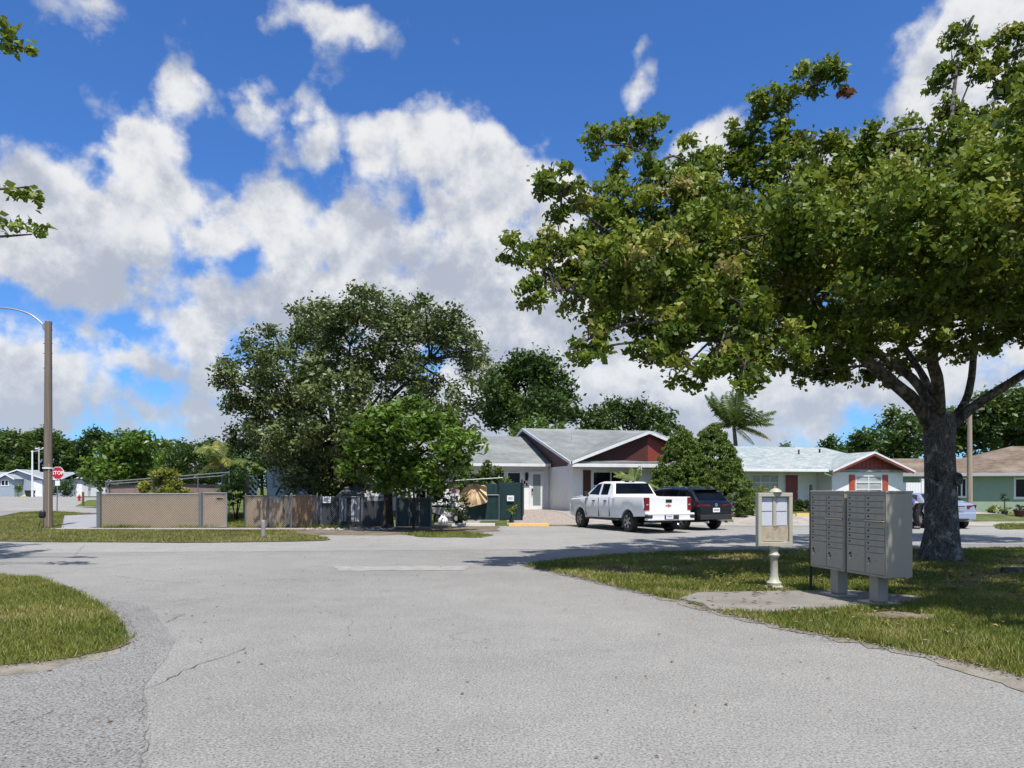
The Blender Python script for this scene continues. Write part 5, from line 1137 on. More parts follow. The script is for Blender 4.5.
# low grey roofed kennel behind it
a = W2(351, 31.6); T = thing('kennel', 'low dark kennel with sloping grey roof behind the pale boards', 'kennel', (a[0], 31.6, zg(a[0], 31.6)))
mb = MB(); mb.box(-.5, .5, 0, 1.0, 0, 1.22); mb.build('wall', MAT['darkboard'], T); mb = MB(); mb.prism([(-.62, -.15, 1.20), (.62, -.15, 1.20), (.40, .8, 1.62), (-.40, .8, 1.62)], (0, 0, .06)); mb.build('roof', MAT['rail'], T)
mb = MB(); a = W2(322.8, YG - .06); mb.obox((a[0], a[1], 1.02), (.33, 0, 0), (0, .008, 0), (0, 0, .25)); o = mb.build('notice', MAT['signwhite']); tag(o, 'white notice hung on the dark fence under the oak', 'sign')
for q in range(4):
    m2 = MB(); m2.obox((a[0] + .05, a[1] - .003, 1.06 + q * .048), (.23 - .05 * (q % 2), 0, 0), (0, .002, 0), (0, 0, .02)); m2.build('print_lines', MAT['dark'], o)

# green slatted enclosure with its low gate
YE = 34.0; o = Vector((*W2(498, YE), 0)); zE = zg(o.x, YE)
T = thing('slatted_enclosure', 'dark teal slatted enclosure beside the gravel with a white notice', 'enclosure', o)
fence_panel(T, o, W2(498.5, YE), W2(522, YE), zE + .02, 1.88, MAT['gslat']); fence_panel(T, o, W2(466, YE + .9), W2(498.4, YE + .9), zE + .02, 1.82, MAT['gslat'])
a, b = Vector((*W2(522, YE), 0)), Vector((.62, YE + 2.2, 0)); fence_panel(T, o, a[:2], b[:2], zE, 1.86, MAT['darkboard'])
mb = MB(); chain(mb, (0, 0), (W2(522, YE)[0] - o.x, 0), zE, 1.88, .08, .003); mb.build('wire_mesh', MAT['gslat'], T)
for q, yy, zz in ((498.5, YE, 1.9), (522, YE, 1.98), (466, YE + .9, 1.86)): post(T, o, W2(q, yy), zz, .035, MAT['dark'])
mb = MB(); mb.tube([AT(450, 481, YE + .6) - o, AT(503, 477.8, YE + .3) - o], .03, 6); mb.build('rail', MAT['galv'], T)
post(T, o, W2(451, YE + .6), AT(450, 481, YE + .6).z, .03, MAT['galv'])
o2 = Vector((*W2(466, YE - .2), 0)); a, b = W2(466.5, YE - .2), W2(499, YE - .2); z0 = zg(*a)
T = thing('slatted_gate', 'low dark green slatted gate under the tan cover', 'gate', o2)
fence_panel(T, o2, a, b, z0 + .04, 1.28, MAT['gslat']); mb = MB()
for p, q in (((*a, z0 + .03), (*b, z0 + .03)), ((*a, 1.3), (*b, 1.3)), ((*a, z0 + .03), (*a, 1.3)), ((*b, z0 + .03), (*b, 1.3))): mb.tube([Vector(p) - o2, Vector(q) - o2], .026, 6)
mb.build('gate_frame', MAT['rail'], T); mb = MB(); chain(mb, (0, 0), (b[0] - a[0], 0), z0 + .04, 1.28, .08, .003); mb.build('wire_mesh', MAT['gslat'], T)
# tan cover draped over it
ap = AT(474, 484.5, YE - .35); mb = MB(); vs = []; n, m = 26, 9
outl = [(461, 492), (460, 499), (461, 503), (466, 505), (470, 507), (478, 505), (486, 503), (487.5, 500), (486.5, 492), (486.5, 486.5), (480, 484.6), (472, 484.6), (465, 487)]
pts = smooth_path([AT(x, y, YE - .35) for x, y in outl] + [AT(461, 492, YE - .35)], 2); n = len(pts) - 1
for j in range(m):
    t = j / (m - 1)
    for i in range(n):
        p = ap.lerp(pts[i], t); fold = .10 * math.sin(i * 2.4) * t
        vs.append((p.x, YE - .30 - .22 * math.sin(min(1, t * 1.1) * 1.5) * (1 if p.z > 1.0 else .8) + fold, p.z))
mb.add(vs, [(j * n + i, j * n + (i + 1) % n, (j + 1) * n + (i + 1) % n, (j + 1) * n + i) for j in range(m - 1) for i in range(n)])
b0 = len(vs); mb.add([(v[0], YE - .235, v[2]) for v in vs[-n:]], []); mb.f += [((m - 1) * n + i, (m - 1) * n + (i + 1) % n, b0 + (i + 1) % n, b0 + i) for i in range(n)]; mb.mi += [0] * n
tag(mb.build('cover', MAT['tarp'], smooth=40), 'pleated tan cloth cover draped over the low green gate', 'cover')
mb = MB(); a = W2(507, YE - .05); mb.obox((a[0], a[1], 1.02), (.32, 0, 0), (0, .01, 0), (0, 0, .26)); o = mb.build('notice', MAT['signwhite']); tag(o, 'white notice on the dark teal enclosure', 'sign')

m2 = MB()
for q in range(3): m2.obox((a[0] + .06, a[1] - .003, 1.10 + q * .04), (.2, 0, 0), (0, .002, 0), (0, 0, .018))
m2.build('print_lines', MAT['signblue'], o)
a = W2(448.8, 33.2); T = thing('yard_sign', 'faded pink square sign beside the tan cover', 'sign', (a[0], 33.2, zg(a[0], 33.2)))
mb = MB(); mb.box(0, .48, 0, .012, 1.20, 1.66); mb.build('sign_face', MAT['signpink'], T); mb = MB(); mb.box(0.01, .47, -.003, -.001, 1.21, 1.30); mb.build('pale_band', MAT['signwhite'], T); mb = MB()
for z, x0, x1 in ((1.56, .14, .36), (1.49, .05, .43), (1.42, .07, .41), (1.35, .10, .36)): mb.box(x0, x1, -.004, -.0015, z, z + .035)
mb.build('print_lines', MAT['signred'], T); mb = MB(); mb.tube([(.24, .035, -.05), (.24, .035, 1.5)], .02, 6); mb.build('stake', MAT['galv'], T)

# brown boarded wall, pipe frame pen, siding shed, chequered panel, brown post
YB = 38.0; o = Vector((*W2(107, YB), 0)); T = thing('board_wall', 'low brown boarded wall behind the tan fence', 'wall', o)
mb = MB(); seg = [(107, 485.5), (135, 484.5), (158, 483.3), (190, 484.0), (225, 485.3)]
for i in range(4):
    (q0, y0), (q1, y1) = seg[i], seg[i + 1]; x0, x1 = W2(q0, YB)[0] - o.x, W2(q1, YB)[0] - o.x
    mb.prism([(x0 + .01, 0, 0), (x1 - .01, 0, 0), (x1 - .01, 0, AT(0, y1, YB).z), (x0 + .01, 0, AT(0, y0, YB).z)], (0, .08, 0))
mb.build('panel', MAT['brownwall'], T); mb = MB()
for i in range(4):
    (q0, y0), (q1, y1) = seg[i], seg[i + 1]; mb.obox(AT(q0, y0, YB - .05) - o, AT(q1, y1, YB - .05) - AT(q0, y0, YB - .05), (0, .22, 0), (0, 0, -.07))
mb.build('cap', MAT['darkboard'], T)
YP = 36.0; o = Vector((*W2(106, YP), 0)); T = thing('pipe_frame', 'open galvanised pipe frame standing over the tan fence yard', 'frame', o)
for q, yy, pyt in ((106, YP, 482), (198, YP, 474.5), (229, YP, 472.4), (112, YP + 4, 484), (222, YP + 4, 476)): post(T, o, W2(q, yy), AT(q, pyt, yy).z, .025, MAT['rail'])
for p, q in (((106, 482, YP), (229, 472.4, YP)), ((112, 484, YP + 4), (222, 476, YP + 4)), ((106, 482, YP), (112, 484, YP + 4)), ((229, 472.4, YP), (222, 476, YP + 4))):
    mb = MB(); mb.tube([AT(*p) - o, AT(*q) - o], .035, 6); mb.build('rail', MAT['rail'], T)
YS = 35.0; o = Vector((*W2(267, YS), zg(-11.5, YS))); Wd = (322 - 267) / F * YS
T = thing('garden_shed', 'white sided shed under the left side of the oak', 'shed', o)
mb = MB(); mb.box(0, Wd, 0, 2.2, -.2, 2.66); mb.build('wall', MAT['shedwhite'], T); mb = MB(); mb.prism([(-.12, -.12, 2.66), (Wd + .12, -.12, 2.66), (Wd + .12, 2.35, 2.92), (-.12, 2.35, 2.92)], (0, 0, .06)); mb.build('roof', MAT['soffit'], T)
for q0, q1, y0, y1 in ((272.5, 274.6, 474, 488), (279.3, 281, 464, 483), (285.6, 287.4, 463, 482), (293.2, 295, 470, 490), (300, 301.5, 466, 490)):
    mb = MB(); mb.box((q0 - 267) / F * YS, (q1 - 267) / F * YS, -.02, -.002, AT(0, y1, YS).z - o.z, AT(0, y0, YS).z - o.z); mb.build('slot_strip', MAT['soffit'], T)  # proud grey strips standing for the dark slots in the siding
mb = MB(); mb.tube([AT(276, 495, 34.5), AT(282, 484, 34.6)], .045, 6); tag(mb.build('leaning_pole', MAT['darkboard']), 'dark pole leaning against the white shed', 'pole')
YC = 34.4; o = Vector((*W2(249.2, YC), zg(-12, YC))); T = thing('chequered_panel', 'black and white chequered panel beside the leafy shrub', 'panel', o)
mb = MB(); mb.box(0, .36, 0, .03, .3, 2.05); mb.build('panel', MAT['signwhite'], T); mb = MB()
for j in range(9):
    for i in range(3):
        if (i + j) % 2 == 0: mb.prism([(i * .12 + .0, -.003, 2.02 - j * .13), (i * .12 + .11, -.003, 1.96 - j * .13), (i * .12 + .11, -.003, 1.84 - j * .13), (i * .12 + .0, -.003, 1.90 - j * .13)], (0, .002, 0))
mb.build('black_squares', MAT['dark'], T)
mb = MB(); a = W2(243.2, 34.8); mb.box(a[0], a[0] + .26, 34.8, 34.86, zg(*a), 2.32); tag(mb.build('brown_board', MAT['brownwall'], bevel=.005), 'upright brown board beside the chequered panel', 'board')
# ------------------------------------------------------------------ vehicles
def car(name, label, cat, loc, az_deg, spec, paint, group=None):
    """local frame: rear bumper at x=0, front at x=L, left +y"""
    T = thing(name, label, cat, (*loc, 0.0), R(90 - az_deg), group)
    S = spec; Wb = S['W']; L = S['L']; wx, wr, wz, ww = S['wheels']
    ip = lambda key, x: float(np.interp(x, *zip(*S[key])))
    xs = set(np.linspace(0, L, 44)) | {x for k in ('belt', 'top', 'wid', 'sill') for x, _ in S[k]}
    for c in wx: xs |= set(c + (wr + .055) * np.cos(np.linspace(0, math.pi, 15))) | {c - wr - .071, c + wr + .0551}
    if 'bed' in S: xs |= {S['bed'][0], S['bed'][0] + .004, S['bed'][1], S['bed'][1] + .004}
    xs = sorted(x for x in xs if 0 <= x <= L)
    def sill(x):
        z = ip('sill', x)
        for c in wx:
            d = abs(x - c); r = wr + .055
            if d < r: z = max(z, wz + math.sqrt(r * r - d * d))
        return z
    tumble = S.get('tumble', .34)
    def half_glass(x, z): return ip('wid', x) * Wb - .045 - (z - ip('belt', x)) * tumble
    rings = []
    for x in xs:
        w = ip('wid', x) * Wb; zb, zt = ip('belt', x), ip('top', x); zt = max(zt, zb + .005); s0 = min(sill(x), zb - .12); mid = s0 + (zb - s0) * .48
        if 'bed' in S and S['bed'][0] <= x <= S['bed'][1] + .004:
            fl = .92 if S['bed'][0] + .002 <= x <= S['bed'][1] else zb
            rg = [(0, s0), (w * .95, s0), (w, mid), (w * .985, zb - .03), (w * .97, zb), (w * .88, zb), (w * .88, fl), (0, fl)]
        else:
            rise = zt - zb; we = w - .045 - max(0, rise - .07) * tumble
            rg = [(0, s0), (w * .95, s0), (w, mid), (w * .985, zb - .03), (w - .045 if rise > .1 else w * .94, zb + min(.02, rise * .3)), (we, zb + max(rise - .07, rise * .6)), (we - .09, zt - .012 if rise > .1 else zt - .003), (0, zt)]
        rings.append([(x, y, z) for y, z in rg])
    mb = MB(); n = 8; vs = []
    for rg in rings: vs += rg + [(x, -y, z) for x, y, z in rg[-2:0:-1]]
    m = 14
    fs = [(i * m + k, i * m + (k + 1) % m, (i + 1) * m + (k + 1) % m, (i + 1) * m + k) for i in range(len(xs) - 1) for k in range(m)]
    fs += [tuple(range(m)), tuple(range((len(xs) - 1) * m, len(xs) * m))]
    mb.add(vs, fs); mb.build('body', MAT[paint], T, smooth=32)
    # panes
    def side_pane(poly, nm='side_window', mat='carglass', off=.008, side=1):
        mb = MB(); vs = [(x, side * (half_glass(x, z) + off), z) for x, z in poly]; k = len(vs); vs += [(x, y - side * .012, z) for x, y, z in vs]
        mb.add(vs, [tuple(range(k)), tuple(range(2 * k - 1, k - 1, -1))] + [(i, (i + 1) % k, k + (i + 1) % k, k + i) for i in range(k)]); return mb.build(nm, MAT[mat], T)
    for poly in S['panes']:
        for sd_ in (1, -1): side_pane(poly, side=sd_)
    for nm, (xa, xb), ins in (('rear_window', S['rear_glass'], .10), ('windscreen', S['front_glass'], .10)):
        za, zb_ = ip('top', xa), ip('top', xb); d = 1 if nm == 'windscreen' else -1
        nx, nz = (zb_ - za), -(xb - xa); ln = math.hypot(nx, nz); nx, nz = nx / ln, nz / ln
        if nz < 0: nx, nz = -nx, -nz
        q = []
        for x, z in ((xa, za), (xb, zb_)):
            w = ip('wid', x) * Wb - .045 - max(0, z - ip('belt', x) - .07) * tumble - ins
            q += [((x + nx * .012, w, z + nz * .012), (x + nx * .012, -w, z + nz * .012))]
        mb = MB(); mb.prism([q[0][0], q[1][0], q[1][1], q[0][1]], (-nx * .02, 0, -nz * .02)); mb.build(nm, MAT['carglass'], T)
    # wheels
    for c in wx:
        for sd_ in (1, -1):
            yo = Wb * ip('wid', c) - .02 - ww / 2
            mb = MB(); hw = ww / 2; mb.lathe([(wr * .62, -hw), (wr * .9, -hw), (wr * .985, -hw * .75), (wr, -hw * .3), (wr, hw * .3), (wr * .985, hw * .75), (wr * .9, hw), (wr * .62, hw), (wr * .62, -hw)], 28, 'Y', (c, sd_ * yo, wz), cap=False); t_ = mb.build('wheel', MAT['tyre'], T, smooth=40)
            mb = MB(); f_ = sd_ * hw * .72; mb.lathe([(wr * .64, f_ - .02), (wr * .64, f_ + .02), (wr * .60, f_ + .02), (wr * .57, f_), (wr * .57, f_ - .02), (wr * .64, f_ - .02)], 24, 'Y', (c, sd_ * yo, wz), cap=False)
            mb.lathe([(wr * .17, f_ - .02), (wr * .17, f_ + .015), (wr * .05, f_ + .025)], 12, 'Y', (c, sd_ * yo, wz))
            for k in range(S.get('spokes', 6)):
                th = 2 * math.pi * k / S.get('spokes', 6) + .3; dx, dz = math.cos(th), math.sin(th); px_, pz_ = -dz, dx; wd = wr * .085
                p = [(c + dx * wr * r_ + px_ * w_, sd_ * yo + f_, wz + dz * wr * r_ + pz_ * w_) for r_, w_ in ((.12, -wd), (.60, -wd * 1.3), (.60, wd * 1.3), (.12, wd))]
                mb.prism(p, (0, sd_ * .014, 0))
            mb.build('rim', MAT['rim'], t_, smooth=40)
            mb = MB(); mb.lathe([(wr * .58, f_ - sd_ * .06), (wr * .58, f_ - sd_ * .055)], 20, 'Y', (c, sd_ * yo, wz)); mb.build('brake_disc', MAT['plast'], t_)
    # mirrors and handles, door seams
    for sd_ in (1, -1):
        x, z = S['mirror']; w = half_glass(x, z)
        mb = MB(); mb.box(x - .06, x + .10, sd_ * (w + .06), sd_ * (w + .24), z - .06, z + .14); mb.obox((x, sd_ * (w - .02), z - .03), (.05, 0, 0), (0, sd_ * .1, 0), (0, 0, .05)); mb.build('mirror', MAT[S.get('mirror_mat', paint)], T, bevel=.02, seg=2)
        for x, z in S['handles']:
            w = ip('wid', x) * Wb; mb = MB(); mb.box(x - .10, x + .10, sd_ * (w - .02), sd_ * (w + .025), z - .018, z + .018); mb.build('door_handle', MAT[S.get('handle_mat', 'plast')], T, bevel=.006)
        for x, z0, z1 in S['seams']:
            w = ip('wid', x) * Wb; mb = MB(); mb.box(x - .006, x + .006, sd_ * (w - .03), sd_ * (w + .0015), z0, z0 + (z1 - z0) * .98); mb.build('door_seam', MAT['plast'], T)
    return T
# white crew-cab pickup
TR = dict(L=5.85, W=1.01, wheels=((1.17, 4.83), .395, .395, .27), tumble=.33,
          belt=[(0, 1.30), (2.06, 1.30), (2.10, 1.28), (4.4, 1.25), (5.6, 1.17), (5.85, 1.0)],
          top=[(0, 1.31), (2.10, 1.31), (2.16, 1.34), (2.40, 1.80), (2.62, 1.875), (3.3, 1.885), (3.62, 1.84), (4.42, 1.37), (4.6, 1.34), (5.5, 1.26), (5.75, 1.19), (5.85, 1.04)],
          wid=[(0, .97), (.12, 1.0), (5.0, 1.0), (5.6, .97), (5.85, .90)], sill=[(0, .62), (.5, .60), (1.8, .50), (4.2, .46), (5.3, .44), (5.85, .52)],
          bed=(.06, 2.02), panes=[[(2.62, 1.36), (2.62, 1.78), (3.16, 1.79), (3.16, 1.36)], [(3.30, 1.35), (3.30, 1.79), (3.60, 1.76), (4.10, 1.38)]],
          rear_glass=(2.19, 2.40), front_glass=(3.70, 4.34), mirror=(4.10, 1.34), mirror_mat='plast', handles=[(2.72, 1.13), (3.62, 1.12)],
          seams=[(2.42, .55, 1.28), (3.24, .52, 1.26), (4.26, .52, 1.22)], spokes=6)
taz = -23; rc = Vector((4.66 + .92 * .99, 26.0 + .39 * .99, 0))
T = car('pickup_truck', 'white crew-cab pickup truck parked nose-in before the white house', 'pickup', (rc.x, rc.y), taz, TR, 'truck')
mb = MB(); mb.box(-.03, -.002, -.80, .80, .74, 1.285); tg = mb.build('tailgate', MAT['truck'], T, bevel=.012, seg=2)
mb = MB(); mb.box(-.045, -.031, -.13, .13, 1.10, 1.21); mb.build('handle', MAT['dark'], tg, bevel=.01)
MAT['emblem'] = M('faded_emblem', (.42, .16, .10), .35, .1, 9)
mb = MB(); c = (0, .985); e = [(-.16, -.035), (-.055, -.035), (-.05, -.075), (.06, -.075), (.055, -.035), (.16, -.035), (.13, .035), (.05, .035), (.045, .075), (-.065, .075), (-.06, .035), (-.19, .035)]
mb.prism([(-.036, -y * .72, c[1] + z * .72) for y, z in e], (.006, 0, 0)); mb.build('emblem', MAT['emblem'], tg)
for s_ in (1, -1):
    mb = MB(); mb.box(-.025, .16, s_ * .80, s_ * (.985 if True else 1), .82, 1.28); tl = mb.build('tail_light', MAT['tail'], T, bevel=.012)
    mb = MB(); mb.box(-.032, -.024, s_ * .85, s_ * .93, 1.01, 1.05); mb.build('reversing_lens', MAT['signpink'], tl)
    mb = MB(); mb.box(-.235, .02, s_ * .80, s_ * .985, .56, .66); mb.build('bumper_step', MAT['plast'], T, bevel=.02)
mb = MB(); mb.box(-.22, .03, -.98, .98, .661, .735); mb.box(-.215, .02, -.98, .98, .47, .559); mb.box(-.21, .02, -.795, .795, .50, .69); mb.build('bumper', MAT['truck'], T, bevel=.02, seg=2)
mb = MB(); mb.box(-.226, -.212, -.30, .30, .515, .655); rcs = mb.build('plate_recess', MAT['plast'], T); mb = MB(); mb.box(-.236, -.228, -.05, .25, .525, .65); mb.build('number_plate', MAT['signwhite'], rcs); mb = MB(); mb.box(-.2385, -.2365, .0, .2, .585, .63); mb.build('plate_marks', MAT['signblue'], rcs)
mb = MB(); mb.box(2.50, 2.62, -.22, .22, 1.865, 1.90); hl = mb.build('high_brake_light', MAT['dark'], T, bevel=.01); mb = MB(); mb.box(2.49, 2.499, -.07, .07, 1.87, 1.89); mb.build('lens', MAT['signwhite'], hl)
mb = MB(); mb.box(.4, 5.2, -.45, .45, .36, .50); mb.tube([(1.17, -.8, .40), (1.17, .8, .40)], .07, 8); mb.tube([(4.83, -.8, .40), (4.83, .8, .40)], .05, 8); mb.build('chassis', MAT['plast'], T)
mb = MB(); mb.box(1.75, 4.25, .94, 1.06, .40, .45); mb.box(1.75, 4.25, -1.06, -.94, .40, .45); mb.build('running_boards', MAT['plast'], T, bevel=.01)

# dark crossover
SU = dict(L=4.72, W=.93, wheels=((.98, 3.78), .36, .36, .24), tumble=.34,
          belt=[(0, .98), (.25, 1.06), (1.0, 1.06), (3.4, .99), (4.4, .86), (4.72, .70)],
          top=[(0, 1.0), (.06, 1.08), (.56, 1.52), (.82, 1.605), (1.8, 1.64), (2.6, 1.61), (2.95, 1.51), (3.62, 1.08), (4.3, .97), (4.72, .74)],
          wid=[(0, .84), (.12, .92), (.3, .97), (.7, 1.0), (3.9, 1.0), (4.4, .93), (4.72, .76)], sill=[(0, .46), (.3, .36), (.6, .30), (4.0, .28), (4.5, .28), (4.72, .36)],
          panes=[[(.66, 1.15), (.86, 1.47), (1.20, 1.51), (1.20, 1.14)], [(1.27, 1.13), (1.27, 1.52), (2.12, 1.52), (2.12, 1.11)], [(2.2, 1.11), (2.2, 1.52), (2.62, 1.49), (3.25, 1.10)]],
          rear_glass=(.16, .50), front_glass=(2.98, 3.52), mirror=(3.15, 1.08), handles=[(1.35, .95), (2.3, .94)],
          seams=[(1.23, .42, 1.04), (2.16, .36, 1.03), (3.22, .36, 1.0)], spokes=5)
saz = -28; T = car('crossover', 'black crossover parked between the white pickup and the conifers', 'car', (7.78, 28.2), saz, SU, 'navy')
for s_ in (1, -1):
    mb = MB(); mb.prism([(.012, s_ * .30, .98), (.012, s_ * .78, 1.0), (.10, s_ * .895, 1.05), (.22, s_ * .905, 1.06), (.22, s_ * .905, .97), (.05, s_ * .85, .91), (.008, s_ * .30, .93)], (-.03, s_ * .012, 0)); mb.build('tail_light', MAT['tail'], T)
mb = MB(); mb.box(-.03, .05, -.80, .80, .42, .60); mb.build('bumper', MAT['plast'], T, bevel=.02, seg=2)
mb = MB(); mb.box(-.02, -.006, -.17, .17, .70, .86); pl = mb.build('number_plate', MAT['signwhite'], T); mb = MB(); mb.box(-.0225, -.0205, -.13, .13, .765, .80); mb.build('plate_marks', MAT['dark'], pl)
mb = MB(); mb.lathe([(.065, -.012), (.065, .004), (.05, .004), (.05, -.012)], 20, 'X', (-.004, 0, .975)); mb.box(-.015, -.004, -.045, .045, .968, .982); mb.build('emblem', MAT['metal'], T)
mb = MB(); mb.box(.40, .70, -.60, .60, 1.535, 1.57); mb.build('roof_spoiler', MAT['navy'], T, bevel=.012)
for s_ in (1, -1):
    mb = MB(); mb.tube([(.85, s_ * .66, 1.60), (1.0, s_ * .665, 1.655), (2.4, s_ * .665, 1.655), (2.55, s_ * .66, 1.61)], .018, 6); mb.build('roof_rail', MAT['rail'], T)
    mb = MB(); mb.lathe([(.04, -.10), (.045, .06)], 10, 'X', (-.02, s_ * .5, .33)); mb.build('exhaust', MAT['metal'], T)

# silver sedan
SE = dict(L=4.6, W=.90, wheels=((.98, 3.66), .325, .325, .21), tumble=.36,
          belt=[(0, .84), (.3, .95), (1.0, .97), (3.2, .92), (4.2, .76), (4.6, .60)],
          top=[(0, .90), (.05, 1.03), (.75, 1.08), (.85, 1.09), (1.55, 1.40), (2.0, 1.43), (2.5, 1.41), (2.75, 1.34), (3.4, 1.01), (4.1, .90), (4.6, .66)],
          wid=[(0, .86), (.25, .96), (.7, 1.0), (3.7, 1.0), (4.2, .93), (4.6, .74)], sill=[(0, .42), (.4, .32), (.7, .24), (4.0, .22), (4.6, .28)],
          panes=[[(1.35, 1.05), (1.62, 1.33), (2.02, 1.36), (2.02, 1.03)], [(2.10, 1.03), (2.10, 1.36), (2.45, 1.33), (3.0, 1.01)]],
          rear_glass=(.92, 1.48), front_glass=(2.82, 3.34), mirror=(2.95, 1.0), handles=[(1.7, .86), (2.62, .86)], handle_mat='silver',
          seams=[(1.30, .40, .95), (2.06, .30, .95), (3.05, .30, .93)], spokes=7)
zc = 5; T = car('sedan', 'silver sedan half hidden by the big tree trunk', 'car', (17.42, 29.1), zc, SE, 'silver')
for s_ in (1, -1):
    mb = MB(); mb.prism([(-.004, s_ * .42, .93), (-.004, s_ * .70, .95), (.10, s_ * .85, .96), (.26, s_ * .89, .93), (.24, s_ * .885, .82), (.05, s_ * .80, .76), (-.008, s_ * .46, .80)], (-.012, s_ * .012, 0)); mb.build('tail_light', MAT['tail'], T)
mb = MB(); mb.box(-.05, .10, -.78, .78, .36, .66); mb.build('bumper', MAT['silver'], T, bevel=.04, seg=2)
mb = MB(); mb.box(-.035, -.004, -.33, .33, .70, .90); rcs = mb.build('plate_recess', MAT['silver'], T, bevel=.01); mb = MB(); mb.box(-.042, -.036, -.17, .17, .72, .86); mb.build('number_plate', MAT['plate'], rcs)
mb = MB(); mb.box(-.04, -.01, -.35, .35, .885, .915); mb.build('trunk_garnish', MAT['dark'], T)
mb = MB(); mb.box(-.055, -.04, -.5, .5, .36, .42); mb.build('bumper_valance', MAT['plast'], T)

# far white van
VN = dict(L=4.5, W=.92, wheels=((.85, 3.65), .33, .33, .22), tumble=.16,
          belt=[(0, 1.0), (2.6, 1.0), (3.6, .98), (4.3, .82), (4.5, .62)], top=[(0, 1.72), (.1, 1.80), (2.4, 1.84), (2.75, 1.78), (3.55, 1.12), (4.25, .92), (4.5, .66)],
          wid=[(0, .95), (.2, 1), (3.8, 1), (4.5, .8)], sill=[(0, .36), (.5, .28), (4.1, .26), (4.5, .32)], panes=[[(2.35, 1.08), (2.35, 1.6), (2.72, 1.6), (3.3, 1.08)]],
          rear_glass=(.0, .09), front_glass=(2.80, 3.5), mirror=(3.15, 1.08), handles=[(2.5, .98)], seams=[(2.3, .4, 1.6)], spokes=5)
car('van', 'small white van parked at the far end of the side street', 'van', (AT(104, HZ, 165).x, 163), -97, VN, 'truck')

# ------------------------------------------------------------------ mailboxes, notice board
ux, uy = .232, -.973; near = Vector((4.89, 9.66, 0)); rz = math.atan2(uy, ux)
def mailbox(label, org):
    T = thing('cluster_mailbox', label, 'mailbox', org, rz, 'pair of cluster mailboxes')
    Wm, Dm, z0, z1 = .765, .405, .425, 1.54
    mb = MB(); mb.box(0, Wm, .012, Dm, z0, z1); mb.build('cabinet', MAT['box'], T, bevel=.006)
    mb = MB(); mb.box(-.008, Wm + .008, -.012, Dm + .008, z1 + .001, z1 + .028); mb.build('cap', MAT['box'], T, bevel=.006)
    mb = MB(); mb.box(0, .022, -.004, .0115, z0, z1); mb.box(Wm - .022, Wm, -.004, .0115, z0, z1); mb.box(.0225, Wm - .0225, -.003, .0115, z1 - .03, z1); mb.box(.0225, Wm - .0225, -.003, .0115, z0, z0 + .03); mb.box(Wm / 2 - .011, Wm / 2 + .011, -.003, .0115, z0 + .031, z1 - .031); mb.build('front_frame', MAT['box'], T, bevel=.002)
    mb = MB(); cx = Wm / 2; mb.box(cx - .085, cx + .085, .115, .285, .062, z0 - .001); mb.build('pedestal', MAT['box'], T, bevel=.012, seg=2)
    mb = MB(); mb.box(cx - .20, cx + .20, .02, .38, .030, .061); mb.build('base_plate', MAT['box'], T, bevel=.004)
    def door(x0, x1, za, zb, kind):
        mb = MB(); mb.box(x0 + .004, x1 - .004, -.009, .011, za + .0035, zb - .0035); d = mb.build('mailbox_door', MAT['boxdoor'], T, bevel=.003)
        zc_ = (za + zb) / 2
        if kind == 'small':
            mb = MB(); mb.lathe([(.011, -.019), (.013, -.010), (.013, -.006)], 10, 'Y', (x0 + .045, 0, zc_ + .004)); mb.build('lock', MAT['plast'], d)
            mb = MB(); mb.box(x0 + .155, x0 + .195, -.0115, -.0092, zc_ - .012, zc_ + .016); mb.build('label_plate', MAT['plate'], d)
        elif kind == 'parcel':
            for q, (ax, az_) in enumerate(((.055, .18), (.06, .11), (.075, .145))):
                mb = MB(); r_ = .017 if q < 2 else .010; mb.lathe([(r_ * .6, -.024), (r_, -.018), (r_, -.006)], 10, 'Y', (x0 + ax, 0, zb - (zb - za) * .5 + az_ - .12)); mb.build('lock', MAT['plast' if q != 1 else 'metal'], d)
            mb = MB(); mb.box(x0 + .16, x0 + .195, -.0115, -.0092, zc_ + .03, zc_ + .06); mb.build('label_plate', MAT['plate'], d)
        else:
            mb = MB(); mb.lathe([(.009, -.015), (.012, -.010), (.012, -.006)], 10, 'Y', (x0 + .06, 0, zc_)); mb.build('lock', MAT['dark'], d)
    x0, x1, x2, x3 = .024, Wm / 2 - .012, Wm / 2 + .012, Wm - .024
    hz = .082; z = z1 - .032
    for i in range(4): door(x0, x1, z - hz, z, 'small'); z -= hz
    z -= .030
    for i in range(4): door(x0, x1, z - hz, z, 'small'); z -= hz
    door(x0, x1, z0 + .032, z, 'parcel')
    z = z1 - .032
    for i in range(4): door(x2, x3, z - hz, z, 'small'); z -= hz
    mb = MB(); mb.box(x2 + .01, x3 - .002, -.050, .0, z - .022, z - .010); mb.box(x2 + .004, x3 - .004, -.012, .011, z - .009, z - .002); mb.build('slot_hood', MAT['box'], T, bevel=.003)
    z -= .024; door(x2, x3, z - .086, z, 'slot'); z -= .086
    for i in range(4): door(x2, x3, z - hz, z, 'small'); z -= hz
    door(x2, x3, z0 + .032, z, 'parcel')
    return T
uv = Vector((ux, uy, 0))
mailbox('beige cluster mailbox unit nearer the road, its broad side toward the viewer', near - uv * .767)
mailbox('beige cluster mailbox unit behind its twin, next to the black post', near - uv * 1.585)
mb = MB(); mb.obox((4.60, 11.42, 0.0), (.035, 0, 0), (0, .035, 0), (0, 0, 1.66)); tag(mb.build('marker_post', MAT['dark'], bevel=.004), 'thin black post at the far end of the mailboxes', 'post')

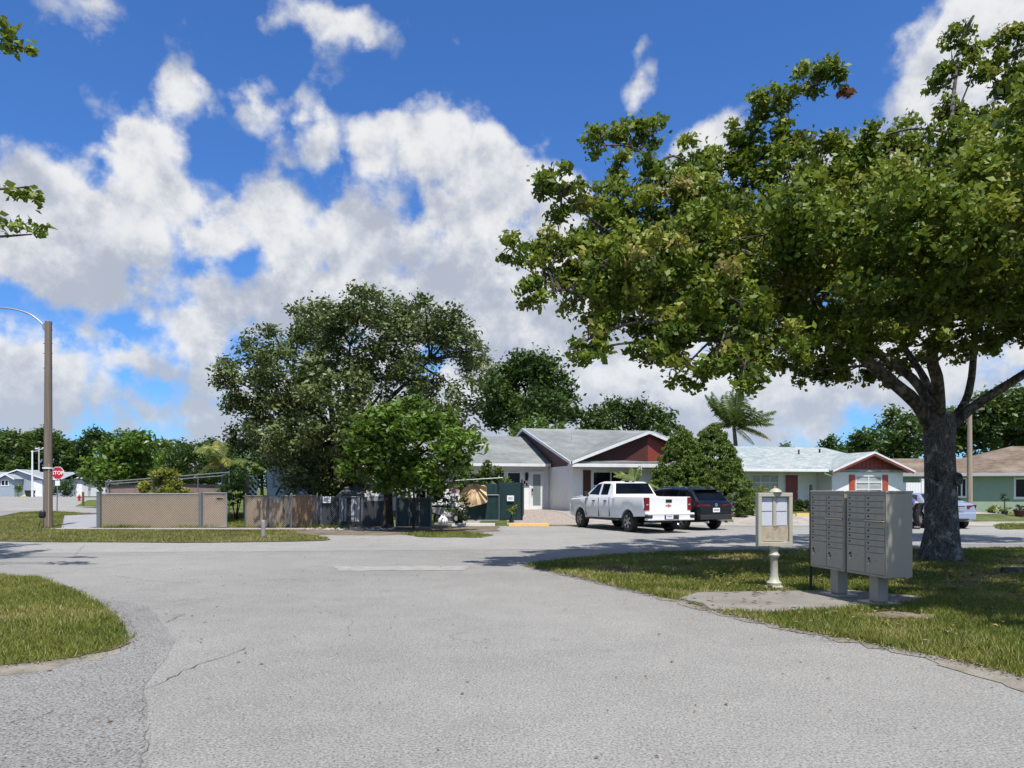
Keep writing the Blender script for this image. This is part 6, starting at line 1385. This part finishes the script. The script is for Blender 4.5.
bp = P2(774.6, 589.5); T = thing('notice_board', 'cream notice board on a turned pedestal beside the mailboxes', 'notice board', (*bp, .02), R(12))
k = 11.67 / F; Wn, z0, z1 = .60, .672, 1.512
mb = MB(); g = .06
mb.box(-Wn / 2, Wn / 2, -.035, .06, z1 - g, z1); mb.box(-Wn / 2, Wn / 2, -.035, .06, z0, z0 + g); mb.box(-Wn / 2, -Wn / 2 + g, -.034, .06, z0 + g, z1 - g); mb.box(Wn / 2 - g, Wn / 2, -.034, .06, z0 + g, z1 - g)
mb.box(-Wn / 2 + .01, Wn / 2 - .01, .02, .055, z0 + .01, z1 - .01); mb.build('frame', MAT['board'], T, bevel=.004)
mb = MB(); zsp = z0 + .31; mb.box(-Wn / 2 + g, Wn / 2 - g, .004, .019, z0 + g, zsp); mb.build('lower_panel', MAT['stain'], T)
mb = MB(); mb.box(-.025, .025, -.004, .019, zsp, z1 - g); mb.build('divider', MAT['board'], T)
def paper_mat():
    m, n, b, o = new_mat('printed_paper'); tc = n.n('ShaderNodeTexCoord').outputs['Object']
    s = n.n('ShaderNodeSeparateXYZ'); n.put(s.inputs[0], tc)
    row = n.m('FRACT', n.m('MULTIPLY', s.outputs[2], 62.0)); ln = n.m('LESS_THAN', row, 0.42)
    wd = n.noise(n.vm('MULTIPLY', tc, (70, 1, 62)), 1.0, 2, .6); ink = n.m('MULTIPLY', ln, n.smooth(wd.outputs[0], .45, .55))
    n.put(b.inputs['Base Color'], n.mix(n.m('MULTIPLY', ink, .45), (.60, .62, .68), (.22, .24, .32))); b.inputs['Roughness'].default_value = .5; return m
PM = paper_mat()
zm = (zsp + z1 - g) / 2
for x0, x1, a, b in ((-.225, -.035, zm + .008, z1 - g - .02), (-.222, -.036, zsp + .01, zm - .006), (.035, .222, zm + .006, z1 - g - .018), (.036, .225, zsp + .012, zm - .008)):
    mb = MB(); mb.box(x0, x1, .008, .0105, a, b); mb.build('paper', PM, T)
mb = MB(); mb.box(-.20, .16, -.004, .003, z0 + .075, z0 + .092); mb.build('sill_strip', MAT['board'], T)
mb = MB(); mb.lathe([(.15, .0), (.15, .025), (.11, .05), (.115, .09), (.075, .13), (.062, .2), (.055, .46), (.068, .49), (.085, .505), (.085, .535), (.065, .55), (.06, .58), (.075, .64), (.10, .668)], 20, o=(0, .015, 0)); mb.build('pedestal', MAT['board'], T, smooth=50)
mb = MB(); mb.lathe([(.09, 1.513), (.10, 1.525), (.085, 1.55), (.05, 1.575), (.01, 1.59)], 16, o=(.03, .02, 0)); mb.build('finial', MAT['board'], T, smooth=50)

# ------------------------------------------------------------------ poles and signs
YL = 30.2; px, _ = W2(47.9, YL), 0; zt = AT(0, 321.5, YL).z
T = thing('street_lamp', 'tall weathered wooden pole with a curved lamp arm at the left verge', 'street lamp', (*px, 0))
mb = MB(); mb.tube([(0, 0, -.1), (0, 0, .6), (0.01, 0, 3), (.02, 0, zt)], [.195, .175, .152, .13], 14, jit=.02, rng=random.Random(3)); mb.build('pole', MAT['woodpole'], T, smooth=60)
arm = [(-.12, 0, zt - .22), (-.35, 0, zt + .02), (-.75, 0, zt + .30), (-1.3, 0, zt + .48), (-1.9, 0, zt + .56), (-2.5, 0, zt + .58)]
mb = MB(); mb.tube(smooth_path(arm, 4), .035, 8); mb.obox((-.2, -.05, zt - .3), (.14, 0, 0), (0, .1, 0), (0, 0, .2)); mb.build('arm', MAT['galv'], T, smooth=60)
mb = MB(); mb.add(*[[(x, y, z) for x, y, z in ((-2.45, -.08, zt + .52), (-2.45, .08, zt + .52), (-2.45, .08, zt + .64), (-2.45, -.08, zt + .64), (-3.1, -.15, zt + .48), (-3.1, .15, zt + .48), (-3.1, .13, zt + .62), (-3.1, -.13, zt + .62))], [(0, 1, 2, 3), (7, 6, 5, 4), (0, 4, 5, 1), (1, 5, 6, 2), (2, 6, 7, 3), (3, 7, 4, 0)]]); mb.build('lamp_head', MAT['galv'], T, bevel=.02)
for z in (zt - .1, zt - .35, zt - .9, zt - 1.3, zt - 1.9):
    mb = MB(); mb.box(-.19, .19, -.012, .012, z - .012, z + .012); mb.build('bolt', MAT['dark'], T)
mb = MB(); mb.lathe([(.20, AT(0, 468.8, YL).z), (.20, AT(0, 467.4, YL).z)], 14); mb.build('band', MAT['signwhite'], T)
mb = MB(); mb.tube([(.11, -.14, 0), (.125, -.125, 2.6)], .02, 6); mb.build('cable_guard', MAT['woodpole2'], T)
mb = MB(); p = Vector((*W2(42.3, 29.6), 0)); mb.lathe([(.10, .42), (.13, .5), (.12, .66), (.06, .72)], 10, o=p); mb.tube([p + Vector((-.12, -.05, 0)), p + Vector((-.02, 0, .5))], .012, 5); mb.tube([p + Vector((.10, -.05, 0)), p + Vector((.02, 0, .5))], .012, 5); tag(mb.build('ground_spotlight', MAT['dark']), 'small dark fixture on thin legs at the foot of the wooden pole', 'fixture')

YT = 50.5; T = thing('stop_sign', 'red octagonal STOP sign just right of the wooden pole', 'sign', (*W2(57.0, YT), 0))
cz = AT(0, 473, YT).z; rr = .455
mb = MB(); mb.tube([(0, 0, -.1), (0.05, 0, cz + .42)], .04, 6); mb.build('post', MAT['rail'], T)
def octa(r, y): return [(.08 + r * math.cos(R(22.5 + 45 * i)), y, cz + r * math.sin(R(22.5 + 45 * i))) for i in range(8)]
mb = MB(); mb.prism(octa(rr, -.05), (0, .012, 0)); sg = mb.build('sign_plate', MAT['signwhite'], T)
mb = MB(); mb.prism(octa(rr * .93, -.0555), (0, .004, 0)); mb.build('red_face', MAT['stopred'], sg)
def text(body, size, mat, par, loc, rot=(R(90), 0, 0), name='lettering', ext=.002):
    cu = bpy.data.curves.new('text', 'FONT'); cu.body = body; cu.size = size; cu.align_x = 'CENTER'; cu.align_y = 'CENTER'; cu.extrude = ext; cu.offset = size * .022
    ob = bpy.data.objects.new('text', cu); COL.objects.link(ob); bpy.context.view_layer.update()
    me = bpy.data.meshes.new_from_object(ob.evaluated_get(bpy.context.evaluated_depsgraph_get())); bpy.data.objects.remove(ob)
    me.materials.clear(); me.materials.append(mat); o = link(bpy.data.objects.new(name, me), par); o.location = loc; o.rotation_euler = rot; return o
text('STOP', .335, MAT['signwhite'], sg, (.08, -.060, cz))
mb = MB(); mb.box(-.10, .22, -.045, -.035, cz - .86, cz - .52); mb.build('sub_plate', MAT['signwhite'], T)

YQ = 140; T = thing('street_lamp', 'white far street lamp pole before the grey-blue house', 'street lamp', (*W2(32.3, YQ), 0))
z = AT(0, 450.5, YQ).z; mb = MB(); mb.tube([(0, 0, -.1), (0, 0, z)], [.20, .13], 8); mb.build('pole', MAT['trim'], T)
mb = MB(); mb.tube([(-.3, 0, z - .2), (.9, 0, z - .1), (2.1, 0, z + .5)], .05, 6); mb.build('arm', MAT['trim'], T); mb = MB(); mb.box(1.9, 2.7, -.12, .12, z + .42, z + .56); mb.box(.6, 1.1, -.12, .12, z + .25, z + .5); mb.build('lamp_head', MAT['trim'], T)
mb = MB(); q = W2(39, 158); mb.tube([(*q, 0), (*q, AT(0, 447, 158).z)], .14, 8); tag(mb.build('utility_pole', MAT['soffit']), 'thin grey utility pole behind the far grey-blue house', 'pole')
q = W2(969.7, 46.5); T = thing('utility_pole', 'plain wooden utility pole behind the big trunk before the green house', 'pole', (*q, 0))
mb = MB(); z = AT(0, 402, 46.5).z; mb.tube([(0, 0, -.1), (0, 0, 3), (0, 0, z)], [.165, .155, .12], 12); mb.build('pole', MAT['woodpole2'], T, smooth=60); mb = MB(); mb.box(-.9, .9, -.06, .06, z - .5, z - .36); mb.build('crossarm', MAT['woodpole'], T)

# ------------------------------------------------------------------ small things of the far left
p = P2(79.3, 501); T = thing('fire_hydrant', 'dark red fire hydrant on the far grass island', 'hydrant', (*p, 0))
mb = MB(); mb.lathe([(.20, 0), (.20, .05), (.13, .06), (.13, .55), (.17, .57), (.17, .62), (.13, .72), (.05, .80), (.04, .86)], 14); mb.build('body', MAT['stopred'], T, smooth=40)
for a in (0, math.pi, -math.pi / 2):
    mb = MB(); d = Vector((math.cos(a), math.sin(a), 0)); mb.tube([d * .10 + Vector((0, 0, .45)), d * .24 + Vector((0, 0, .45))], .07, 8); mb.build('nozzle', MAT['stopred'], T)
p = P2(83, 505.6); T = thing('barrier_post', 'olive wooden post with one thin rail on the far grass island', 'post', (*p, 0))
MAT['olive'] = M('olive_post', (.13, .11, .04), .8, .2, 4)
mb = MB(); mb.box(-.08, .08, -.08, .08, -.1, 1.28); mb.build('post', MAT['olive'], T, bevel=.01); mb = MB(); mb.box(.09, 2.4, -.03, .03, .78, .86); mb.box(2.3, 2.42, -.05, .05, -.1, .9); mb.build('rail', MAT['darkboard'], T)
p = W2(30, 145); T = thing('trash_bin', 'black wheeled bin on the lawn beside the white far lamp pole', 'bin', (*p, 0))
mb = MB(); mb.add([(-.55, -.5, .1), (.55, -.5, .1), (.55, .5, .1), (-.55, .5, .1), (-.7, -.6, 1.15), (.7, -.6, 1.15), (.7, .6, 1.15), (-.7, .6, 1.15)], [(0, 3, 2, 1), (4, 5, 6, 7), (0, 1, 5, 4), (1, 2, 6, 5), (2, 3, 7, 6), (3, 0, 4, 7)]); mb.build('body', MAT['darkboard'], T, bevel=.04)
mb = MB(); mb.box(-.74, .74, -.66, .62, 1.151, 1.24); mb.build('lid', MAT['plast'], T, bevel=.03); mb = MB(); mb.lathe([(.15, -.6), (.15, .6)], 10, 'X', (0, .5, .14)); mb.build('wheels', MAT['tyre'], T)
MAT['brightyellow'] = M('bright_yellow_plastic', (.75, .60, .05), .5, .05, 2)
mb = MB(); p = Vector((*W2(24.3, 146), 0)); mb.add([p + Vector(v) for v in ((-.7, -.4, 0), (.7, -.4, 0), (.7, .4, 0), (-.7, .4, 0), (-.1, -.3, .25), (.6, -.3, .5), (.6, .3, .5), (-.1, .3, .25))], [(0, 3, 2, 1), (4, 5, 6, 7), (0, 1, 5, 4), (1, 2, 6, 5), (2, 3, 7, 6), (3, 0, 4, 7)]); tag(mb.build('yellow_tarp', MAT['brightyellow'], bevel=.08, seg=2), 'bright yellow heap lying left of the black bin', 'tarp')
shrub('dark_shrub', 'dark shrub in front of the pale far house below the stop sign', [plob(61, 486, 5, 143), plob(67, 484, 5, 143), plob(64, 490, 5, 143), plob(57, 490, 4, 143), plob(70, 489, 4, 143)], (*W2(64, 143), 0), LEAF_DARK, 260, .4, 91, clump=.4, nclump=5)
shrub('flower_shrub', 'small shrub at the far small gable', [plob(17.5, 486, 2.2, 143), plob(19, 489, 2, 143), plob(16.5, 490, 2, 143)], (*W2(18, 143), 0), LEAF_BRIGHT, 700, .3, 92, clump=.3, nclump=8)

# ------------------------------------------------------------------ parking curbs and small yard things
def curb(label, px0, px1, y, mat, h=.13, z0=None):
    a, b = W2(px0, y), W2(px1, y); zz = zg((a[0] + b[0]) / 2, y) if z0 is None else z0
    T = MB(); T.prism([(a[0], y - .09, zz), (a[0], y + .09, zz), (a[0], y + .06, zz + h), (a[0], y - .06, zz + h)], (b[0] - a[0], 0, 0)); o = T.build('wheel_stop', MAT[mat], bevel=.015, seg=2); tag(o, label, 'wheel stop', 'concrete wheel stops'); return o
curb('yellow painted wheel stop by the gravel bed', 509, 549, 31.3, 'yellow')
curb('pale wheel stop in front of the low green gate', 466, 495, 31.4, 'curb')
curb('grey shaded wheel stop at the mouth of the driveway beside the fence', 452, 464.5, 31.2, 'curb')
curb('pale wheel stop beneath the conifer right of the crossover', 733, 752, 36.0, 'curb')
curb('yellow wheel stop half hidden by the mailboxes', 796, 832, 35.6, 'yellow')
mb = MB(); a = P2(1002, 572.5, .02); mb.prism([(a[0], a[1] - .07, .02), (a[0], a[1] + .07, .02), (a[0], a[1] + .05, .12), (a[0], a[1] - .05, .12)], (1.5, .05, 0)); tag(mb.build('rubber_curb', MAT['plast'], bevel=.012), 'black rubber curb lying in the grass right of the big trunk', 'curb')
p = P2(263.3, 537); mb = MB(); mb.tube([(p[0], p[1], -.05), (p[0], p[1], .50), (p[0] + .01, p[1], .56)], [.075, .07, .05], 9); tag(mb.build('bollard', MAT['paint']), 'short pale wooden bollard on the verge before the fence', 'bollard')
p = P2(413.5, 530); T = thing('sapling', 'thin bare sapling stem right of the broadleaf trunk', 'sapling', (*p, 0)); mb = MB(); mb.tube([(0, 0, -.05), (.02, 0, 1.2), (-.03, 0, 2.3)], [.045, .04, .03], 7); mb.tube([(0, 0, 1.5), (-.30, 0, 2.2)], [.03, .015], 6); mb.build('trunk', MAT['darkbark'], T)
# laundry line
YN = 34.5; T = thing('clothes_line', 'thin clothes line carrying washing under the broadleaf tree', 'clothes line', (*W2(427, YN), 0)); o = Vector((*W2(427, YN), 0))
mb = MB(); mb.tube([AT(426, 477.5, YN) - o, AT(452, 476.5, YN) - o], .008, 4); mb.build('line', MAT['trim'], T); post(T, o, W2(426, YN), AT(0, 477, YN).z, .03, MAT['galv']); post(T, o, W2(452, YN), AT(0, 476, YN).z, .03, MAT['galv'])
MAT['clothgrey'] = M('grey_cloth', (.25, .26, .33), .9, .15, 4)
for i, (q0, q1, yb, m_, lb) in enumerate(((428.3, 432.6, 490, 'signwhite', 'white shirt at the left end of the clothes line'), (433.4, 437.4, 488, 'clothgrey', 'grey shirt on the clothes line'), (438, 442.6, 491, 'signwhite', 'long white towel in the middle of the clothes line'), (444.6, 449, 488, 'signwhite', 'white shirt nearest the pink sign on the clothes line'))):
    a = AT(q0, 478, YN - .02); b = AT(q1, yb, YN - .02); mb = MB(); n = 8; vs = []
    for j in range(6):
        for k in range(n + 1):
            t = k / n; vs.append((a.x + (b.x - a.x) * t + .012 * math.sin(j * 2), YN - .02 + .025 * math.sin(k * 1.9 + j * .4) * (j / 5), a.z + (b.z - a.z) * j / 5))
    mb.add(vs, [(j * (n + 1) + k, j * (n + 1) + k + 1, (j + 1) * (n + 1) + k + 1, (j + 1) * (n + 1) + k) for j in range(5) for k in range(n)]); ob = mb.build('washing', MAT[m_], smooth=60); md = ob.modifiers.new('thickness', 'SOLIDIFY'); md.thickness = .008; tag(ob, lb, 'washing', 'washing on the line')
# scooter in the driveway
p = W2(447, 33.0); T = thing('scooter', 'white and dark scooter standing in the driveway under the washing', 'scooter', (*p, zg(*p)), R(-35))
for x in (-.55, .55):
    mb = MB(); mb.lathe([(.12, -.05), (.22, -.05), (.235, 0), (.22, .05), (.12, .05), (.12, -.05)], 18, 'Y', (x, 0, .235), cap=False); w = mb.build('wheel', MAT['tyre'], T, smooth=40); mb = MB(); mb.lathe([(.125, -.03), (.125, .03)], 12, 'Y', (x, 0, .235)); mb.build('rim', MAT['rim'], w)
mb = MB(); mb.prism([(-.75, -.13, .45), (-.1, -.13, .30), (.30, -.13, .28), (.42, -.13, .85), (.34, -.13, .85), (.22, -.13, .42), (-.05, -.13, .50), (-.15, -.13, .70), (-.80, -.13, .72)], (0, .26, 0)); mb.build('body', MAT['soffit'], T, bevel=.03, seg=2)
mb = MB(); mb.box(-.78, -.12, -.14, .14, .722, .80); mb.build('seat', MAT['dark'], T, bevel=.03, seg=2); mb = MB(); mb.tube([(.55, 0, .235), (.42, 0, .6), (.34, 0, .98)], .03, 8); mb.tube([(.34, -.3, 1.0), (.34, .3, 1.0)], .018, 8); mb.build('handlebar', MAT['dark'], T)
mb = MB(); mb.lathe([(.02, -.02), (.07, 0), (.075, .05)], 12, 'X', (.40, 0, .86)); mb.build('headlight', MAT['metal'], T)
mb = MB(); q = Vector((*W2(443, 32.6), zg(-3, 32.6))); mb.lathe([(.18, 0), (.24, .10), (.20, .24), (.10, .36), (.06, .42)], 10, o=q); tag(mb.build('white_sack', MAT['signwhite'], smooth=60), 'white sack standing left of the scooter', 'sack')
# white garden chair tipped under the oak
p = P2(374, 524.5); T = thing('garden_chair', 'low white garden chair frame on the dirt under the trees', 'chair', (*p, 0.01), R(20))
mb = MB(); mb.box(-.24, .24, -.22, .22, .22, .26); mb.build('seat', MAT['signwhite'], T, bevel=.01)
mb = MB(); mb.obox((-.24, .20, .27), (.48, 0, 0), (0, .03, 0), (0, .25, .24)); mb.build('backrest', MAT['rail'], T)
for x in (-.22, .22):
    for y in (-.2, .2): mb = MB(); mb.tube([(x, y, .22), (x * 1.1, y * 1.1, 0)], .015, 6); mb.build('leg', MAT['rail'], T)
# rubble under the oak
rng = random.Random(17); mb = MB()
for i in range(70):
    x, y = rng.uniform(-8.0, -4.6), rng.uniform(28.3, 29.4); s = rng.uniform(.03, .12); mb.obox((x, y, .0), (s, rng.uniform(-.5, .5) * s, 0), (rng.uniform(-.4, .4) * s, s, 0), (0, 0, s * .5))
tag(mb.build('rubble', MAT['curb'], bevel=.006), 'broken pale rubble scattered along the fence under the oak', 'rubble', kind='stuff')

# hedge, plants and pots by the houses
HB = [plob(q, y, 5.5, 38.6, .8) for q, y in ((797, 506), (803, 505), (809, 505.5), (815, 506), (821, 506), (828, 506), (795, 512), (800, 518), (808, 518), (816, 518), (798, 514), (806, 514), (813, 514), (821, 514), (828, 514))]
shrub('hedge', 'clipped dark green hedge left of the mailboxes before the red door', HB, (*W2(812, 38.6), zg(15.5, 38.6)), LEAF_DARK, 9000, .10, 93, cat='hedge', clump=.10, nclump=80, tone0=.5)
shrub('yellow_shrub', 'small yellow-green shrub under the window of the pale roofed house', [plob(757, 491, 5, 43.5), plob(764, 489, 4, 43.5), plob(771, 488.5, 4, 43.5), plob(752, 495, 5, 43.5), plob(763, 496, 6, 43.5)], (*W2(761, 43.5), .4), LEAF_YEL, 1100, .14, 94)
shrub('purple_shrub', 'dark purple shrub right of the silver sedan', [plob(982, 515, 4.2, 43, .7), plob(988, 514, 4.2, 43, .8), plob(994, 515, 4, 43, .7), plob(985, 517, 4, 43, .6), plob(992, 518, 3.5, 43, .6)], (*W2(987, 43), 0), LEAF_PURPLE, 2200, .10, 95, clump=.1, nclump=40)
shrub('croton', 'yellow leafed plant right of the purple shrub', [plob(990.5, 507.5, 2.8, 42.6), plob(995.5, 506.5, 2.6, 42.6), plob(993, 510, 2.4, 42.6)], (*W2(993, 42.6), 0), LEAF_YEL, 1700, .14, 96)
def pot(label, px, y, r, h, mat, plant=None, cat='plant pot'):
    p = W2(px, y); T = thing('plant_pot', label, cat, (*p, max(.02, zg(*p) + .02)))
    mb = MB(); mb.lathe([(r * .7, 0), (r, h * .85), (r * 1.1, h * .86), (r * 1.1, h), (r * .9, h), (r * .85, h * .9)], 16); mb.build('pot', MAT[mat], T, smooth=40)
    if plant:
        lobes, lm, dn, lf, sd_ = plant; co, tone = lobe_leaves([(x, yy, h + z, q, q, q) for x, yy, z, q in lobes], dn, lf, sd_, clump=.08, nclump=60); np_mesh('foliage', co, 4, lm, T, tone=tone)
        mb = MB(); mb.tube([(0, 0, h * .8), (0, 0, h + lobes[0][2])], .03, 6); mb.build('stem', MAT['darkbark'], T)
MAT['potdark'] = M('dark_green_pot', (.03, .05, .04), .5, .1, 5); MAT['potred'] = M('dark_red_pot', (.12, .035, .03), .6, .15, 5)
pot('dark pot holding a clipped ball topiary over yellow leaves', 1004.5, 42.5, .18, .30, 'potdark', ([(0, 0, .80, .26)], LEAF_DARK, 6000, .06, 97))
shrub('croton', 'yellow streaked plant around the base of the ball topiary', [plob(1001, 508.5, 2.6, 42.2), plob(1007, 508, 2.6, 42.2), plob(1004, 511, 2.4, 42.2)], (*W2(1004, 42.2), 0), LEAF_YEL, 1700, .14, 98)
pot('broad dark red planter at the right edge by the green house', 1020, 42.3, .34, .36, 'potred', ([(0, 0, .18, .16), (.2, 0, .1, .14), (-.2, .0, .08, .14)], LEAF_DARK, 5000, .08, 99))
pot('small pot with a yellow-green plant at the corner of the teal enclosure', 511.5, 33.2, .13, .22, 'potdark', ([(0, 0, .25, .16), (.06, 0, .42, .12)], LEAF_YEL, 3500, .10, 100))
# white vinyl gate between the houses
a, b = W2(902.5, 47.5), W2(921, 47.5); o = Vector((*a, 0)); T = thing('vinyl_gate', 'white vinyl gate panel between the white and green houses', 'gate', o)
mb = MB(); n = 7; wd = (b[0] - a[0]) / n
for i in range(n): mb.box(i * wd + .006, (i + 1) * wd - .006, 0, .04, .1, 1.98)
mb.build('panel', MAT['signwhite'], T); mb = MB(); mb.box(b[0] - a[0] + .01, b[0] - a[0] + .20, -.05, .14, 0, 2.16); mb.box(b[0] - a[0] - .01, b[0] - a[0] + .22, -.07, .16, 2.161, 2.22); mb.build('post', MAT['signwhite'], T)

# ------------------------------------------------------------------ person bending into the sedan
def skin_person():
    P = dict(pel=(0, 0, .95), ch=(-.34, .12, 1.16), nk=(-.50, .19, 1.22), hd=(-.60, .23, 1.22), ht=(-.70, .27, 1.24),
             lh=(.02, .10, .90), lk=(-.06, .14, .50), la=(.04, .12, .10), lt=(-.12, .16, .03), rh=(.02, -.10, .90), rk=(-.06, -.12, .50), ra=(.06, -.12, .10), rt=(-.10, -.10, .03),
             ls=(-.40, .32, 1.16), le=(-.52, .38, .92), lw=(-.70, .36, .82), rs=(-.36, -.06, 1.18), re=(-.52, -.10, .96), rw=(-.72, -.02, .84))
    rad = dict(pel=.15, ch=.155, nk=.06, hd=.095, ht=.07, lh=.10, lk=.065, la=.045, lt=.04, rh=.10, rk=.065, ra=.045, rt=.04, ls=.06, le=.045, lw=.032, rs=.06, re=.045, rw=.032)
    E = [('pel', 'ch'), ('ch', 'nk'), ('nk', 'hd'), ('hd', 'ht'), ('pel', 'lh'), ('lh', 'lk'), ('lk', 'la'), ('la', 'lt'), ('pel', 'rh'), ('rh', 'rk'), ('rk', 'ra'), ('ra', 'rt'), ('ch', 'ls'), ('ls', 'le'), ('le', 'lw'), ('ch', 'rs'), ('rs', 're'), ('re', 'rw')]
    keys = list(P); ix = {k: i for i, k in enumerate(keys)}
    def grow(ks, es, extra, name, mat, par):
        sub = {k: i for i, k in enumerate(ks)}
        me = bpy.data.meshes.new(name); me.from_pydata([P[k] for k in ks], [(sub[a], sub[b]) for a, b in es], []); ob = bpy.data.objects.new(name, me); COL.objects.link(ob)
        md = ob.modifiers.new('skin', 'SKIN'); md.use_smooth_shade = True
        for k, sv in zip(ks, me.skin_vertices[0].data): sv.radius = (rad[k] + extra,) * 2; sv.use_root = (k == ks[0])
        ms = ob.modifiers.new('sub', 'SUBSURF'); ms.levels = ms.render_levels = 2
        bpy.context.view_layer.update(); m2 = bpy.data.meshes.new_from_object(ob.evaluated_get(bpy.context.evaluated_depsgraph_get())); bpy.data.objects.remove(ob)
        m2.materials.clear(); m2.materials.append(mat); return link(bpy.data.objects.new(name, m2), par)
    T = thing('person', 'person in blue shirt and dark trousers bending beside the silver sedan', 'person', (0, 0, 0))
    MAT['skin'] = M('skin', (.42, .25, .18), .5, .04, 5); MAT['bluecloth'] = M('blue_shirt', (.06, .10, .36), .8, .08, 6); MAT['trousers'] = M('dark_trousers', (.012, .014, .022), .85, .1, 6); MAT['hair'] = M('dark_hair', (.03, .022, .018), .6, .2, 20)
    grow(keys, E, 0, 'body', MAT['skin'], T)
    grow(['pel', 'ch', 'ls', 'le', 'rs', 're'], [('pel', 'ch'), ('ch', 'ls'), ('ls', 'le'), ('ch', 'rs'), ('rs', 're')], .018, 'shirt', MAT['bluecloth'], T)
    grow(['pel', 'lh', 'lk', 'la', 'rh', 'rk', 'ra'], [('pel', 'lh'), ('lh', 'lk'), ('lk', 'la'), ('pel', 'rh'), ('rh', 'rk'), ('rk', 'ra')], .02, 'trousers', MAT['trousers'], T)
    mb = MB(); bm = bmesh.new(); bmesh.ops.create_icosphere(bm, subdivisions=3, radius=.105); me = bpy.data.meshes.new('hair')
    for v in bm.verts: v.co = Vector((-.665 + v.co.x * .85, .26 + v.co.y * .95, 1.265 + v.co.z * .85))
    bm.to_mesh(me); bm.free(); me.materials.append(MAT['hair']); link(bpy.data.objects.new('hair', me), T)
    for sy in (.14, -.11):
        mb = MB(); mb.box(-.16, .08, sy - .045, sy + .045, 0, .08); mb.build('shoe', MAT['plast'], T, bevel=.03, seg=2)
    return T
T = skin_person(); T.location = (*W2(917.0, 29.2), 0); T.rotation_euler = (0, 0, R(-12))
